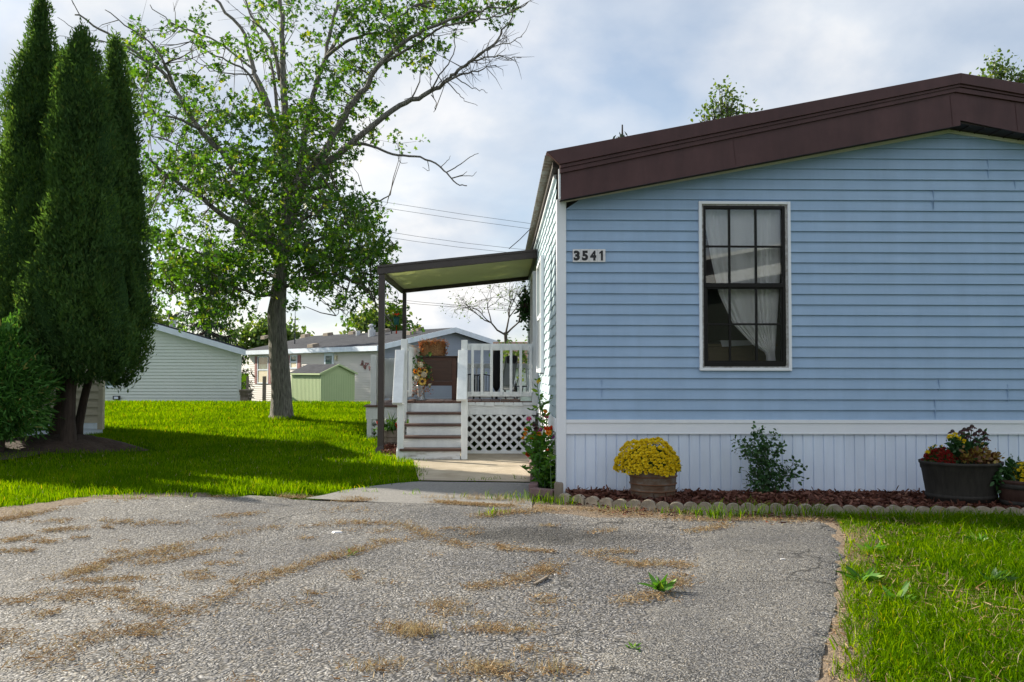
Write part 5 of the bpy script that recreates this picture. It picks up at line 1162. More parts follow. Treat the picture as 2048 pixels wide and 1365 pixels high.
# power lines
for i, (a, b, lab) in enumerate((((707, 394), (1068, 448.5), 'uppermost of the six power lines crossing the sky behind the awning'), ((715, 407), (1065, 458.7), 'second power line from the top, just below the uppermost'), ((781, 465), (1032, 498), 'third power line from the top, ending at the awning beam'),
                             ((783, 476), (1004, 504), 'fourth power line from the top, close above the awning beam'), ((644, 583), (976, 616), 'fifth power line from the top, seen under the awning'), ((654, 590), (971, 619), 'lowest of the six power lines, seen under the awning'))):
    Y = 55.0; p, q = W(*a, Y), W(*b, Y); d = (q - p); pts = [p + d * k + Vector((0, 0, -.25 * k * (1 - k))) for k in np.linspace(-2.2, 3.4, 15)]
    s = MB(); s.tube(pts, 0.012, 5); o_ = s.build('power_line', 'pewter', origin=pts[7]); tag(o_, lab, 'power line', 'power lines behind the houses')
# ------------------------------------------------------------------ what the front window mirrors, behind the camera
nb = thing('mobile_home', (9.0, -7.5, 0), 'dark neighbouring mobile home with white rake boards, mirrored in the front window', 'mobile home')
nx0, nx1, ny = 4.0, 13.5, -7.0
s = MB(); s.prism([(nx0 + .6, ny, -.1), (nx1, ny, -.1), (nx1, ny, 5.2), (nx0 + .6, ny, 3.55)], (0, -.3, 0)); s.build('wall', mat('dark_green_siding', (0.035, 0.045, 0.04), 0.7, (3, 3)), nb)
s = MB(); s.beam((nx0 - .3, ny + .35, 3.35), (nx1, ny + .35, 5.1), .05, .30, (0, 0, 1)); s.build('rake_board', 'trimwhite', nb)
s = MB(); s.beam((nx0 - .3, ny + .30, 4.0), (nx1, ny + .30, 5.75), .05, .10, (0, 0, 1)); s.build('rake_board', 'trimwhite', nb)
s = MB(); s.prism([(nx0 - .3, ny + .32, 3.45), (nx1, ny + .32, 5.2), (nx1, ny + .32, 5.75), (nx0 - .3, ny + .32, 4.0)], (0, -1.2, 0)); s.build('roof', 'shingle', nb)
s = MB(); s.box(nx0 + .35, nx0 + .5, ny + .2, ny + .35, 0, 3.5); s.build('porch_post', 'trimwhite', nb)
s = MB(); s.box(nx0, nx1, ny + .6, ny + .68, .95, 1.08); s.build('rail', 'trimwhite', nb)
for i in range(30):
    s = MB(); x = nx0 + .1 + i * .2; s.box(x, x + .06, ny + .62, ny + .66, .15, .95); s.build('baluster', 'trimwhite', nb)
# ------------------------------------------------------------------ the big maple
TY = 18.0
tb0 = W(564, 842, TY); tree = thing('maple_tree', (tb0.x, TY, gz(tb0.x, TY)), 'large thinning maple tree with thick grey trunk and bare upper twigs, on the lawn', 'tree')
g = np.random.default_rng(21)
PXM = TY / F_PX
def T(px, py, dy=0.0):
    return W(px, py, TY + dy)
tr = MB()
gt = gz(tb0.x, TY)
trunk_px = [(563, 850, 38), (563, 841, 29), (563.5, 830, 25), (563.5, 815, 23.5), (563, 780, 21.5), (559.5, 730, 20.5), (557, 690, 20.2), (555, 655, 19.2), (553.5, 625, 19.5), (556, 600, 17.5), (560, 560, 15.5), (563, 520, 14.5), (567, 490, 15.5), (571, 462, 16)]
pts = [T(a, b) for a, b, r in trunk_px]
fine = []; rad = []
for i in range(len(pts) - 1):
    for q in range(4):
        fine.append(pts[i].lerp(pts[i + 1], q / 4)); rad.append((trunk_px[i][2] * (1 - q / 4) + trunk_px[i + 1][2] * q / 4) * PXM * .9)
fine.append(pts[-1]); rad.append(trunk_px[-1][2] * PXM)
tr.tube(fine, rad, 26)
for j, v in enumerate(tr.v):                                # burls and flutes
    v = Vector(v); i = j // 26; a = 2 * math.pi * (j % 26) / 26; ctr = fine[min(i, len(fine) - 1)]; d = v - ctr
    f = 1 + 0.045 * math.sin(3 * a + v.z * 1.3) + 0.03 * math.sin(7 * a + v.z * 4) + 0.05 * (vnoise([a * 2], [v.z * 3], 1, 3)[0] - .5)
    if i < 9: f += 0.25 * max(0, math.sin(4.0 * a + 1)) * (9 - i) / 9
    tr.v[j] = tuple(ctr + d * f)
tr.build('trunk', 'bark', tree, smooth=True)
segs = []                                                   # sample points on branches, for twigs
def limb(px, r0, r1, dy0=0.0, dy1=0.0, wig=0.03, leafy=True):
    n = len(px); P = []; Rr = []
    raw = [T(a, b, dy0 + (dy1 - dy0) * (i / (n - 1)) ** 0.8) for i, (a, b) in enumerate(px)]
    for i in range(n - 1):
        p0, p1, p2, p3 = raw[max(i - 1, 0)], raw[i], raw[i + 1], raw[min(i + 2, n - 1)]
        for q in range(4):
            t = q / 4; c = 0.5 * ((2 * p1) + (p2 - p0) * t + (2 * p0 - 5 * p1 + 4 * p2 - p3) * t * t + (3 * p1 - p0 - 3 * p2 + p3) * t ** 3)
            P.append(c + Vector(g.normal(size=3) * wig * (i + t) / n)); Rr.append((r0 + (r1 - r0) * ((i + t) / (n - 1)) ** 0.85) * PXM)
    P.append(raw[-1]); Rr.append(r1 * PXM)
    m = MB(); m.tube(P, Rr, 9 if r0 > 5 else 6); m.build('limb', 'bark', tree, smooth=True)
    if leafy: segs.extend((p, r) for p, r in zip(P, Rr))
    return P
L_ = []
L_.append(limb([(572, 470), (577, 420), (578, 370), (572, 300), (569, 240), (568, 183), (565, 110), (564, 50), (560, -40), (556, -150)], 13, 3, 0, .6))
limb([(573, 470), (585, 430), (600, 385), (612, 352), (632, 325), (647, 308), (675, 256), (704, 208), (730, 176), (762, 128), (799, 95), (850, 62), (910, 38), (960, 20), (1020, 12)], 12, 1.2, 0, -1.6)
limb([(612, 352), (640, 335), (675, 311), (700, 289), (744, 253), (799, 212), (846, 192), (886, 168), (910, 147), (937, 125), (981, 94), (1010, 60), (1025, 20)], 8.5, 1, -.2, -1.8)
limb([(886, 168), (920, 150), (954, 142), (993, 131)], 2.6, .7, -1.4, -1.7, leafy=False)
limb([(937, 125), (965, 118), (995, 112), (1015, 116), (1043, 116)], 1.8, .5, -1.5, -2, leafy=False)
limb([(910, 147), (950, 115), (985, 95), (1020, 84), (1044, 74)], 2.0, .5, -1.5, -2.1, leafy=False)
limb([(905, 150), (930, 168), (958, 180), (975, 186)], 1.3, .4, -1.5, -1.6, leafy=False)
limb([(895, 165), (915, 185), (930, 203), (955, 212)], 1.2, .4, -1.4, -1.2, leafy=False)
limb([(822, 200), (838, 165), (842, 128)], 1.8, .7, -1.1, -.9, leafy=False)
limb([(862, 182), (880, 150), (902, 120), (912, 70), (912, 45)], 1.8, .5, -1.2, -1.6, leafy=False)
limb([(862, 190), (872, 205), (867, 225)], 1, .5, -1.2, -1.0)
limb([(700, 291), (722, 288), (745, 293), (785, 309), (829, 313), (870, 327), (893, 347), (913, 367), (934, 372)], 3.6, 1, -.4, -1.0, .012, False)
limb([(893, 345), (915, 333), (940, 315), (957, 307)], 1.3, .5, -.8, -1.0, .01, False)
limb([(903, 357), (925, 350), (934, 343)], 1.1, .4, -.9, -.9, .01, False)
limb([(905, 357), (925, 352), (945, 352), (953, 344)], 1, .4, -.9, -.8, .01, False)
limb([(880, 336), (895, 322), (901, 312)], .9, .4, -.9, -.8, .01, False)
limb([(855, 322), (858, 342), (845, 335)], .9, .4, -.8, -.6, .01, False)
limb([(796, 311), (800, 325), (815, 326)], .9, .4, -.6, -.4, .01, False)
limb([(590, 400), (600, 330), (612, 250), (634, 165), (650, 118), (660, 62), (676, 0), (690, -60)], 8, 2.4, 0, 1.2)
limb([(650, 120), (685, 62), (715, 20), (740, -5), (760, -40)], 4.5, 1.5, .6, .8)
limb([(655, 112), (690, 85), (730, 70), (765, 63), (800, 35), (830, 10)], 4, 1.2, .6, .2)
limb([(770, 125), (830, 90), (870, 62), (900, 50), (960, 40), (1010, 30), (1055, 6)], 2.8, .9, -.9, -1.6)
limb([(572, 440), (571, 390), (566, 330), (548, 250), (520, 170), (506, 139), (490, 70), (440, 10), (400, -60)], 10, 2, 0, 1.5)
limb([(560, 160), (543, 80), (520, 55), (506, 37), (488, -5), (476, -60)], 4.5, 1.6, .5, 1.2)
limb([(556, 240), (545, 140), (525, 90), (512, 60), (500, 20)], 4, 1.2, .5, 1.8)
limb([(512, 143), (470, 110), (430, 80), (380, 62), (340, 45), (300, 10)], 3, .9, 1, 1.6)
limb([(540, 230), (500, 150), (460, 125), (425, 108), (380, 84)], 3.4, 1, .8, .2)
limb([(506, 150), (470, 148), (420, 140), (385, 118)], 2, .6, .8, -.2)
limb([(562, 540), (545, 500), (521, 476), (470, 447), (404, 399), (334, 351), (287, 311)], 9.5, 2, 0, -1.4)
limb([(560, 530), (530, 440), (500, 400), (459, 325), (426, 289), (396, 256), (352, 183), (312, 135), (257, 99), (200, 55), (150, 30)], 8.5, 1.4, 0, -1.2)
limb([(398, 258), (352, 237), (300, 228), (265, 222)], 3.4, .9, -.8, -1.6)
limb([(352, 183), (320, 110), (270, 62), (210, 20)], 2.6, .8, -1, -1.8)
limb([(312, 135), (240, 95), (170, 70), (115, 35)], 2, .5, -1.1, -1.4, leafy=False)
limb([(205, 85), (160, 78), (118, 72)], 1, .4, -1.3, -1.5, leafy=False)
limb([(540, 495), (500, 420), (460, 370), (420, 350), (350, 290), (300, 270)], 5, 1.2, .2, 1.8)
limb([(553, 605), (546, 590), (520, 592), (480, 580), (430, 570), (380, 572), (340, 590)], 4.5, 1, 0, -1.2)
limb([(560, 560), (520, 540), (450, 520), (380, 500), (320, 500)], 4, 1, 0, 1.5)
limb([(570, 575), (600, 560), (650, 548), (700, 560), (735, 585), (765, 625), (790, 655)], 4, .8, 0, -1.8)
limb([(700, 560), (690, 600), (672, 632)], 1.6, .6, -1, -1.2)
limb([(567, 510), (610, 490), (660, 470), (710, 430), (760, 400), (778, 392)], 5, 1, 0, 1.2)
limb([(600, 495), (650, 505), (710, 500), (770, 498), (790, 490)], 3.4, .8, .2, -.8)
limb([(566, 470), (600, 445), (640, 420), (680, 400)], 3.4, .9, 0, -1.6)
limb([(552, 480), (520, 465), (500, 462), (478, 470)], 2, .8, -.4, -.9, leafy=False)
clusters = [  # px, py, rx, ry, clumps
    (450, 470, 130, 95, 110), (395, 565, 85, 60, 60), (330, 560, 45, 40, 14), (565, 440, 95, 95, 85), (640, 470, 95, 85, 78), (715, 480, 65, 60, 44), (700, 545, 60, 35, 26), (755, 510, 32, 40, 14),
    (440, 350, 105, 75, 66), (350, 330, 65, 55, 22), (560, 240, 95, 55, 44), (545, 320, 90, 60, 56), (630, 265, 55, 55, 28), (685, 310, 50, 36, 16), (700, 255, 50, 30, 12),
    (345, 220, 70, 60, 34), (300, 150, 50, 55, 22), (270, 80, 40, 40, 8), (395, 200, 55, 55, 16), (460, 240, 60, 50, 18), (500, 110, 90, 60, 14), (400, 60, 70, 40, 7), (565, 60, 70, 70, 20), (640, 40, 60, 45, 12),
    (700, 30, 60, 40, 18), (770, 40, 60, 45, 24), (850, 35, 65, 32, 24), (930, 25, 60, 22, 20), (1010, 14, 45, 12, 9), (790, 95, 60, 32, 20), (860, 95, 35, 22, 8), (740, 140, 50, 36, 12), (690, 130, 40, 36, 9), (640, 165, 40, 40, 10), (700, 190, 45, 36, 10),
    (730, 220, 40, 28, 7), (805, 290, 22, 16, 4), (285, 430, 40, 70, 16), (310, 390, 40, 50, 12), (740, 405, 36, 16, 6), (735, 590, 34, 24, 7), (785, 650, 18, 16, 4), (700, 615, 26, 26, 6), (460, 620, 60, 30, 16), (400, 628, 50, 24, 10), (865, 222, 8, 8, 1),
    (620, 350, 55, 50, 24), (500, 540, 50, 50, 26), (600, 560, 50, 25, 14), (640, 545, 60, 26, 14)]
SP = np.array([list(p) for p, r in segs])
LP, LD = [], []; tw = MB(); ntw = 0
for px, py, rx, ry, n in clusters:
    for _ in range(int(n * (.72 if py > 330 else .6))):
        a = g.uniform(0, 2 * np.pi); q = math.sqrt(g.uniform(0, 1)); x, y = px + rx * q * math.cos(a), py + ry * q * math.sin(a)
        dens = min(1.0, (rx * ry) / 4000); c = np.array(list(T(x, y, g.normal() * (0.5 + 1.1 * dens))))
        d2 = ((SP - c) ** 2).sum(1); j = int(np.argmin(d2 + 0.15 * g.random(len(d2)))); b = SP[j]; v = c - b; ln = np.linalg.norm(v)
        if ln > 1.5: c = b + v / ln * (1.1 + .4 * g.random()); v = c - b; ln = np.linalg.norm(v)
        mid = b + v * .5 + np.array([0, 0, .10 * ln]) + g.normal(size=3) * .05
        side = np.cross(v, g.normal(size=3)); side /= max(np.linalg.norm(side), 1e-6); m1 = b + v * .3 + side * .045 * ln * g.normal(); m2_ = b + v * .65 - side * .06 * ln * g.normal() + np.array([0, 0, .06 * ln])
        tw.tube([b, m1, m2_, c], [.012, .009, .006, .003], 4, False)
        tip = v / max(ln, 1e-3)
        for k in range(int(g.integers(2, 4))):              # side twigs with leaf bunches
            e = c + g.normal(size=3) * (.20, .20, .16); tw.tube([mid * .3 + c * .7, e], [.006, .003], 3, False)
            m = int(g.integers(10, 17)); LP.append(e + g.normal(size=(m, 3)) * (.085, .085, .07)); LD.append(g.normal(size=(m, 3)) + tip * .5 + np.array([0, 0, -.45]))
for j in range(0, len(SP), 5):                              # bare twigs
    b = SP[j]
    if b[2] > 5.5 and g.random() < .75:
        d = g.normal(size=3) + np.array([np.sign(b[0] - tb0.x) * .8, 0, .7]); d /= np.linalg.norm(d); l = g.uniform(.4, 1.0)
        e = b + d * l; tw.tube([b, b + d * l * .5 + g.normal(size=3) * .05, e], [.010, .007, .003], 4, False)
        for _ in range(3):
            h = b + d * l * g.uniform(.3, .9); tw.tube([h, h + (d + g.normal(size=3) * .7) * l * .4], [.005, .002], 3, False)
tw.build('twigs', 'twig', tree)
LP, LD = np.concatenate(LP), np.concatenate(LD)
n = len(LP); sz = g.uniform(.075, .135, n); V, Fq = leaves(LP, LD, sz, sz * g.uniform(.75, 1.0, n), LOBED, .35, 2)
link('crown', mesh_np('crown', V, Fq), 'maple', tree)
# bare twigs on the leafless right-hand limbs
bt = MB()
for path in ([(886, 168), (937, 125), (981, 94), (1020, 60)], [(920, 150), (954, 142), (993, 131)], [(937, 125), (965, 118), (995, 112), (1043, 116)], [(950, 115), (985, 95), (1044, 74)]):
    for a, b in zip(path[:-1], path[1:]):
        for _ in range(5):
            t = g.random(); c = T(a[0] + (b[0] - a[0]) * t, a[1] + (b[1] - a[1]) * t, -1.6); d = Vector((g.uniform(.1, 1), g.normal() * .4, g.normal() * .9)); d.normalize(); l = g.uniform(.2, .55)
            bt.tube([c, c + d * l * .5 + Vector(g.normal(size=3) * .03), c + d * l], [.007, .005, .002], 4, False)
bt.build('bare_twigs', 'twig', tree)

# ------------------------------------------------------------------ arborvitae
FAN = np.array([(0, .1), (.45, .5), (.62, .18), (1, 0), (.55, -.5), (0, -.1)])
def spire(name, label, cx, Y, top_py, base_py, prof_px, n, seed, trunk=None, group='arborvitae beside the tan home'):
    """prof_px: [(py, halfwidth px)] from top down"""
    g = np.random.default_rng(seed); sc = Y / F_PX
    base = W(cx, base_py, Y); t = thing(name, (base.x, Y, gz(base.x, Y)), label, 'arborvitae', group)
    zs = np.array([W(cx, p[0], Y).z for p in prof_px])[::-1]; rs = np.array([p[1] * sc for p in prof_px])[::-1]
    ax = np.array([W(p[2] if len(p) > 2 else cx, p[0], Y).x for p in prof_px])[::-1]
    lump = lambda a, z: 1 + .30 * (vnoise(a * 2.2 + seed, z * 1.3, 1.0, seed) - .5) * 2 + .17 * (vnoise(a * 5 + seed, z * 3.1, 1.0, seed + 1) - .5) * 2
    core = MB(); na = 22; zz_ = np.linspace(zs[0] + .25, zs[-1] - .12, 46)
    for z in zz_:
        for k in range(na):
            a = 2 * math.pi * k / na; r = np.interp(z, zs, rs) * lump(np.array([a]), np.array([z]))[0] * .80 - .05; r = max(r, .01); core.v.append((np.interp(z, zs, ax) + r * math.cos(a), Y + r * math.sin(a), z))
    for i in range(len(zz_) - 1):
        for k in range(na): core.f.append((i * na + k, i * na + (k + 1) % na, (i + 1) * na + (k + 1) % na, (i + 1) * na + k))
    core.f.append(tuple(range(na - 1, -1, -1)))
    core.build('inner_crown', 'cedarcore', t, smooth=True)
    # plumes of flat sprays that stand a little off the core
    w = np.interp(np.linspace(zs[0], zs[-1], 200), zs, rs) + .05; cdf = np.cumsum(w) / w.sum(); nc = int(n / 2.8)
    zc = np.interp(g.random(nc), cdf, np.linspace(zs[0], zs[-1], 200)); ac = g.uniform(0, 2 * np.pi, nc); ac = np.where(np.sin(ac) > .55, -ac, ac)
    rc = np.maximum(np.interp(zc, zs, rs) * lump(ac, zc) * g.uniform(.86, 1.02, nc) - .05, .012)
    Pc = np.stack([np.interp(zc, zs, ax) + rc * np.cos(ac), Y + rc * np.sin(ac), zc], 1)
    D0 = np.stack([np.cos(ac) * .5, np.sin(ac) * .5, np.full(nc, .95)], 1)
    P = np.repeat(Pc, 9, 0) + g.normal(size=(nc * 9, 3)) * (.035, .035, .05); D = np.repeat(D0, 9, 0) + g.normal(size=(nc * 9, 3)) * .5
    L = g.uniform(.03, .085, nc * 9); V, Fq = leaves(P, D, L, L * g.uniform(.24, .42, nc * 9), FAN, .15, seed)
    link('crown', mesh_np('crown', V, Fq), 'cedar', t)
    if trunk:
        m = MB(); pts = [W(a, b, Y + c) for a, b, c, r in trunk]; m.tube(pts, [q[3] * sc for q in trunk], 12)
        for j, v in enumerate(m.v):
            v = Vector(v); i = j // 12; d = v - pts[min(i, len(pts) - 1)]; a = 2 * math.pi * (j % 12) / 12
            m.v[j] = tuple(pts[min(i, len(pts) - 1)] + d * (1 + .12 * math.sin(3 * a + i) + .08 * math.sin(5 * a)))
        m.build('trunk', 'cedarbark', t, smooth=True)
    return t
YV = 12.7
spire('arborvitae', 'tallest and leftmost arborvitae spire of the dark clump by the tan home', 78, YV + .15, -8, 890,
      [(-8, 5, 86), (20, 18, 85), (70, 26, 83), (150, 44, 80), (200, 56, 78), (300, 70, 76), (420, 84, 82), (520, 92, 84), (620, 96, 86), (700, 84, 90), (745, 60, 100), (768, 30, 110)], 16000, 31,
      [(108, 896, 0, 14), (112, 850, 0, 11), (122, 800, 0, 10), (126, 740, 0, 10), (122, 600, 0, 9)])
spire('arborvitae', 'broad middle arborvitae spire at the front of the dark clump', 165, YV - .35, 57, 892,
      [(57, 4, 166), (80, 18, 166), (120, 36, 166), (180, 47, 168), (260, 60, 168), (380, 74, 168), (480, 82, 168), (600, 92, 168), (690, 92, 174), (735, 72, 186), (760, 40, 190)], 17000, 32,
      [(138, 902, 0, 22), (137, 885, 0, 16), (137, 840, 0, 13), (138, 790, 0, 12), (142, 740, 0, 11), (155, 600, 0, 9)])
spire('arborvitae', 'slim right-hand arborvitae spire nearest the maple tree', 236, YV + .2, 77, 890,
      [(77, 4, 231), (100, 16, 231), (160, 27, 234), (240, 38, 238), (340, 42, 242), (460, 50, 246), (560, 56, 246), (640, 62, 243), (700, 60, 240), (745, 46, 240), (768, 18, 245)], 12000, 33,
      [(150, 896, 0, 13), (158, 850, 0, 8.5), (168, 800, 0, 7.5), (180, 750, 0, 7), (215, 650, 0, 5)])
spire('arborvitae', 'shorter arborvitae top showing between the two front spires of the clump', 120, YV + .55, 98, 890,
      [(98, 5, 120), (120, 18, 120), (200, 26, 121), (300, 34, 122), (420, 40, 124), (560, 42, 124), (660, 30, 124)], 6000, 34, [(124, 890, 0, 10), (124, 640, 0, 8)])
spire('arborvitae', 'dark arborvitae cut by the left edge behind the yew bush', -42, YV + .9, 330, 880,
      [(330, 6, -30), (380, 30, -35), (460, 46, -38), (560, 62, -40), (680, 66, -40), (760, 46, -40), (820, 20, -40)], 6500, 35, [(-40, 890, 0, 10), (-40, 700, 0, 8)])
# two unseen spires added beyond the left edge to shade the near lawn
for i_, (X_, Y_, h_, lab) in enumerate(((-9.3, 12.0, 4.3, 'nearer of two unseen arborvitae added to shade the near lawn'), (-9.2, 12.7, 4.0, 'farther of two unseen arborvitae added to shade the near lawn'))):
    cx_ = 1000 + F_PX * X_ / Y_; k_ = F_PX / Y_; tp_ = 745 - (h_ - HC) * k_; bp_ = 745 + HC * k_
    spire('arborvitae', lab, cx_, Y_, tp_, bp_, [(tp_, 5), (tp_ + .1 * (bp_ - tp_), .28 * k_), (tp_ + .4 * (bp_ - tp_), .55 * k_), (tp_ + .75 * (bp_ - tp_), .72 * k_), (bp_ - .1 * k_, .45 * k_)], 1500, 36 + i_, [(cx_, bp_, 0, 14), (cx_, bp_ - 90, 0, 10)])
# yew bush, lower left
by = 11.9; bc = W(4, 766, by); bb = gz(bc.x, by)
t = thing('yew_bush', (bc.x, by, bb), 'rounded bright green evergreen bush at the left edge in front of the arborvitae', 'bush')
g = np.random.default_rng(41); n = 2100; d = unit(g.normal(size=(n, 3))); d[:, 1] = np.where(d[:, 1] > .5, -d[:, 1], d[:, 1])
lum = 1 + .20 * (vnoise(d[:, 0] * 3, d[:, 2] * 3, 1.0, 5) - .5) * 2 + .1 * (vnoise(d[:, 0] * 8, d[:, 2] * 8, 1.0, 6) - .5) * 2
sc = by / F_PX; rad = np.array([86, 84, 112]) * sc
Pc = np.array(list(bc)) + d * rad * (lum * g.uniform(.86, 1.03, n))[:, None]
Pc[:, 2] = np.maximum(Pc[:, 2], W(20, 850, by).z + .06 * g.normal(size=n))
P = np.repeat(Pc, 8, 0) + g.normal(size=(n * 8, 3)) * .05; D = np.repeat(d + np.array([0, 0, .35]), 8, 0) + g.normal(size=(n * 8, 3)) * .5
L = g.uniform(.05, .13, n * 8); V, Fq = leaves(P, D, L, L * g.uniform(.2, .36, n * 8), SPRAY, .2, 4); link('foliage', mesh_np('foliage', V, Fq), 'yew', t)
m = MB(); m.lathe([(.15, -rad[2] * .72), (rad[0] * .6, -rad[2] * .6), (rad[0] * .78, 0), (rad[0] * .6, rad[2] * .55), (.05, rad[2] * .78)], bc, 20); m.build('inner_foliage', 'cedarcore', t, smooth=True)
m = MB(); m.tube([(bc.x, by, bb - .05), (bc.x, by, bb + .5)], [.06, .05], 8); m.build('stem', 'cedarbark', t)
# dark soil around the arborvitae
mb_ = W(140, 895, YV); V, Fq = [], []; nr, na = 9, 40
for i in range(nr + 1):
    q = i / nr
    for k in range(na):
        a = 2 * math.pi * k / na; rr_ = q * (1 + .14 * math.sin(3 * a) + .08 * math.sin(7 * a)); x, y = mb_.x - .10 + 1.08 * rr_ * math.cos(a), YV - .08 + .72 * rr_ * math.sin(a)
        if i == nr: x = x
        V.append((x, y, gz(x, y) - .012 + .17 * (1 - q * q) + (g.random() - .5) * .02 * (i < nr)))
for i in range(nr):
    for k in range(na): Fq.append((i * na + k, i * na + (k + 1) % na, (i + 1) * na + (k + 1) % na, (i + 1) * na + k))
tag(link('soil', mesh_of('soil', V, Fq), 'soil', smooth=True), kind='structure')
pl_ = gp((-120, 935), (0, 924), (60, 916), (110, 905), (110, 893), (0, 890), (-120, 892)); sheet('soil', pl_, 'soil', .4, .02)
m = MB(); p, q = W(60, 908, YV - .5), W(106, 876, YV - .2); m.tube([p, p.lerp(q, .5) + Vector((0, 0, .05)), q], .022, 7); o_ = m.build('downspout', 'black', origin=p); tag(o_, 'black corrugated drain pipe leaning by the arborvitae trunks', 'drain pipe')
g = np.random.default_rng(43)

# ------------------------------------------------------------------ trees behind
def leafy(name, label, cat, px, base_py, Y, blobs, n, mname, seed, lsz, trunk_r=.12, group=None, shape=OVAL, twigs=0, bz=None):
    g = np.random.default_rng(seed); b = W(px, base_py, Y); z0 = gz(b.x, Y) if bz is None else bz
    t = thing(name, (b.x, Y, z0), label, cat, group); P = []; tw = MB(); zt = W(px, min(q[1] for q in blobs), Y).z
    tops = [W(q[0], q[1], Y) for q in blobs]; zc = min(v.z for v in tops); hub = Vector((b.x, Y, z0 + .55 * max(.3, zc - z0)))
    tw.tube([(b.x, Y, z0 - .1), hub], [trunk_r, trunk_r * .8], 8)
    tot = sum(q[2] * q[3] for q in blobs)
    for q, c in zip(blobs, tops):
        tw.tube([hub, hub.lerp(c, .5) + Vector((0, 0, .2)), c + Vector((0, 0, q[3] * Y / F_PX * .7))], [trunk_r * .55, trunk_r * .35, trunk_r * .08], 6)
        k = max(3, int(n * q[2] * q[3] / tot / 10)); a = g.uniform(0, 2 * np.pi, k); r = np.sqrt(g.random(k)); sc = Y / F_PX
        cl = np.array(list(c)) + np.stack([np.cos(a) * r * q[2] * sc, g.normal(size=k) * q[2] * sc * .5, np.sin(a) * r * q[3] * sc], 1)
        for e in cl[: max(6, twigs)]:
            tw.tube([c.lerp(hub, g.uniform(0, .4)), (Vector(e) + c) / 2 + Vector(g.normal(size=3) * .1), e], [trunk_r * .12, trunk_r * .08, trunk_r * .03], 4, False)
        P.append(np.repeat(cl, 10, 0) + g.normal(size=(k * 10, 3)) * lsz * 1.5)
    P = np.concatenate(P); m = len(P); L = g.uniform(.7, 1.3, m) * lsz; V, Fq = leaves(P, g.normal(size=(m, 3)) + (0, 0, -.2), L, L * .62, shape, .3, seed)
    tw.build('trunk', 'twig', t); link('crown', mesh_np('crown', V, Fq), mname, t); return t
leafy('roadside_tree', 'light green bushy tree behind the long grey home, left of the big trunk', 'tree', 530, 700, 56, [(505, 678, 26, 18), (535, 672, 30, 22), (562, 676, 24, 18), (590, 688, 24, 14), (480, 690, 20, 14)], 2600, 'fartree', 51, .30, .25)
leafy('roadside_tree', 'yellow-green leafy tree behind the shingled roof, left of the awning posts', 'tree', 752, 690, 50, [(735, 650, 30, 22), (770, 640, 26, 24), (752, 662, 40, 14), (795, 652, 16, 20)], 2200, 'fartree', 52, .27, .25)
leafy('roadside_tree', 'leafy treetop poking above the middle of the brown roof', 'tree', 1450, 300, 26, [(1426, 222, 9, 30), (1444, 200, 8, 26), (1458, 212, 9, 34), (1474, 226, 10, 20), (1492, 240, 10, 12), (1512, 230, 6, 8), (1412, 238, 8, 12)], 760, 'fartree', 53, .11, .10, twigs=12)
leafy('roadside_tree', 'leafy treetop above the right end of the brown roof', 'tree', 2000, 250, 26, [(1990, 136, 10, 26), (2002, 150, 12, 18), (1974, 160, 9, 7), (2024, 142, 9, 6), (2036, 158, 14, 12), (2060, 160, 20, 16)], 800, 'fartree', 54, .11, .10, twigs=12)
leafy('vine', 'leafy vine climbing over the low brown-roofed home behind the porch', 'vine', 1030, 760, 28, [(1022, 705, 26, 18), (1050, 722, 14, 28), (1010, 725, 14, 14)], 420, 'fartree', 55, .12, .04)
leafy('roadside_tree', 'dark treeline tree far behind the pale grey-green home', 'tree', 330, 690, 60, [(320, 650, 30, 24), (300, 660, 20, 20)], 700, 'fartree', 56, .3, .2)
# thin, nearly leafless tree
def baretree(name, label, px, base_py, Y, seed):
    g = np.random.default_rng(seed); b = W(px, base_py, Y); z0 = gz(b.x, Y); t = thing(name, (b.x, Y, z0), label, 'tree'); m = MB(); tips = []
    def grow(p, d, l, r, k):
        e = p + d * l; m.tube([p, p.lerp(e, .5) + Vector(g.normal(size=3) * l * .06), e], [r, r * .85, r * .7], 5 if k < 3 else 3, False)
        if k >= 7: tips.append(e); return
        for _ in range(3 if k < 4 else 2):
            v = (d + Vector(g.normal(size=3) * .55)).normalized(); v.z = v.z * .8 + .12 - .05 * k; grow(e, v.normalized(), l * g.uniform(.66, .88), r * .62, k + 1)
    top = W(px + 6, 665, Y); m.tube([(b.x, Y, z0), (b.x - .2, Y, top.z)], [.085, .065], 8)
    for dx_ in (-.9, .15, .8): grow(Vector((b.x - .2, Y, top.z - .1)), Vector((dx_, g.normal() * .3, .75)).normalized(), .72, .042, 1)
    m.build('trunk', 'twig', t); P = np.array([list(x) for x in tips]); P = P[g.random(len(P)) < .6]; n = len(P)
    V, Fq = leaves(P, g.normal(size=(n, 3)), g.uniform(.05, .10, n), np.full(n, .05)); link('crown', mesh_np('crown', V, Fq), 'fartree', t)
baretree('bare_tree', 'thin nearly leafless tree with fine twigs behind the front railing', 1021, 760, 33, 61)
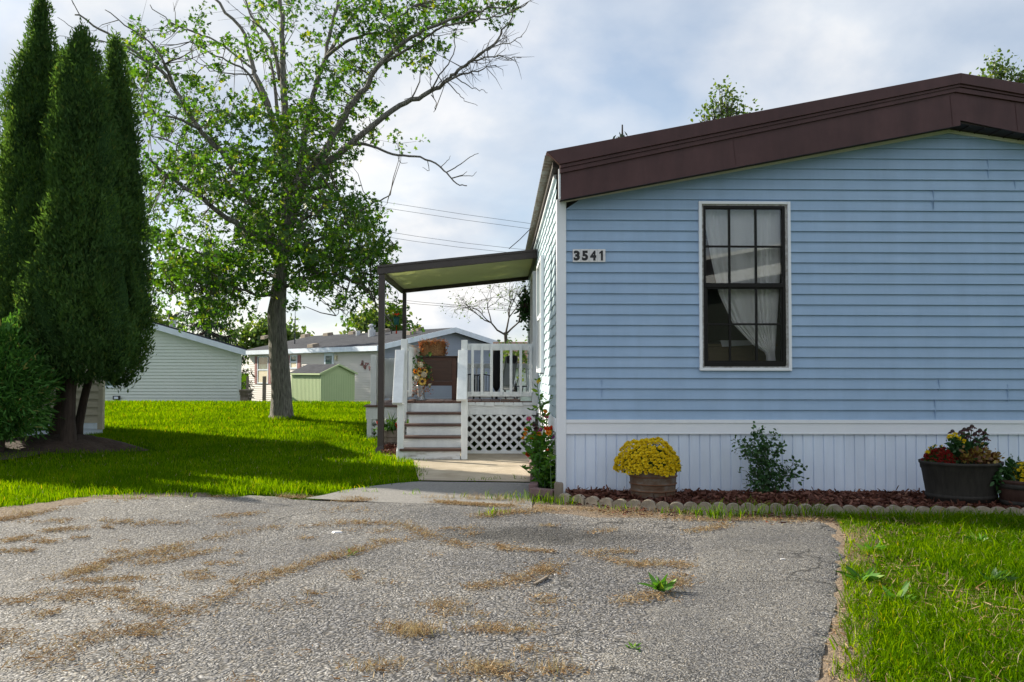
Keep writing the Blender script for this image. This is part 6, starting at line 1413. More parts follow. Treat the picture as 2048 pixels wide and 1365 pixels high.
# spruce with drooping boughs
def spruce(label, px, base_py, top_py, Y, wpx, seed, n_wh=15):
    g = np.random.default_rng(seed); b, tp = W(px, base_py, Y), W(px, top_py, Y); z0 = gz(b.x, Y); t = thing('spruce_tree', (b.x, Y, z0), label, 'tree'); m = MB(); P, D = [], []
    m.tube([(b.x, Y, z0 - .1), (b.x, Y, tp.z)], [.22, .02], 8); sc = Y / F_PX; H_ = tp.z - z0
    for i in range(n_wh):
        q = (i + .5) / n_wh; z = tp.z - H_ * .92 * q; r = wpx * sc * (q ** .8 + .03)
        for a in np.arange(0, 6.28, .62) + g.uniform(0, 1):
            rr_ = r * g.uniform(.8, 1.1); e = Vector((b.x + rr_ * math.cos(a), Y + rr_ * math.sin(a), z - .10 * rr_)); s_ = Vector((b.x, Y, z)); mid = s_.lerp(e, .6) + Vector((0, 0, -.16 * rr_)); m.tube([s_, mid, e], [.05, .03, .012], 4, False)
            k = int(10 + rr_ * 22)
            for u in g.random(k):
                c = (s_.lerp(mid, u / .6) if u < .6 else mid.lerp(e, (u - .6) / .4)); P.append(list(c + Vector(g.normal(size=3) * .07))); D.append([math.cos(a) * .3 + g.normal() * .3, math.sin(a) * .3 + g.normal() * .3, -.9 + g.normal() * .25])
    m.build('trunk', 'cedarbark', t); P, D = np.array(P), np.array(D); n = len(P); L = g.uniform(.16, .42, n); V, Fq = leaves(P, D, L, L * .22, SPRAY, .2, seed); link('crown', mesh_np('crown', V, Fq), 'spruce', t)
spruce('dark spruce with drooping boughs behind the pale grey-green home', 415, 740, 470, 40, 92, 71)
spruce('tip of a small spruce just showing above the roof edge left of the leafy treetop', 1245, 400, 250, 24, 60, 72, 10)
# ------------------------------------------------------------------ mulch bed, edging, planters
def edge_y(px):
    return np.interp(px, [1120, 1180, 1240, 1310, 1400, 1640, 1850, 2060, 2400], [1005, 1012, 1018, 1022.5, 1025, 1031, 1034, 1037, 1041])
EX = []
px = 1131.0
while px < 2110: EX.append(px); px += np.interp(px, [1130, 1300, 2048], [27.5, 28.3, 30.6])
ep = [G(p, edge_y(p)) for p in EX]
stone_me = None
for i, c in enumerate(ep):
    nx_ = ep[min(i + 1, len(ep) - 1)] - ep[max(i - 1, 0)]; a = math.atan2(nx_.y, nx_.x)
    if stone_me is None:
        s = MB(); w, hgt = .0655, .083; prof_ = [(-w, -.03), (-w, .030)] + [(w * -math.cos(q), .030 + (hgt - .030) * math.sin(q)) for q in np.linspace(.25, math.pi - .25, 9)] + [(w, .030), (w, -.03)]
        s.prism([(x, -.028, z) for x, z in prof_], (0, .056, 0)); stone_me = mesh_of('edging_stone', s.v, s.f); stone_me.materials.append(M['stone'])
    o = bpy.data.objects.new('edging_stone', stone_me); C.objects.link(o); o.location = (c.x, c.y + .028, g.uniform(-.006, .006)); o.rotation_euler = (g.normal() * .04, g.normal() * .05, a + g.normal() * .04)
    if i == 0: b_ = o.modifiers.new('bevel', 'BEVEL'); b_.width = .006; b_.segments = 2
    tag(o, 'scalloped concrete stone in the low edging along the mulch bed', 'edging stone', 'scalloped stones edging the mulch bed')
# mulch surface
nxm, nym = 110, 12; V, Fq = [], []
exs = np.array([p.x for p in ep]); eys = np.array([p.y for p in ep])
def bed_z(x, y):
    y0 = np.interp(x, exs, eys) + .05; q = min(1, max(0, (y - y0) / (YF - y0))); return .045 + .035 * math.sin(min(q * 1.7, 1.57)) - .055 * q * q + .022 * (vnoise([x], [y], 3.2, 9)[0] - .5)
xsm = np.linspace(exs[0] + .03, exs[-1], nxm)
for x in xsm:
    y0 = float(np.interp(x, exs, eys)) + .05
    for j in range(nym):
        y = y0 + (YF - .004 - y0) * j / (nym - 1); V.append((x, y, bed_z(x, y)))
Fq = [(i * nym + j, (i + 1) * nym + j, (i + 1) * nym + j + 1, i * nym + j + 1) for i in range(nxm - 1) for j in range(nym - 1)]
tag(link('mulch_bed', mesh_of('mulch_bed', V, Fq), 'mulchbase', smooth=True), kind='structure')
n = 9000; X = g.uniform(exs[0] + .05, exs[-1], n); q = g.random(n) ** 1.1; Y0 = np.interp(X, exs, eys) + .06; Yc = Y0 + (YF - .03 - Y0) * q
Z = np.array([bed_z(a, b) for a, b in zip(X, Yc)]) + g.uniform(0, .022, n)
D = g.normal(size=(n, 3)) * (1, 1, .28); L = g.uniform(.02, .075, n)
SHARD = np.array([(0, .3), (.15, .5), (.9, .42), (1, .1), (.85, -.5), (.1, -.4)])
V, Fq = leaves(np.stack([X, Yc, Z], 1), D, L, L * g.uniform(.18, .4, n), SHARD, .05, 6)
# chips beside the steps, and strays
m = 1500; A_ = gp((768, 912), (772, 885), (812, 872), (806, 915)); Xb, Yb = g.uniform(-1.95, -1.25, m * 3), g.uniform(11.6, 14.0, m * 3); k_ = inpoly(Xb, Yb, A_); Xb, Yb = Xb[k_], Yb[k_]; m = len(Xb)
Zb = gzv(Xb, Yb) + g.uniform(0.01, .05, m); V2, F2 = leaves(np.stack([Xb, Yb, Zb], 1), g.normal(size=(m, 3)) * (1, 1, .4), g.uniform(.03, .09, m), g.uniform(.012, .026, m), SHARD, .05, 7)
r_ = 420; Xs_ = g.uniform(.6, 3.2, r_); Ys_ = np.interp(Xs_, exs, eys) - abs(g.normal(size=r_)) * .22 - .02; V3, F3 = leaves(np.stack([Xs_, Ys_, np.full(r_, .022)], 1), g.normal(size=(r_, 3)) * (1, 1, .1), g.uniform(.015, .05, r_), g.uniform(.006, .014, r_), SHARD, .05, 8)
V = np.concatenate([V, V2, V3]); Fq = np.concatenate([Fq, F2 + n * 6, F3 + (n + m) * 6])
tag(link('mulch_chips', mesh_np('mulch_chips', V, Fq), 'chips'), kind='stuff')
sheet('mulch_patch', gp((764, 914), (768, 884), (815, 868), (812, 918)), 'mulchbase', .3, .02)

def W_bed(px, py, Y):
    p = W(px, py, Y); return p
# rusty tub with yellow mums
TYb = 7.83; c = W(1306, 962, TYb); rt = (1353 - 1258) / 2 * TYb / F_PX; zt = W(1306, 938, TYb).z; z0 = bed_z(c.x, TYb) - .015; hT = zt - z0
t = thing('galvanized_tub', (c.x, TYb, z0), 'rusty galvanized tub full of yellow mums standing on the mulch', 'tub')
s = MB(); r0, r1 = rt * .90, rt
pr_ = [(r0 * .99, 0), (r0, .012)]
for q in np.linspace(.05, .97, 30):
    r = r0 + (r1 - r0) * q
    for f in (.30, .53, .78): r += .007 * math.exp(-((q - f) / .018) ** 2)
    pr_.append((r, hT * q))
pr_ += [(r1 + .008, hT * .975), (r1 + .010, hT), (r1 - .006, hT + .002), (r1 - .02, hT - .03), (0, hT - .03)]
s.lathe(pr_, (c.x, TYb, z0), 44, .92); s.build('body', 'galv', t, smooth=True)
for f in (.30, .53, .78):
    s = MB(); r = r0 + (r1 - r0) * f + .0085; s.lathe([(r - .004, -.005), (r, -.004), (r, .004), (r - .004, .005)], (c.x, TYb, z0 + hT * f), 44, .92); s.build('hoop', 'rust', t, smooth=True)
# a mum: dome of foliage with separate blooms
pom = None
def mum(label, cx, cy, Y, rx, rz, br, nb, seed, matb='mumyellow', cat='mum', nm='mum_plant', dome=(-.15, 1.0)):
    global pom
    g = np.random.default_rng(seed); c = W(cx, cy, Y); sc = Y / F_PX; rx, rz = rx * sc, rz * sc
    t = thing(nm, (c.x, Y, c.z), label, cat)
    n = 900; d = unit(g.normal(size=(n, 3))); d[:, 2] = abs(d[:, 2]) * 1.0 - .12; P = np.array(list(c)) + d * (rx, rx * .85, rz) * g.uniform(.72, .97, n)[:, None]
    V, Fq = leaves(P, d + g.normal(size=(n, 3)) * .6, g.uniform(.03, .05, n), g.uniform(.016, .028, n), LOBED, .2, seed); link('foliage', mesh_np('foliage', V, Fq), 'leafdark', t)
    s = MB(); s.lathe([(rx * .5, -.03), (rx * .80, .0), (rx * .78, rz * .3), (rx * .55, rz * .65), (.01, rz * .82)], c, 20, .85); s.build('inner_foliage', 'cedarcore', t, smooth=True)
    pts = []; tries = 0
    while len(pts) < nb and tries < 60000:
        tries += 1; v = g.normal(size=3); v /= np.linalg.norm(v)
        if v[2] < dome[0] or v[2] > dome[1] or v[1] > .35: continue
        p = np.array(list(c)) + v * (rx, rx * .85, rz) * g.uniform(.94, 1.05) * (1 + .07 * math.sin(3 * math.atan2(v[1], v[0]) + seed) * (1 - v[2]) + .05 * math.sin(7 * v[0] + seed))
        if all(((p - q[0]) ** 2).sum() > (br * 1.28) ** 2 for q in pts): pts.append((p, v))
    if pom is None:
        gg = np.random.default_rng(3); m1 = 46; dd = unit(gg.normal(size=(m1, 3)) + (0, 0, .35)); dd[:, 2] = abs(dd[:, 2]) * .8
        V, Fq = leaves(dd * .35, dd + gg.normal(size=(m1, 3)) * .25, np.full(m1, .68), np.full(m1, .46), OVAL, .3, 3); pom = mesh_np('bloom', V, Fq)
    pts.sort(key=lambda q: q[0][1]); me = pom.copy(); me.materials.append(M[matb]); rest = []
    for i, (p, v) in enumerate(pts):
        rot = Vector(v + np.array([0, -.25, .3])).to_track_quat('Z', 'Y'); s_ = br * g.uniform(.66, 1.22)
        if i < 95:
            o = bpy.data.objects.new('bloom', me); C.objects.link(o); o.parent = t; o.location = Vector(p) - t.location; o.rotation_mode = 'QUATERNION'; o.rotation_quaternion = rot; o.scale = (s_, s_, s_)
        else: rest.append((p, rot, s_))
    if rest:
        V0 = np.array([list(v.co) for v in pom.vertices]); F0 = np.array([list(p.vertices) for p in pom.polygons]); VV, FF = [], []
        for p, rot, s_ in rest: FF.append(F0 + len(V0) * len(VV)); VV.append(V0 @ np.array(rot.to_matrix()).T * s_ + p)
        tag(link('blooms', mesh_np('blooms', np.concatenate(VV), np.concatenate(FF)), matb, t), kind='stuff')
    return t
mum('big dome of yellow mums in the rusty galvanized tub', 1297, 934, TYb, 63, 53, .027, 330, 81)
# rose bush
RY = 8.0; rb = W(1533, 984, RY); t = thing('rose_bush', (rb.x, RY, bed_z(rb.x, RY)), 'spindly dark green rose bush growing against the white skirting', 'bush')
g = np.random.default_rng(91); st = MB(); P, D = [], []; N_ = []
canes = [[(1530, 985), (1522, 930), (1508, 885), (1512, 862)], [(1534, 985), (1536, 930), (1528, 890), (1524, 862)], [(1528, 985), (1510, 945), (1494, 915), (1486, 900)], [(1538, 985), (1543, 940), (1548, 910), (1556, 895)], [(1538, 985), (1556, 960), (1576, 938), (1597, 922)],
         [(1526, 985), (1508, 962), (1492, 942)], [(1540, 985), (1560, 972), (1572, 965)], [(1532, 985), (1532, 940), (1540, 890), (1548, 870)], [(1522, 930), (1504, 905), (1490, 890), (1480, 893)], [(1556, 960), (1580, 950), (1590, 952)], [(1533, 985), (1520, 960), (1514, 930)], [(1536, 985), (1546, 940), (1552, 920)], [(1530, 985), (1526, 940), (1518, 900), (1530, 872)], [(1535, 985), (1540, 950), (1530, 910), (1538, 880)], [(1532, 985), (1520, 950), (1516, 915), (1504, 880)]]
for cn in canes:
    dy = g.normal() * .07; pts = [W(a, b, RY + dy * i / 3) for i, (a, b) in enumerate(cn)]; st.tube(pts, list(np.linspace(.0055, .002, len(pts))), 5, False)
    for i in range(len(pts) - 1):
        for u in np.arange(0, 1, .095):
            p = pts[i].lerp(pts[i + 1], u)
            if (i == 0 and u < .25) or g.random() < .25: continue
            e = p + Vector(g.normal(size=3) * (.045, .045, .03)); st.tube([p, e], [.0018, .001], 3, False); m = 5
            P.append(np.array(list(e)) + g.normal(size=(m, 3)) * .016); D.append(g.normal(size=(m, 3)) * .8 + np.array(list(e - p)) * 12 + np.array([0, 0, -.1]))
P, D = np.concatenate(P), np.concatenate(D); n = len(P); L = g.uniform(.026, .045, n); V, Fq = leaves(P, D, L, L * .62, OVAL, .25, 5)
st.build('canes', mat('rose_cane', (0.05, 0.07, 0.03), 0.6, (20, 3)), t); link('foliage', mesh_np('foliage', V, Fq), 'leafdark', t)
for px, py in ((1556, 891), (1559, 894), (1561, 888)):
    c = W(px, py, RY); s = MB(); s.lathe([(0, -.008), (.006, -.003), (.007, .004), (0, .012)], c, 8); s.build('rose_hip', 'cone', t, smooth=True)
# big charcoal half barrel with mixed flowers
BY = 7.55; c = W(1922, 980, BY); sc = BY / F_PX; zt = W(1922, 922, BY).z; z0 = bed_z(c.x, BY) - .02; h = zt - z0; r1, r0 = 77 * sc, 63 * sc
t = thing('half_barrel_planter', (c.x, BY, z0), 'large charcoal half-barrel planter holding mixed red and yellow flowers', 'planter')
s = MB(); s.lathe([(r0, 0), (r0 + (r1 - r0) * .25, h * .25), (r0 + (r1 - r0) * .26, h * .27), (r0 + (r1 - r0) * .78, h * .80), (r1 * .985, h * .83), (r1 * .995, h * .93), (r1 * 1.02, h * .94), (r1 * 1.03, h * .995), (r1 * 1.015, h), (r1 * .93, h), (r1 * .92, h - .05), (0, h - .05)], (c.x, BY, z0), 56, .85)
for j, v in enumerate(s.v):
    a = math.atan2(v[1] - BY, v[0] - c.x); f = 1 - .006 * (abs(math.sin(a * 14)) < .12); s.v[j] = (c.x + (v[0] - c.x) * f, BY + (v[1] - BY) * f, v[2])
s.build('body', 'barrel', t, smooth=True)
s = MB(); rr1 = r0 + (r1 - r0) * .16; s.lathe([(rr1, 0), (rr1 + .007, .002), (rr1 + .011, .036), (rr1 + .004, .038)], (c.x, BY, z0 + h * .13), 56, .85); s.build('hoop', 'barrel', t, smooth=True)
mum('dark red mums at the left side of the charcoal half-barrel planter', 1880, 926, BY, 30, 28, .02, 60, 82, 'red', 'mum', dome=(.1, 1))
def bunch(name, label, cat, spots, Y, n, mname, lsz, seed, shape=OVAL, up=.5):
    g = np.random.default_rng(seed); P = []
    for px, py, rx, ry in spots:
        k = int(n * rx * ry / sum(a[2] * a[3] for a in spots)); P.append(np.array([list(W(px + g.normal() * rx * .5, py + g.normal() * ry * .5, Y + g.normal() * rx * .45 * Y / F_PX)) for _ in range(k)]))
    P = np.concatenate(P); m = len(P); b = W(spots[0][0], spots[0][1], Y); t = thing(name, (b.x, Y, P[:, 2].min()), label, cat)
    L = g.uniform(.6, 1.3, m) * lsz; V, Fq = leaves(P, g.normal(size=(m, 3)) + (0, 0, up), L, L * .5, shape, .25, seed); link('foliage', mesh_np('foliage', V, Fq), mname, t); return t
t = bunch('coneflower', 'faded coneflowers with drooping dark petals, tallest plants in the charcoal planter', 'flower', [(1925, 905, 30, 26), (1945, 895, 30, 20), (1910, 915, 24, 16)], BY + .05, 360, 'leafdark', .06, 83)
for px, py in ((1944, 854), (1929, 860), (1937, 859), (1905, 864), (1921, 866), (1960, 862), (1950, 869), (1969, 867), (1972, 878), (1950, 882), (1936, 874), (1966, 889)):
    p = W(px, py, BY + .03); b = W(1935 + (px - 1935) * .3, 922, BY + .05); s = MB(); s.tube([b, b.lerp(p, .6) + Vector((0, 0, .01)), p], .003, 5); st_ = s.build('stem', 'leafdark', t)
    s = MB(); s.lathe([(.016, -.006), (.019, .004), (.012, .017), (0, .022)], p, 10); s.build('flower_cone', 'cabinetdark', st_, smooth=True)
    n = 13; a = np.linspace(0, 6.28, n, endpoint=False); V, Fq = leaves(np.array(list(p)) + np.stack([np.cos(a), np.sin(a), 0 * a], 1) * .014, np.stack([np.cos(a), np.sin(a), -.7 + 0 * a], 1), np.full(n, .034), np.full(n, .012)); link('petals', mesh_np('petals', V, Fq), 'cone', st_)
t = bunch('yellow_daisy', 'small cluster of bright yellow flowers above the dark red mums', 'flower', [(1905, 885, 12, 12), (1915, 892, 12, 10)], BY - .03, 90, 'leafdark', .05, 84)
gm = np.random.default_rng(2)
def yel(px, py, r, t, Y, m='mumyellow', par=None):
    p = W(px, py, Y); n = 34; d = unit(gm.normal(size=(n, 3)) + (0, -.3, .5)); V, Fq = leaves(np.array(list(p)) + d * r * .3, d, np.full(n, r * .8), np.full(n, r * .5), OVAL, .3, 2); return link('bloom', mesh_np('bloom', V, Fq), m, t)
for a in ((1900, 874, .024), (1910, 870, .026), (1918, 877, .022), (1928, 883, .022), (1897, 876, .018)): yel(*a, t, BY - .06)
t = bunch('marigold', 'leggy yellow marigold leaning over the left rim of the charcoal planter', 'flower', [(1862, 912, 10, 12)], BY, 50, 'leafmid', .04, 85, NEEDLE)
for a in ((1856, 904, .018), (1852, 905, .014), (1873, 892, .008), (1858, 896, .010), (1866, 893, .008), (1884, 892, .009)): yel(*a, t, BY - .05)
bunch('coleus', 'maroon and yellow coleus spilling over the right side of the charcoal planter', 'plant', [(1960, 912, 28, 14), (1985, 920, 18, 12), (1940, 918, 20, 8)], BY - .08, 520, 'coleus', .042, 86)
bunch('trailing_plant', 'dark trailing plant hanging between the charcoal planter and the brown tub', 'plant', [(1993, 948, 8, 22), (1998, 955, 10, 14)], BY - .22, 130, 'leafdark', .05, 87, up=-.4)
# brown barrel with yellow mums at the right edge
QY = 7.32; c = W(2052, 985, QY); sc = QY / F_PX; zt = W(2052, 959, QY).z; z0 = bed_z(c.x, QY) - .02; h = zt - z0; r1, r0 = 53 * sc, 46 * sc
t = thing('barrel_planter', (c.x, QY, z0), 'smaller brown barrel planter with black bands, cut by the right edge', 'planter')
s = MB(); s.lathe([(r0, 0), (r0 + (r1 - r0) * .6, h * .6), (r1, h * .9), (r1 * 1.02, h * .92), (r1 * 1.02, h), (r1 * .93, h), (r1 * .92, h - .03), (0, h - .03)], (c.x, QY, z0), 40, .9); s.build('body', 'barrelbrown', t, smooth=True)
for f, hb_ in ((.70, .17), (.14, .15)):
    s = MB(); ra = r0 + (r1 - r0) * f + .004; s.lathe([(ra - .004, 0), (ra + .003, .002), (ra + .007, h * hb_), (ra, h * hb_ + .002)], (c.x, QY, z0 + h * f), 40, .9); s.build('hoop', 'barrel', t, smooth=True)
mum('yellow mums in the brown barrel planter at the right edge', 2050, 955, QY, 27, 28, .024, 60, 88)
t = bunch('tickseed', 'wispy dark-leaved plant with seed heads in the brown barrel planter', 'plant', [(2018, 945, 16, 14), (2028, 935, 14, 14), (2012, 952, 12, 10)], QY, 190, 'leafdark', .045, 89, NEEDLE)
for px, py in ((2012, 921), (2022, 909), (2025, 913), (2036, 916), (2018, 920), (2040, 921)):
    p, b = W(px, py, QY), W(2026, 948, QY); s = MB(); s.tube([b, p], .0018, 4); s.lathe([(0, -.006), (.006, 0), (0, .007)], p, 7); s.build('seed_stem', 'leafdark', t)

# ------------------------------------------------------------------ zinnias at the corner, pavers, stake
ZY = 8.75; zb_ = W(1086, 985, ZY); t = thing('zinnia_plant', (zb_.x, ZY, 0), 'tall leggy clump of mixed red, orange and pink zinnias at the house corner', 'flower clump')
g = np.random.default_rng(95); st = MB(); P, D = [], []
heads = [(1058, 838, 'zpink', .022), (1052, 859, 'zorange', .022), (1046, 876, 'zorange', .014), (1064, 874, 'zorange', .024), (1057, 909, 'zred', .028), (1069, 909, 'zred', .022), (1075, 884, 'zred', .024), (1085, 874, 'zred', .026), (1078, 868, 'zorange', .024), (1072, 862, 'zpurple', .022), (1080, 861, 'zpurple', .026),
         (1092, 857, 'zorange', .022), (1094, 858, 'zred', .026), (1106, 858, 'zred', .030), (1097, 866, 'zorange', .026), (1105, 874, 'zpurple', .020), (1091, 824, 'zorange', .020), (1093, 834, 'zpink', .020), (1067, 918, 'zpurple', .018), (1069, 929, 'zpurple', .016), (1095, 900, 'zred', .012), (1119, 906, 'zred', .012), (1051, 868, 'zorange', .018),
         (1072, 857, 'cone', .02), (1067, 851, 'cone', .014), (1044, 887, 'cone', .014)]
def stem(px, py, dy, leaf=True):
    b = Vector((zb_.x + g.normal() * .05 + .02, ZY + g.normal() * .14, .0)); e = W(px, py, ZY + dy); m = b.lerp(e, .5) + Vector((.02 * g.normal(), .02 * g.normal(), .03)); st.tube([b, m, e], [.006, .005, .0025], 5, False)
    if leaf:
        for u in np.arange(.12, .95, .055):
            p = b.lerp(m, u * 2) if u < .5 else m.lerp(e, u * 2 - 1)
            for _ in range(2):
                P.append(list(p)); a = g.uniform(0, 6.28); D.append([math.cos(a), math.sin(a), .25 + g.normal() * .3])
    return e
for px, py, m_, r in heads:
    e = stem(px, py, g.normal() * .14 - .05); nn = 22; a = np.linspace(0, 2 * np.pi, nn, endpoint=False); k = np.arange(nn) % 2; n = nn
    tl = g.normal(size=3) * .3; dd = np.stack([np.cos(a), -.45 - .3 * k, .72 * np.sin(a) + .28], 1) + tl * .4; r = r * 1.55; V, Fq = leaves(np.tile(np.array(list(e)), (n, 1)), dd, r * (1.0 - .3 * k), np.full(n, r * .5), OVAL, .2, 3)
    o = link('bloom', mesh_np('bloom', V, Fq), m_, t); s = MB(); s.lathe([(.0, -.004), (r * .30, .0), (r * .24, r * .22), (0, r * .28)], e + Vector((0, -.003, r * .14)), 8); s.build('bloom_heart', 'sunyellow' if m_ != 'cone' else 'cabinetdark', o, smooth=True)
for cn in ([(1090, 900), (1085, 840), (1083, 810), (1070, 822), (1058, 820)], [(1090, 870), (1084, 810), (1096, 805), (1103, 790)], [(1084, 850), (1078, 800), (1074, 760), (1076, 764)], [(1082, 840), (1080, 800), (1079, 790)]):
    pts = [W(a, b, ZY + .15) for a, b in cn]; st.tube(pts, list(np.linspace(.005, .002, len(pts))), 5, False)
    for i in range(len(pts) - 1):
        for u in np.arange(0, 1, .2):
            p = pts[i].lerp(pts[i + 1], u); P.append(list(p)); a = g.uniform(0, 6.28); D.append([math.cos(a), math.sin(a) * .5, .4])
yel(1077, 764, .022, t, ZY + .1)
for _ in range(26): stem(1088 + g.normal() * 16, g.uniform(880, 960), g.normal() * .16)
P, D = np.array(P), np.array(D); n = len(P); L = g.uniform(.035, .085, n); V, Fq = leaves(P, D, L, L * .42, OVAL, .25, 5)
st.build('stems', 'leafmid', t); link('foliage', mesh_np('foliage', V, Fq), 'leafbright', t)
def paver(p, q, w, h, lab):
    s = MB(); p = Vector((p.x, p.y, 0)); q = Vector((q.x, q.y, 0)); s.beam(p + Vector((0, 0, h / 2 - .01)), q + Vector((0, 0, h / 2 - .01)), w, h + .02); o = s.build('paver_block', 'brick', origin=(p + q) / 2, bevel=.006); tag(o, lab, 'paver', 'plum pavers edging the corner flower bed')
paver(G(1064, 996), G(1110, 1001), .09, .095, 'plum paver at the front of the corner flower bed')
paver(G(1066, 990), G(1078, 966), .085, .10, 'plum paver running back beside the front corner paver')
paver(G(1068, 964), G(1072, 945), .085, .10, 'plum paver midway along the flower bed edge by the path')
paver(G(1065, 942), G(1068, 925), .085, .10, 'rearmost plum paver of the bed edge, nearest the deck')
p = G(1118, 1003); s = MB(); s.prism([(p.x - .045, p.y, -.05), (p.x + .045, p.y, -.05), (p.x + .04, p.y, .165), (p.x - .028, p.y, .175), (p.x - .04, p.y, .15)], (0, .07, 0)); o = s.build('wood_stake', 'oldwood', origin=p, bevel=.006); tag(o, 'short weathered wooden stub at the foot of the corner post', 'stake')
sheet('flower_bed', gp((1068, 1000), (1113, 1002), (1113, 985), (1100, 900), (1070, 925), (1072, 960)), 'soil', .3, .03)

# ------------------------------------------------------------------ grass
g = np.random.default_rng(101)
def scatter(poly, dens, seed):
    g = np.random.default_rng(seed); P = np.array(poly); x0, y0 = P.min(0); x1, y1 = P.max(0); n = int((x1 - x0) * (y1 - y0) * dens)
    x, y = g.uniform(x0, x1, n), g.uniform(y0, y1, n); k = inpoly(x, y, poly); return x[k], y[k]
VV, FF = [], []; off = 0
def put(V, Fq):
    global off
    VV.append(V); FF.append(Fq + off); off += len(V)
# right front lawn
RL = gp((1668, 1041), (1684, 1062), (1690, 1100), (1684, 1150), (1690, 1190), (1674, 1240), (1662, 1290), (1666, 1320), (1650, 1365), (1636, 1480)) + [(1.45, 2.0), (6.5, 2.0), (7.2, 6.3)] + [(p.x, p.y - .01) for p in ep[::-1] if p.x > 2.7]
LEDGE = sorted(gp((1668, 1041), (1684, 1062), (1690, 1100), (1684, 1150), (1690, 1190), (1674, 1240), (1662, 1290), (1666, 1320), (1650, 1365), (1636, 1480)), key=lambda q: q[1])
x, y = scatter(RL, 5600, 102); nz = vnoise(x, y, 1.6, 4) * .6 + vnoise(x, y, 5, 5) * .4
xl = np.interp(y, [p[1] for p in LEDGE], [p[0] for p in LEDGE]); inn = (x - xl) / .22 + (vnoise(x, y, 2.6, 15) - .5) * 1.5; k = ((nz > .31) | (g.random(len(x)) < .35)) & (inn > g.random(len(x)) * .55); x, y, nz = x[k], y[k], nz[k]; n = len(x)
put(*blades(np.stack([x, y, gzv(x, y)], 1), (.026 + .050 * nz) * g.uniform(.6, 1.5, n), g.uniform(.003, .0065, n), g.uniform(.2, 1.5, n), 103))
x, y = scatter(RL, 45, 104); n = len(x); put(*blades(np.stack([x, y, gzv(x, y)], 1), g.uniform(.09, .16, n), g.uniform(.006, .013, n), g.uniform(.3, 1.2, n), 105))
# left lawn
LL = gp((-350, 1058), (-150, 1044), (0, 1018), (60, 1011), (130, 1001), (220, 993), (300, 992), (420, 988), (520, 990), (600, 990), (650, 984), (700, 975), (760, 968), (812, 962), (838, 950), (836, 935), (822, 920), (806, 916), (770, 905), (775, 890), (790, 875)) + [(-1.75, 14.5), (-2.4, 14.6), (-2.45, 25.5), (-14, 25.5), (-14, 15.2), (-6.9, 15.0), (-6.8, 13.3), (-5.5, 13.2), (-5.0, 12.7), (-5.7, 12.0), (-7, 11.6), (-9, 11.3)]
for (ya, yb_, dens, hh, ww) in ((5, 10.5, 2000, .050, .006), (10.5, 15, 1300, .05, .0075), (15, 20, 900, .05, .009), (20, 25.6, 600, .055, .012)):
    x, y = scatter(LL, dens, int(ya * 10)); k = (y >= ya) & (y < yb_) & (x > -1.0 * y * .66 - 1.2); x, y = x[k], y[k]; n = len(x); nz = vnoise(x, y, 1.1, 6) * .55 + vnoise(x, y, 4, 7) * .45
    put(*blades(np.stack([x, y, gzv(x, y)], 1), hh * (.6 + .8 * nz) * g.uniform(.6, 1.5, n), ww * g.uniform(.7, 1.3, n), g.uniform(.1, .7, n), int(ya) + 7))
# tufts: lit grass at the lawn corner, blades along the edging and the path joints
def tuft(px, py, n, h, spread, w=.007, jit=1.0):
    c = G(px, py); P = np.array(list(c)) + g.normal(size=(n, 3)) * (spread, spread * .6, 0); put(*blades(P, h * g.uniform(.4, 1.2, n), np.full(n, w), g.uniform(.15, .9, n), int(px * 3 + py)))
for py in range(918, 964, 4): tuft(836 + g.normal() * 5, py, 16, .06, .05)
for px in range(640, 830, 12): tuft(px, np.interp(px, [640, 830], [986, 963]) + g.normal() * 2, 14, .055, .06)
for k in range(54):
    a = k * .118; q_ = .36 + .10 * g.random(); x_, y_ = tb0.x + q_ * math.cos(a), TY + q_ * math.sin(a); P = np.array([[x_, y_, gz(x_, y_)]]) + g.normal(size=(16, 3)) * (.06, .06, 0); put(*blades(P, g.uniform(.06, .15, 16), np.full(16, .012), g.uniform(.1, .8, 16), k + 400))
for k in range(60):
    a = k * .105; tuft_c = (mb_.x - .10 + 1.05 * math.cos(a), YV - .08 + .70 * math.sin(a)); P = np.array([[tuft_c[0], tuft_c[1], gz(*tuft_c)]]) + g.normal(size=(14, 3)) * (.06, .05, 0); put(*blades(P, g.uniform(.03, .08, 14), np.full(14, .008), g.uniform(.1, .7, 14), k))
for px in range(430, 640, 9): tuft(px + g.normal() * 4, 984 + g.normal() * 4, 30, .11, .07)
for px in range(180, 440, 22): tuft(px, 992 + g.normal() * 3, 16, .10, .07)
for px, py, n, h, s_ in ((1440, 1038, 60, .16, .07), (1475, 1036, 26, .10, .05), (1510, 1034, 40, .17, .06), (1560, 1034, 44, .15, .08), (1605, 1036, 40, .15, .07), (1640, 1038, 40, .15, .07), (1670, 1040, 40, .12, .06), (1370, 1030, 16, .09, .04), (1400, 1033, 18, .10, .05), (1210, 1020, 14, .08, .04), (1250, 1022, 16, .09, .04), (1330, 1027, 14, .09, .05),
                          (1110, 1008, 30, .11, .06), (1085, 1006, 36, .12, .06), (1140, 1010, 22, .10, .05), (1050, 1003, 26, .12, .06), (1020, 1000, 20, .10, .06), (990, 1000, 14, .12, .05), (980, 1035, 22, .10, .04), (1000, 1030, 16, .08, .04), (930, 996, 12, .09, .04), (820, 990, 10, .07, .05), (740, 985, 12, .06, .05), (680, 986, 14, .07, .05),
                          (955, 964, 10, .06, .05), (975, 962, 14, .06, .05), (990, 960, 10, .06, .04), (1038, 960, 10, .07, .04), (940, 963, 8, .05, .04), (1225, 985, 8, .12, .03), (1400, 985, 5, .10, .03), (1685, 985, 4, .12, .02)): tuft(px, py, n, h, s_)
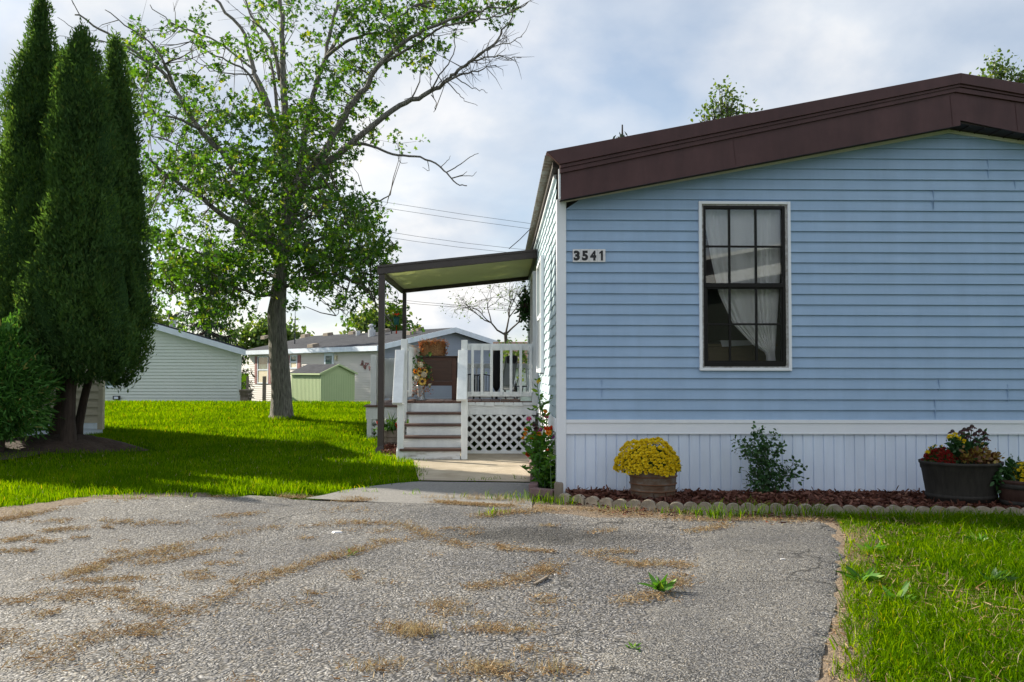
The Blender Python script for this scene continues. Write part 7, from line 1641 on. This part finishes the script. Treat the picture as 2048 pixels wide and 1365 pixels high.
for px in range(1700, 2060, 12): tuft(px, edge_y(px) + 6 + g.normal() * 3, 22, .10, .05)
tag(link('grass', mesh_np('grass', np.concatenate(VV), np.concatenate(FF)), 'grass'), kind='stuff')

# dry grass and dead moss along the cracks of the driveway
cracks = [([(120, 1195), (200, 1192), (260, 1205), (320, 1225), (380, 1225), (430, 1205), (480, 1180), (560, 1150), (620, 1130), (700, 1113), (760, 1090), (860, 1075)], 1.0, .055),
          ([(50, 1165), (130, 1155), (200, 1125), (260, 1110), (330, 1095), (420, 1075), (500, 1060), (560, 1055), (700, 1047), (800, 1050), (860, 1075), (940, 1100)], .75, .05),
          ([(0, 1290), (60, 1300), (90, 1320)], 1, .06), ([(60, 1305), (150, 1290), (230, 1280), (300, 1262), (380, 1280), (450, 1290)], .9, .06), ([(440, 1262), (520, 1262), (640, 1252), (740, 1255), (800, 1262), (830, 1275)], .8, .045), ([(460, 1290), (540, 1275), (560, 1270)], .6, .05),
          ([(950, 1178), (1010, 1170), (1060, 1160), (1120, 1122)], 1.1, .05), ([(1165, 1105), (1180, 1112), (1290, 1128), (1370, 1130), (1350, 1165), (1300, 1190), (1240, 1205)], 1.1, .055), ([(1170, 1102), (1265, 1103)], .9, .04), ([(1010, 1106), (1060, 1104), (1110, 1106)], .8, .03),
          ([(935, 1265), (1000, 1262), (1070, 1268), (1090, 1272)], 1.2, .05), ([(1080, 1308), (1150, 1315), (1200, 1300), (1240, 1275), (1290, 1250)], 1.3, .07), ([(910, 1345), (960, 1345), (1010, 1350)], 1.3, .07), ([(1080, 1345), (1160, 1345), (1180, 1360)], .9, .06),
          ([(0, 1040), (60, 1032), (120, 1020), (170, 1010)], 1.5, .06), ([(40, 1045), (150, 1040)], .8, .05), ([(560, 993), (640, 996), (760, 1000), (850, 1003), (960, 1010), (1060, 1018), (1140, 1022)], 1.5, .06), ([(620, 1001), (760, 1005), (900, 1008), (1000, 1013)], 1.6, .05), ([(960, 1038), (1010, 1030), (1080, 1025), (1180, 1018)], 1.5, .07),
          ([(100, 1062), (170, 1056)], 1, .05), ([(0, 1085), (60, 1072)], 1, .05), ([(70, 1080), (110, 1085)], .9, .05), ([(270, 1050), (370, 1046)], .9, .06), ([(430, 1037), (520, 1028)], .8, .05), ([(300, 1128), (420, 1100), (440, 1095)], .7, .05), ([(150, 1168), (280, 1160)], .9, .04), ([(0, 1165), (60, 1160)], .8, .05), ([(0, 1210), (70, 1208)], .9, .05),
          ([(470, 1210), (600, 1218)], .6, .05), ([(610, 1225), (640, 1225)], .8, .05), ([(700, 1225), (770, 1222)], .6, .03), ([(0, 1102), (70, 1100)], .9, .05), ([(650, 1020), (760, 1030)], .5, .1), ([(800, 1260), (850, 1272)], 1.4, .06), ([(860, 1215), (900, 1200)], .8, .05), ([(880, 1238), (905, 1228)], .9, .05), ([(1080, 1228), (1160, 1225)], .6, .05),
          ([(1240, 1232), (1310, 1228)], .9, .04), ([(40, 1340), (120, 1340)], 1, .07), ([(270, 1350), (310, 1320)], .8, .05), ([(720, 1345), (770, 1330)], .9, .07), ([(130, 1245), (50, 1240)], .6, .05), ([(1180, 1020), (1300, 1032), (1420, 1038), (1560, 1040), (1660, 1044)], 1.2, .09), ([(1180, 1070), (1230, 1060)], .5, .05), ([(1340, 1070), (1420, 1060), (1450, 1048)], .8, .05),
          ([(180, 1010), (300, 1003)], .5, .05), ([(420, 1000), (470, 998)], .5, .05), ([(880, 1060), (950, 1062)], .6, .05), ([(1290, 1190), (1340, 1192)], 1.0, .05)]
VV, FF, off = [], [], 0; VB, FB = [], []; offb = 0
g = np.random.default_rng(160)
for _ in range(120):                                          # stray patches away from the long cracks
    x_, y_ = g.uniform(-20, 1100) if g.random() < .7 else g.uniform(-20, 500), 1040 + 320 * g.random() ** 1.3
    l_ = g.uniform(6, 46) * (y_ - 745) / 450; cracks.append(([(x_, y_), (x_ + l_, y_ + g.normal() * 4)], g.uniform(.4, 1.0), g.uniform(.02, .06)))
for pl, dn, wd in cracks:
    pts = [G(*p) for p in pl]
    for a, b in zip(pts[:-1], pts[1:]):
        ln = (b - a).length; n = int(ln * 1150 * dn); u = g.random(n); clump = vnoise(u * ln * 3.2 + a.x * 3, u * 0 + a.y, 1, 12); k = clump > .18 + .34 * g.random(n); u = u[k]; n = len(u)
        if n < 3: continue
        base = np.array(list(a)) + (np.array(list(b - a)))[None] * u[:, None] + g.normal(size=(n, 3)) * (wd * .9, wd * .9, 0); base[:, 2] = .006 + (vnoise(base[:, 0], base[:, 1], 1.1, 1) - .5) * .035
        wig = (vnoise(u * ln * 4 + a.y * 5, u * 0 + a.x * 3, 1, 14) - .5) * wd * 2.6; base[:, 1] += wig; wv = .35 + 1.5 * vnoise(u * ln * 2.6 + a.x, u * 0 + a.y, 1, 16); base[:, :2] = base[:, :2]; m = n // 3; put(*blades(base[:m], g.uniform(.010, .034, m) * wv[:m], np.full(m, .0028), g.uniform(.5, 2.4, m), int(a.x * 100) % 999))
        m2 = n - m; V, Fq = leaves(base[m:] + (0, 0, .006), g.normal(size=(m2, 3)) * (1, 1, .35), g.uniform(.012, .04, m2), g.uniform(.002, .006, m2), NEEDLE, 0, 3); VB.append(V); FB.append(Fq + offb); offb += len(V)
for px, py, n, h in ((835, 1272, 90, .09), (1100, 1345, 70, .06), (40, 1030, 60, .08), (970, 1345, 90, .06), (950, 1000, 120, .10), (1000, 1002, 110, .10), (900, 998, 60, .07), (860, 997, 50, .06), (1040, 1008, 70, .08), (750, 1335, 60, .06), (885, 1215, 40, .05), (1330, 1025, 60, .07), (1270, 1022, 40, .06), (1230, 1022, 40, .06), (1380, 1030, 40, .06)):
    c = G(px, py); c.z += drive_z(c.x, c.y); P = np.array(list(c)) + g.normal(size=(n, 3)) * (.06, .035, 0); put(*blades(P, h * g.uniform(.4, 1.2, n), np.full(n, .003), g.uniform(.3, 1.6, n), px))
x, y = scatter(gp((1664, 1041), (1686, 1062), (1692, 1100), (1684, 1150), (1688, 1200), (1668, 1250), (1656, 1300), (1646, 1365), (1632, 1480), (1720, 1480), (1730, 1365), (1745, 1250), (1750, 1150), (1730, 1060), (1720, 1041)), 900, 150); n = len(x)
V, Fq = leaves(np.stack([x, y, np.full(n, .008)], 1), g.normal(size=(n, 3)) * (1, 1, .2), g.uniform(.012, .05, n), g.uniform(.003, .006, n), NEEDLE, 0, 3); VB.append(V); FB.append(Fq + offb); offb += len(V)
x, y = scatter(RL, 520, 141); n = len(x); bare = vnoise(x, y, 1.6, 4) * .6 + vnoise(x, y, 5, 5) * .4; k = bare < .36 + .22 * g.random(n); x, y = x[k], y[k]; n = len(x)   # thatch on the thin spots of the lawn
V, Fq = leaves(np.stack([x, y, gzv(x, y) + .006], 1), g.normal(size=(n, 3)) * (1, 1, .25), g.uniform(.03, .09, n), g.uniform(.003, .006, n), NEEDLE, 0, 3); VB.append(V); FB.append(Fq + offb); offb += len(V)
x, y = scatter(RL, 160, 142); n = len(x); put(*blades(np.stack([x, y, gzv(x, y)], 1), g.uniform(.03, .09, n), np.full(n, .0035), g.uniform(.3, 1.6, n), 143))
x, y = scatter(LL, 40, 144); k = y < 14; x, y = x[k], y[k]; n = len(x); put(*blades(np.stack([x, y, gzv(x, y)], 1), g.uniform(.03, .06, n), np.full(n, .005), g.uniform(.3, 1.6, n), 145))
tag(link('dry_grass', mesh_np('dry_grass', np.concatenate(VV), np.concatenate(FF)), 'dry'), kind='stuff')
tag(link('dead_moss', mesh_np('dead_moss', np.concatenate(VB), np.concatenate(FB)), 'drybrown'), kind='stuff')
# broad-leaved weeds
for px, py, n, l, lab in ((1318, 1180, 26, .10, 'green broad-leaved weed growing from a crack in the driveway'), (1722, 1165, 22, .13, 'broad-leaved weed at the left edge of the front lawn, beside the driveway'), (1745, 1105, 14, .10, 'low weed at the top corner of the front lawn beside the driveway'), (700, 1113, 14, .05, 'tiny green weed on the long crack in the left half of the driveway'),
                          (1960, 1085, 16, .09, 'pale broad-leaved weed in the upper part of the front lawn'), (1990, 1165, 22, .12, 'dark leafy weed clump in the right part of the front lawn'), (1270, 1300, 14, .05, 'small green weed in the dry grass at the bottom of the driveway'), (1790, 1200, 20, .11, 'weed with long leaves inside the front lawn near its left edge')):
    c = G(px, py); t = thing('weed', tuple(c), lab, 'weed'); a = g.uniform(0, 6.28, n); D = np.stack([np.cos(a), np.sin(a), g.uniform(.25, 1.1, n)], 1); L = g.uniform(.6, 1.2, n) * l
    V, Fq = leaves(np.array(list(c)) + g.normal(size=(n, 3)) * (.012, .012, .0), D, L, L * .24, OVAL, .3, px); link('leaf_rosette', mesh_np('leaf_rosette', V, Fq), 'leafbright' if px != 1990 else 'leafmid', t)
# loose bits on the driveway
p, q = G(1068, 1172), G(1095, 1158); s = MB(); s.beam(p + Vector((0, 0, .008)), q + Vector((0, 0, .012)), .014, .012); o = s.build('stick', 'oldwood', origin=p); tag(o, 'short grey stick lying on the driveway by the dry grass', 'stick')
for px, py, w_, lab in ((676, 1063, .05, 'chalky white stone chip flat on the upper left part of the driveway'), (1566, 1124, .018, 'small pale stone on the finer gravel in the right part of the driveway'), (1112, 1151, .012, 'tiny white stone beside the short grey stick on the driveway')):
    c = G(px, py); z_ = drive_z(c.x, c.y); gg = np.random.default_rng(px); a = np.linspace(0, 6.28, 9, endpoint=False); r_ = w_ * gg.uniform(.6, 1.2, 9); s = MB()
    s.v = [(c.x + r_[i] * math.cos(a[i]), c.y + r_[i] * .7 * math.sin(a[i]), z_ - .004) for i in range(9)] + [(c.x + r_[i] * .7 * math.cos(a[i]), c.y + r_[i] * .5 * math.sin(a[i]), z_ + .009) for i in range(9)]
    s.f = [(i, (i + 1) % 9, 9 + (i + 1) % 9, 9 + i) for i in range(9)] + [tuple(range(9, 18))]; o = s.build('pebble', 'plate', origin=(c.x, c.y, z_)); tag(o, lab, 'pebble')
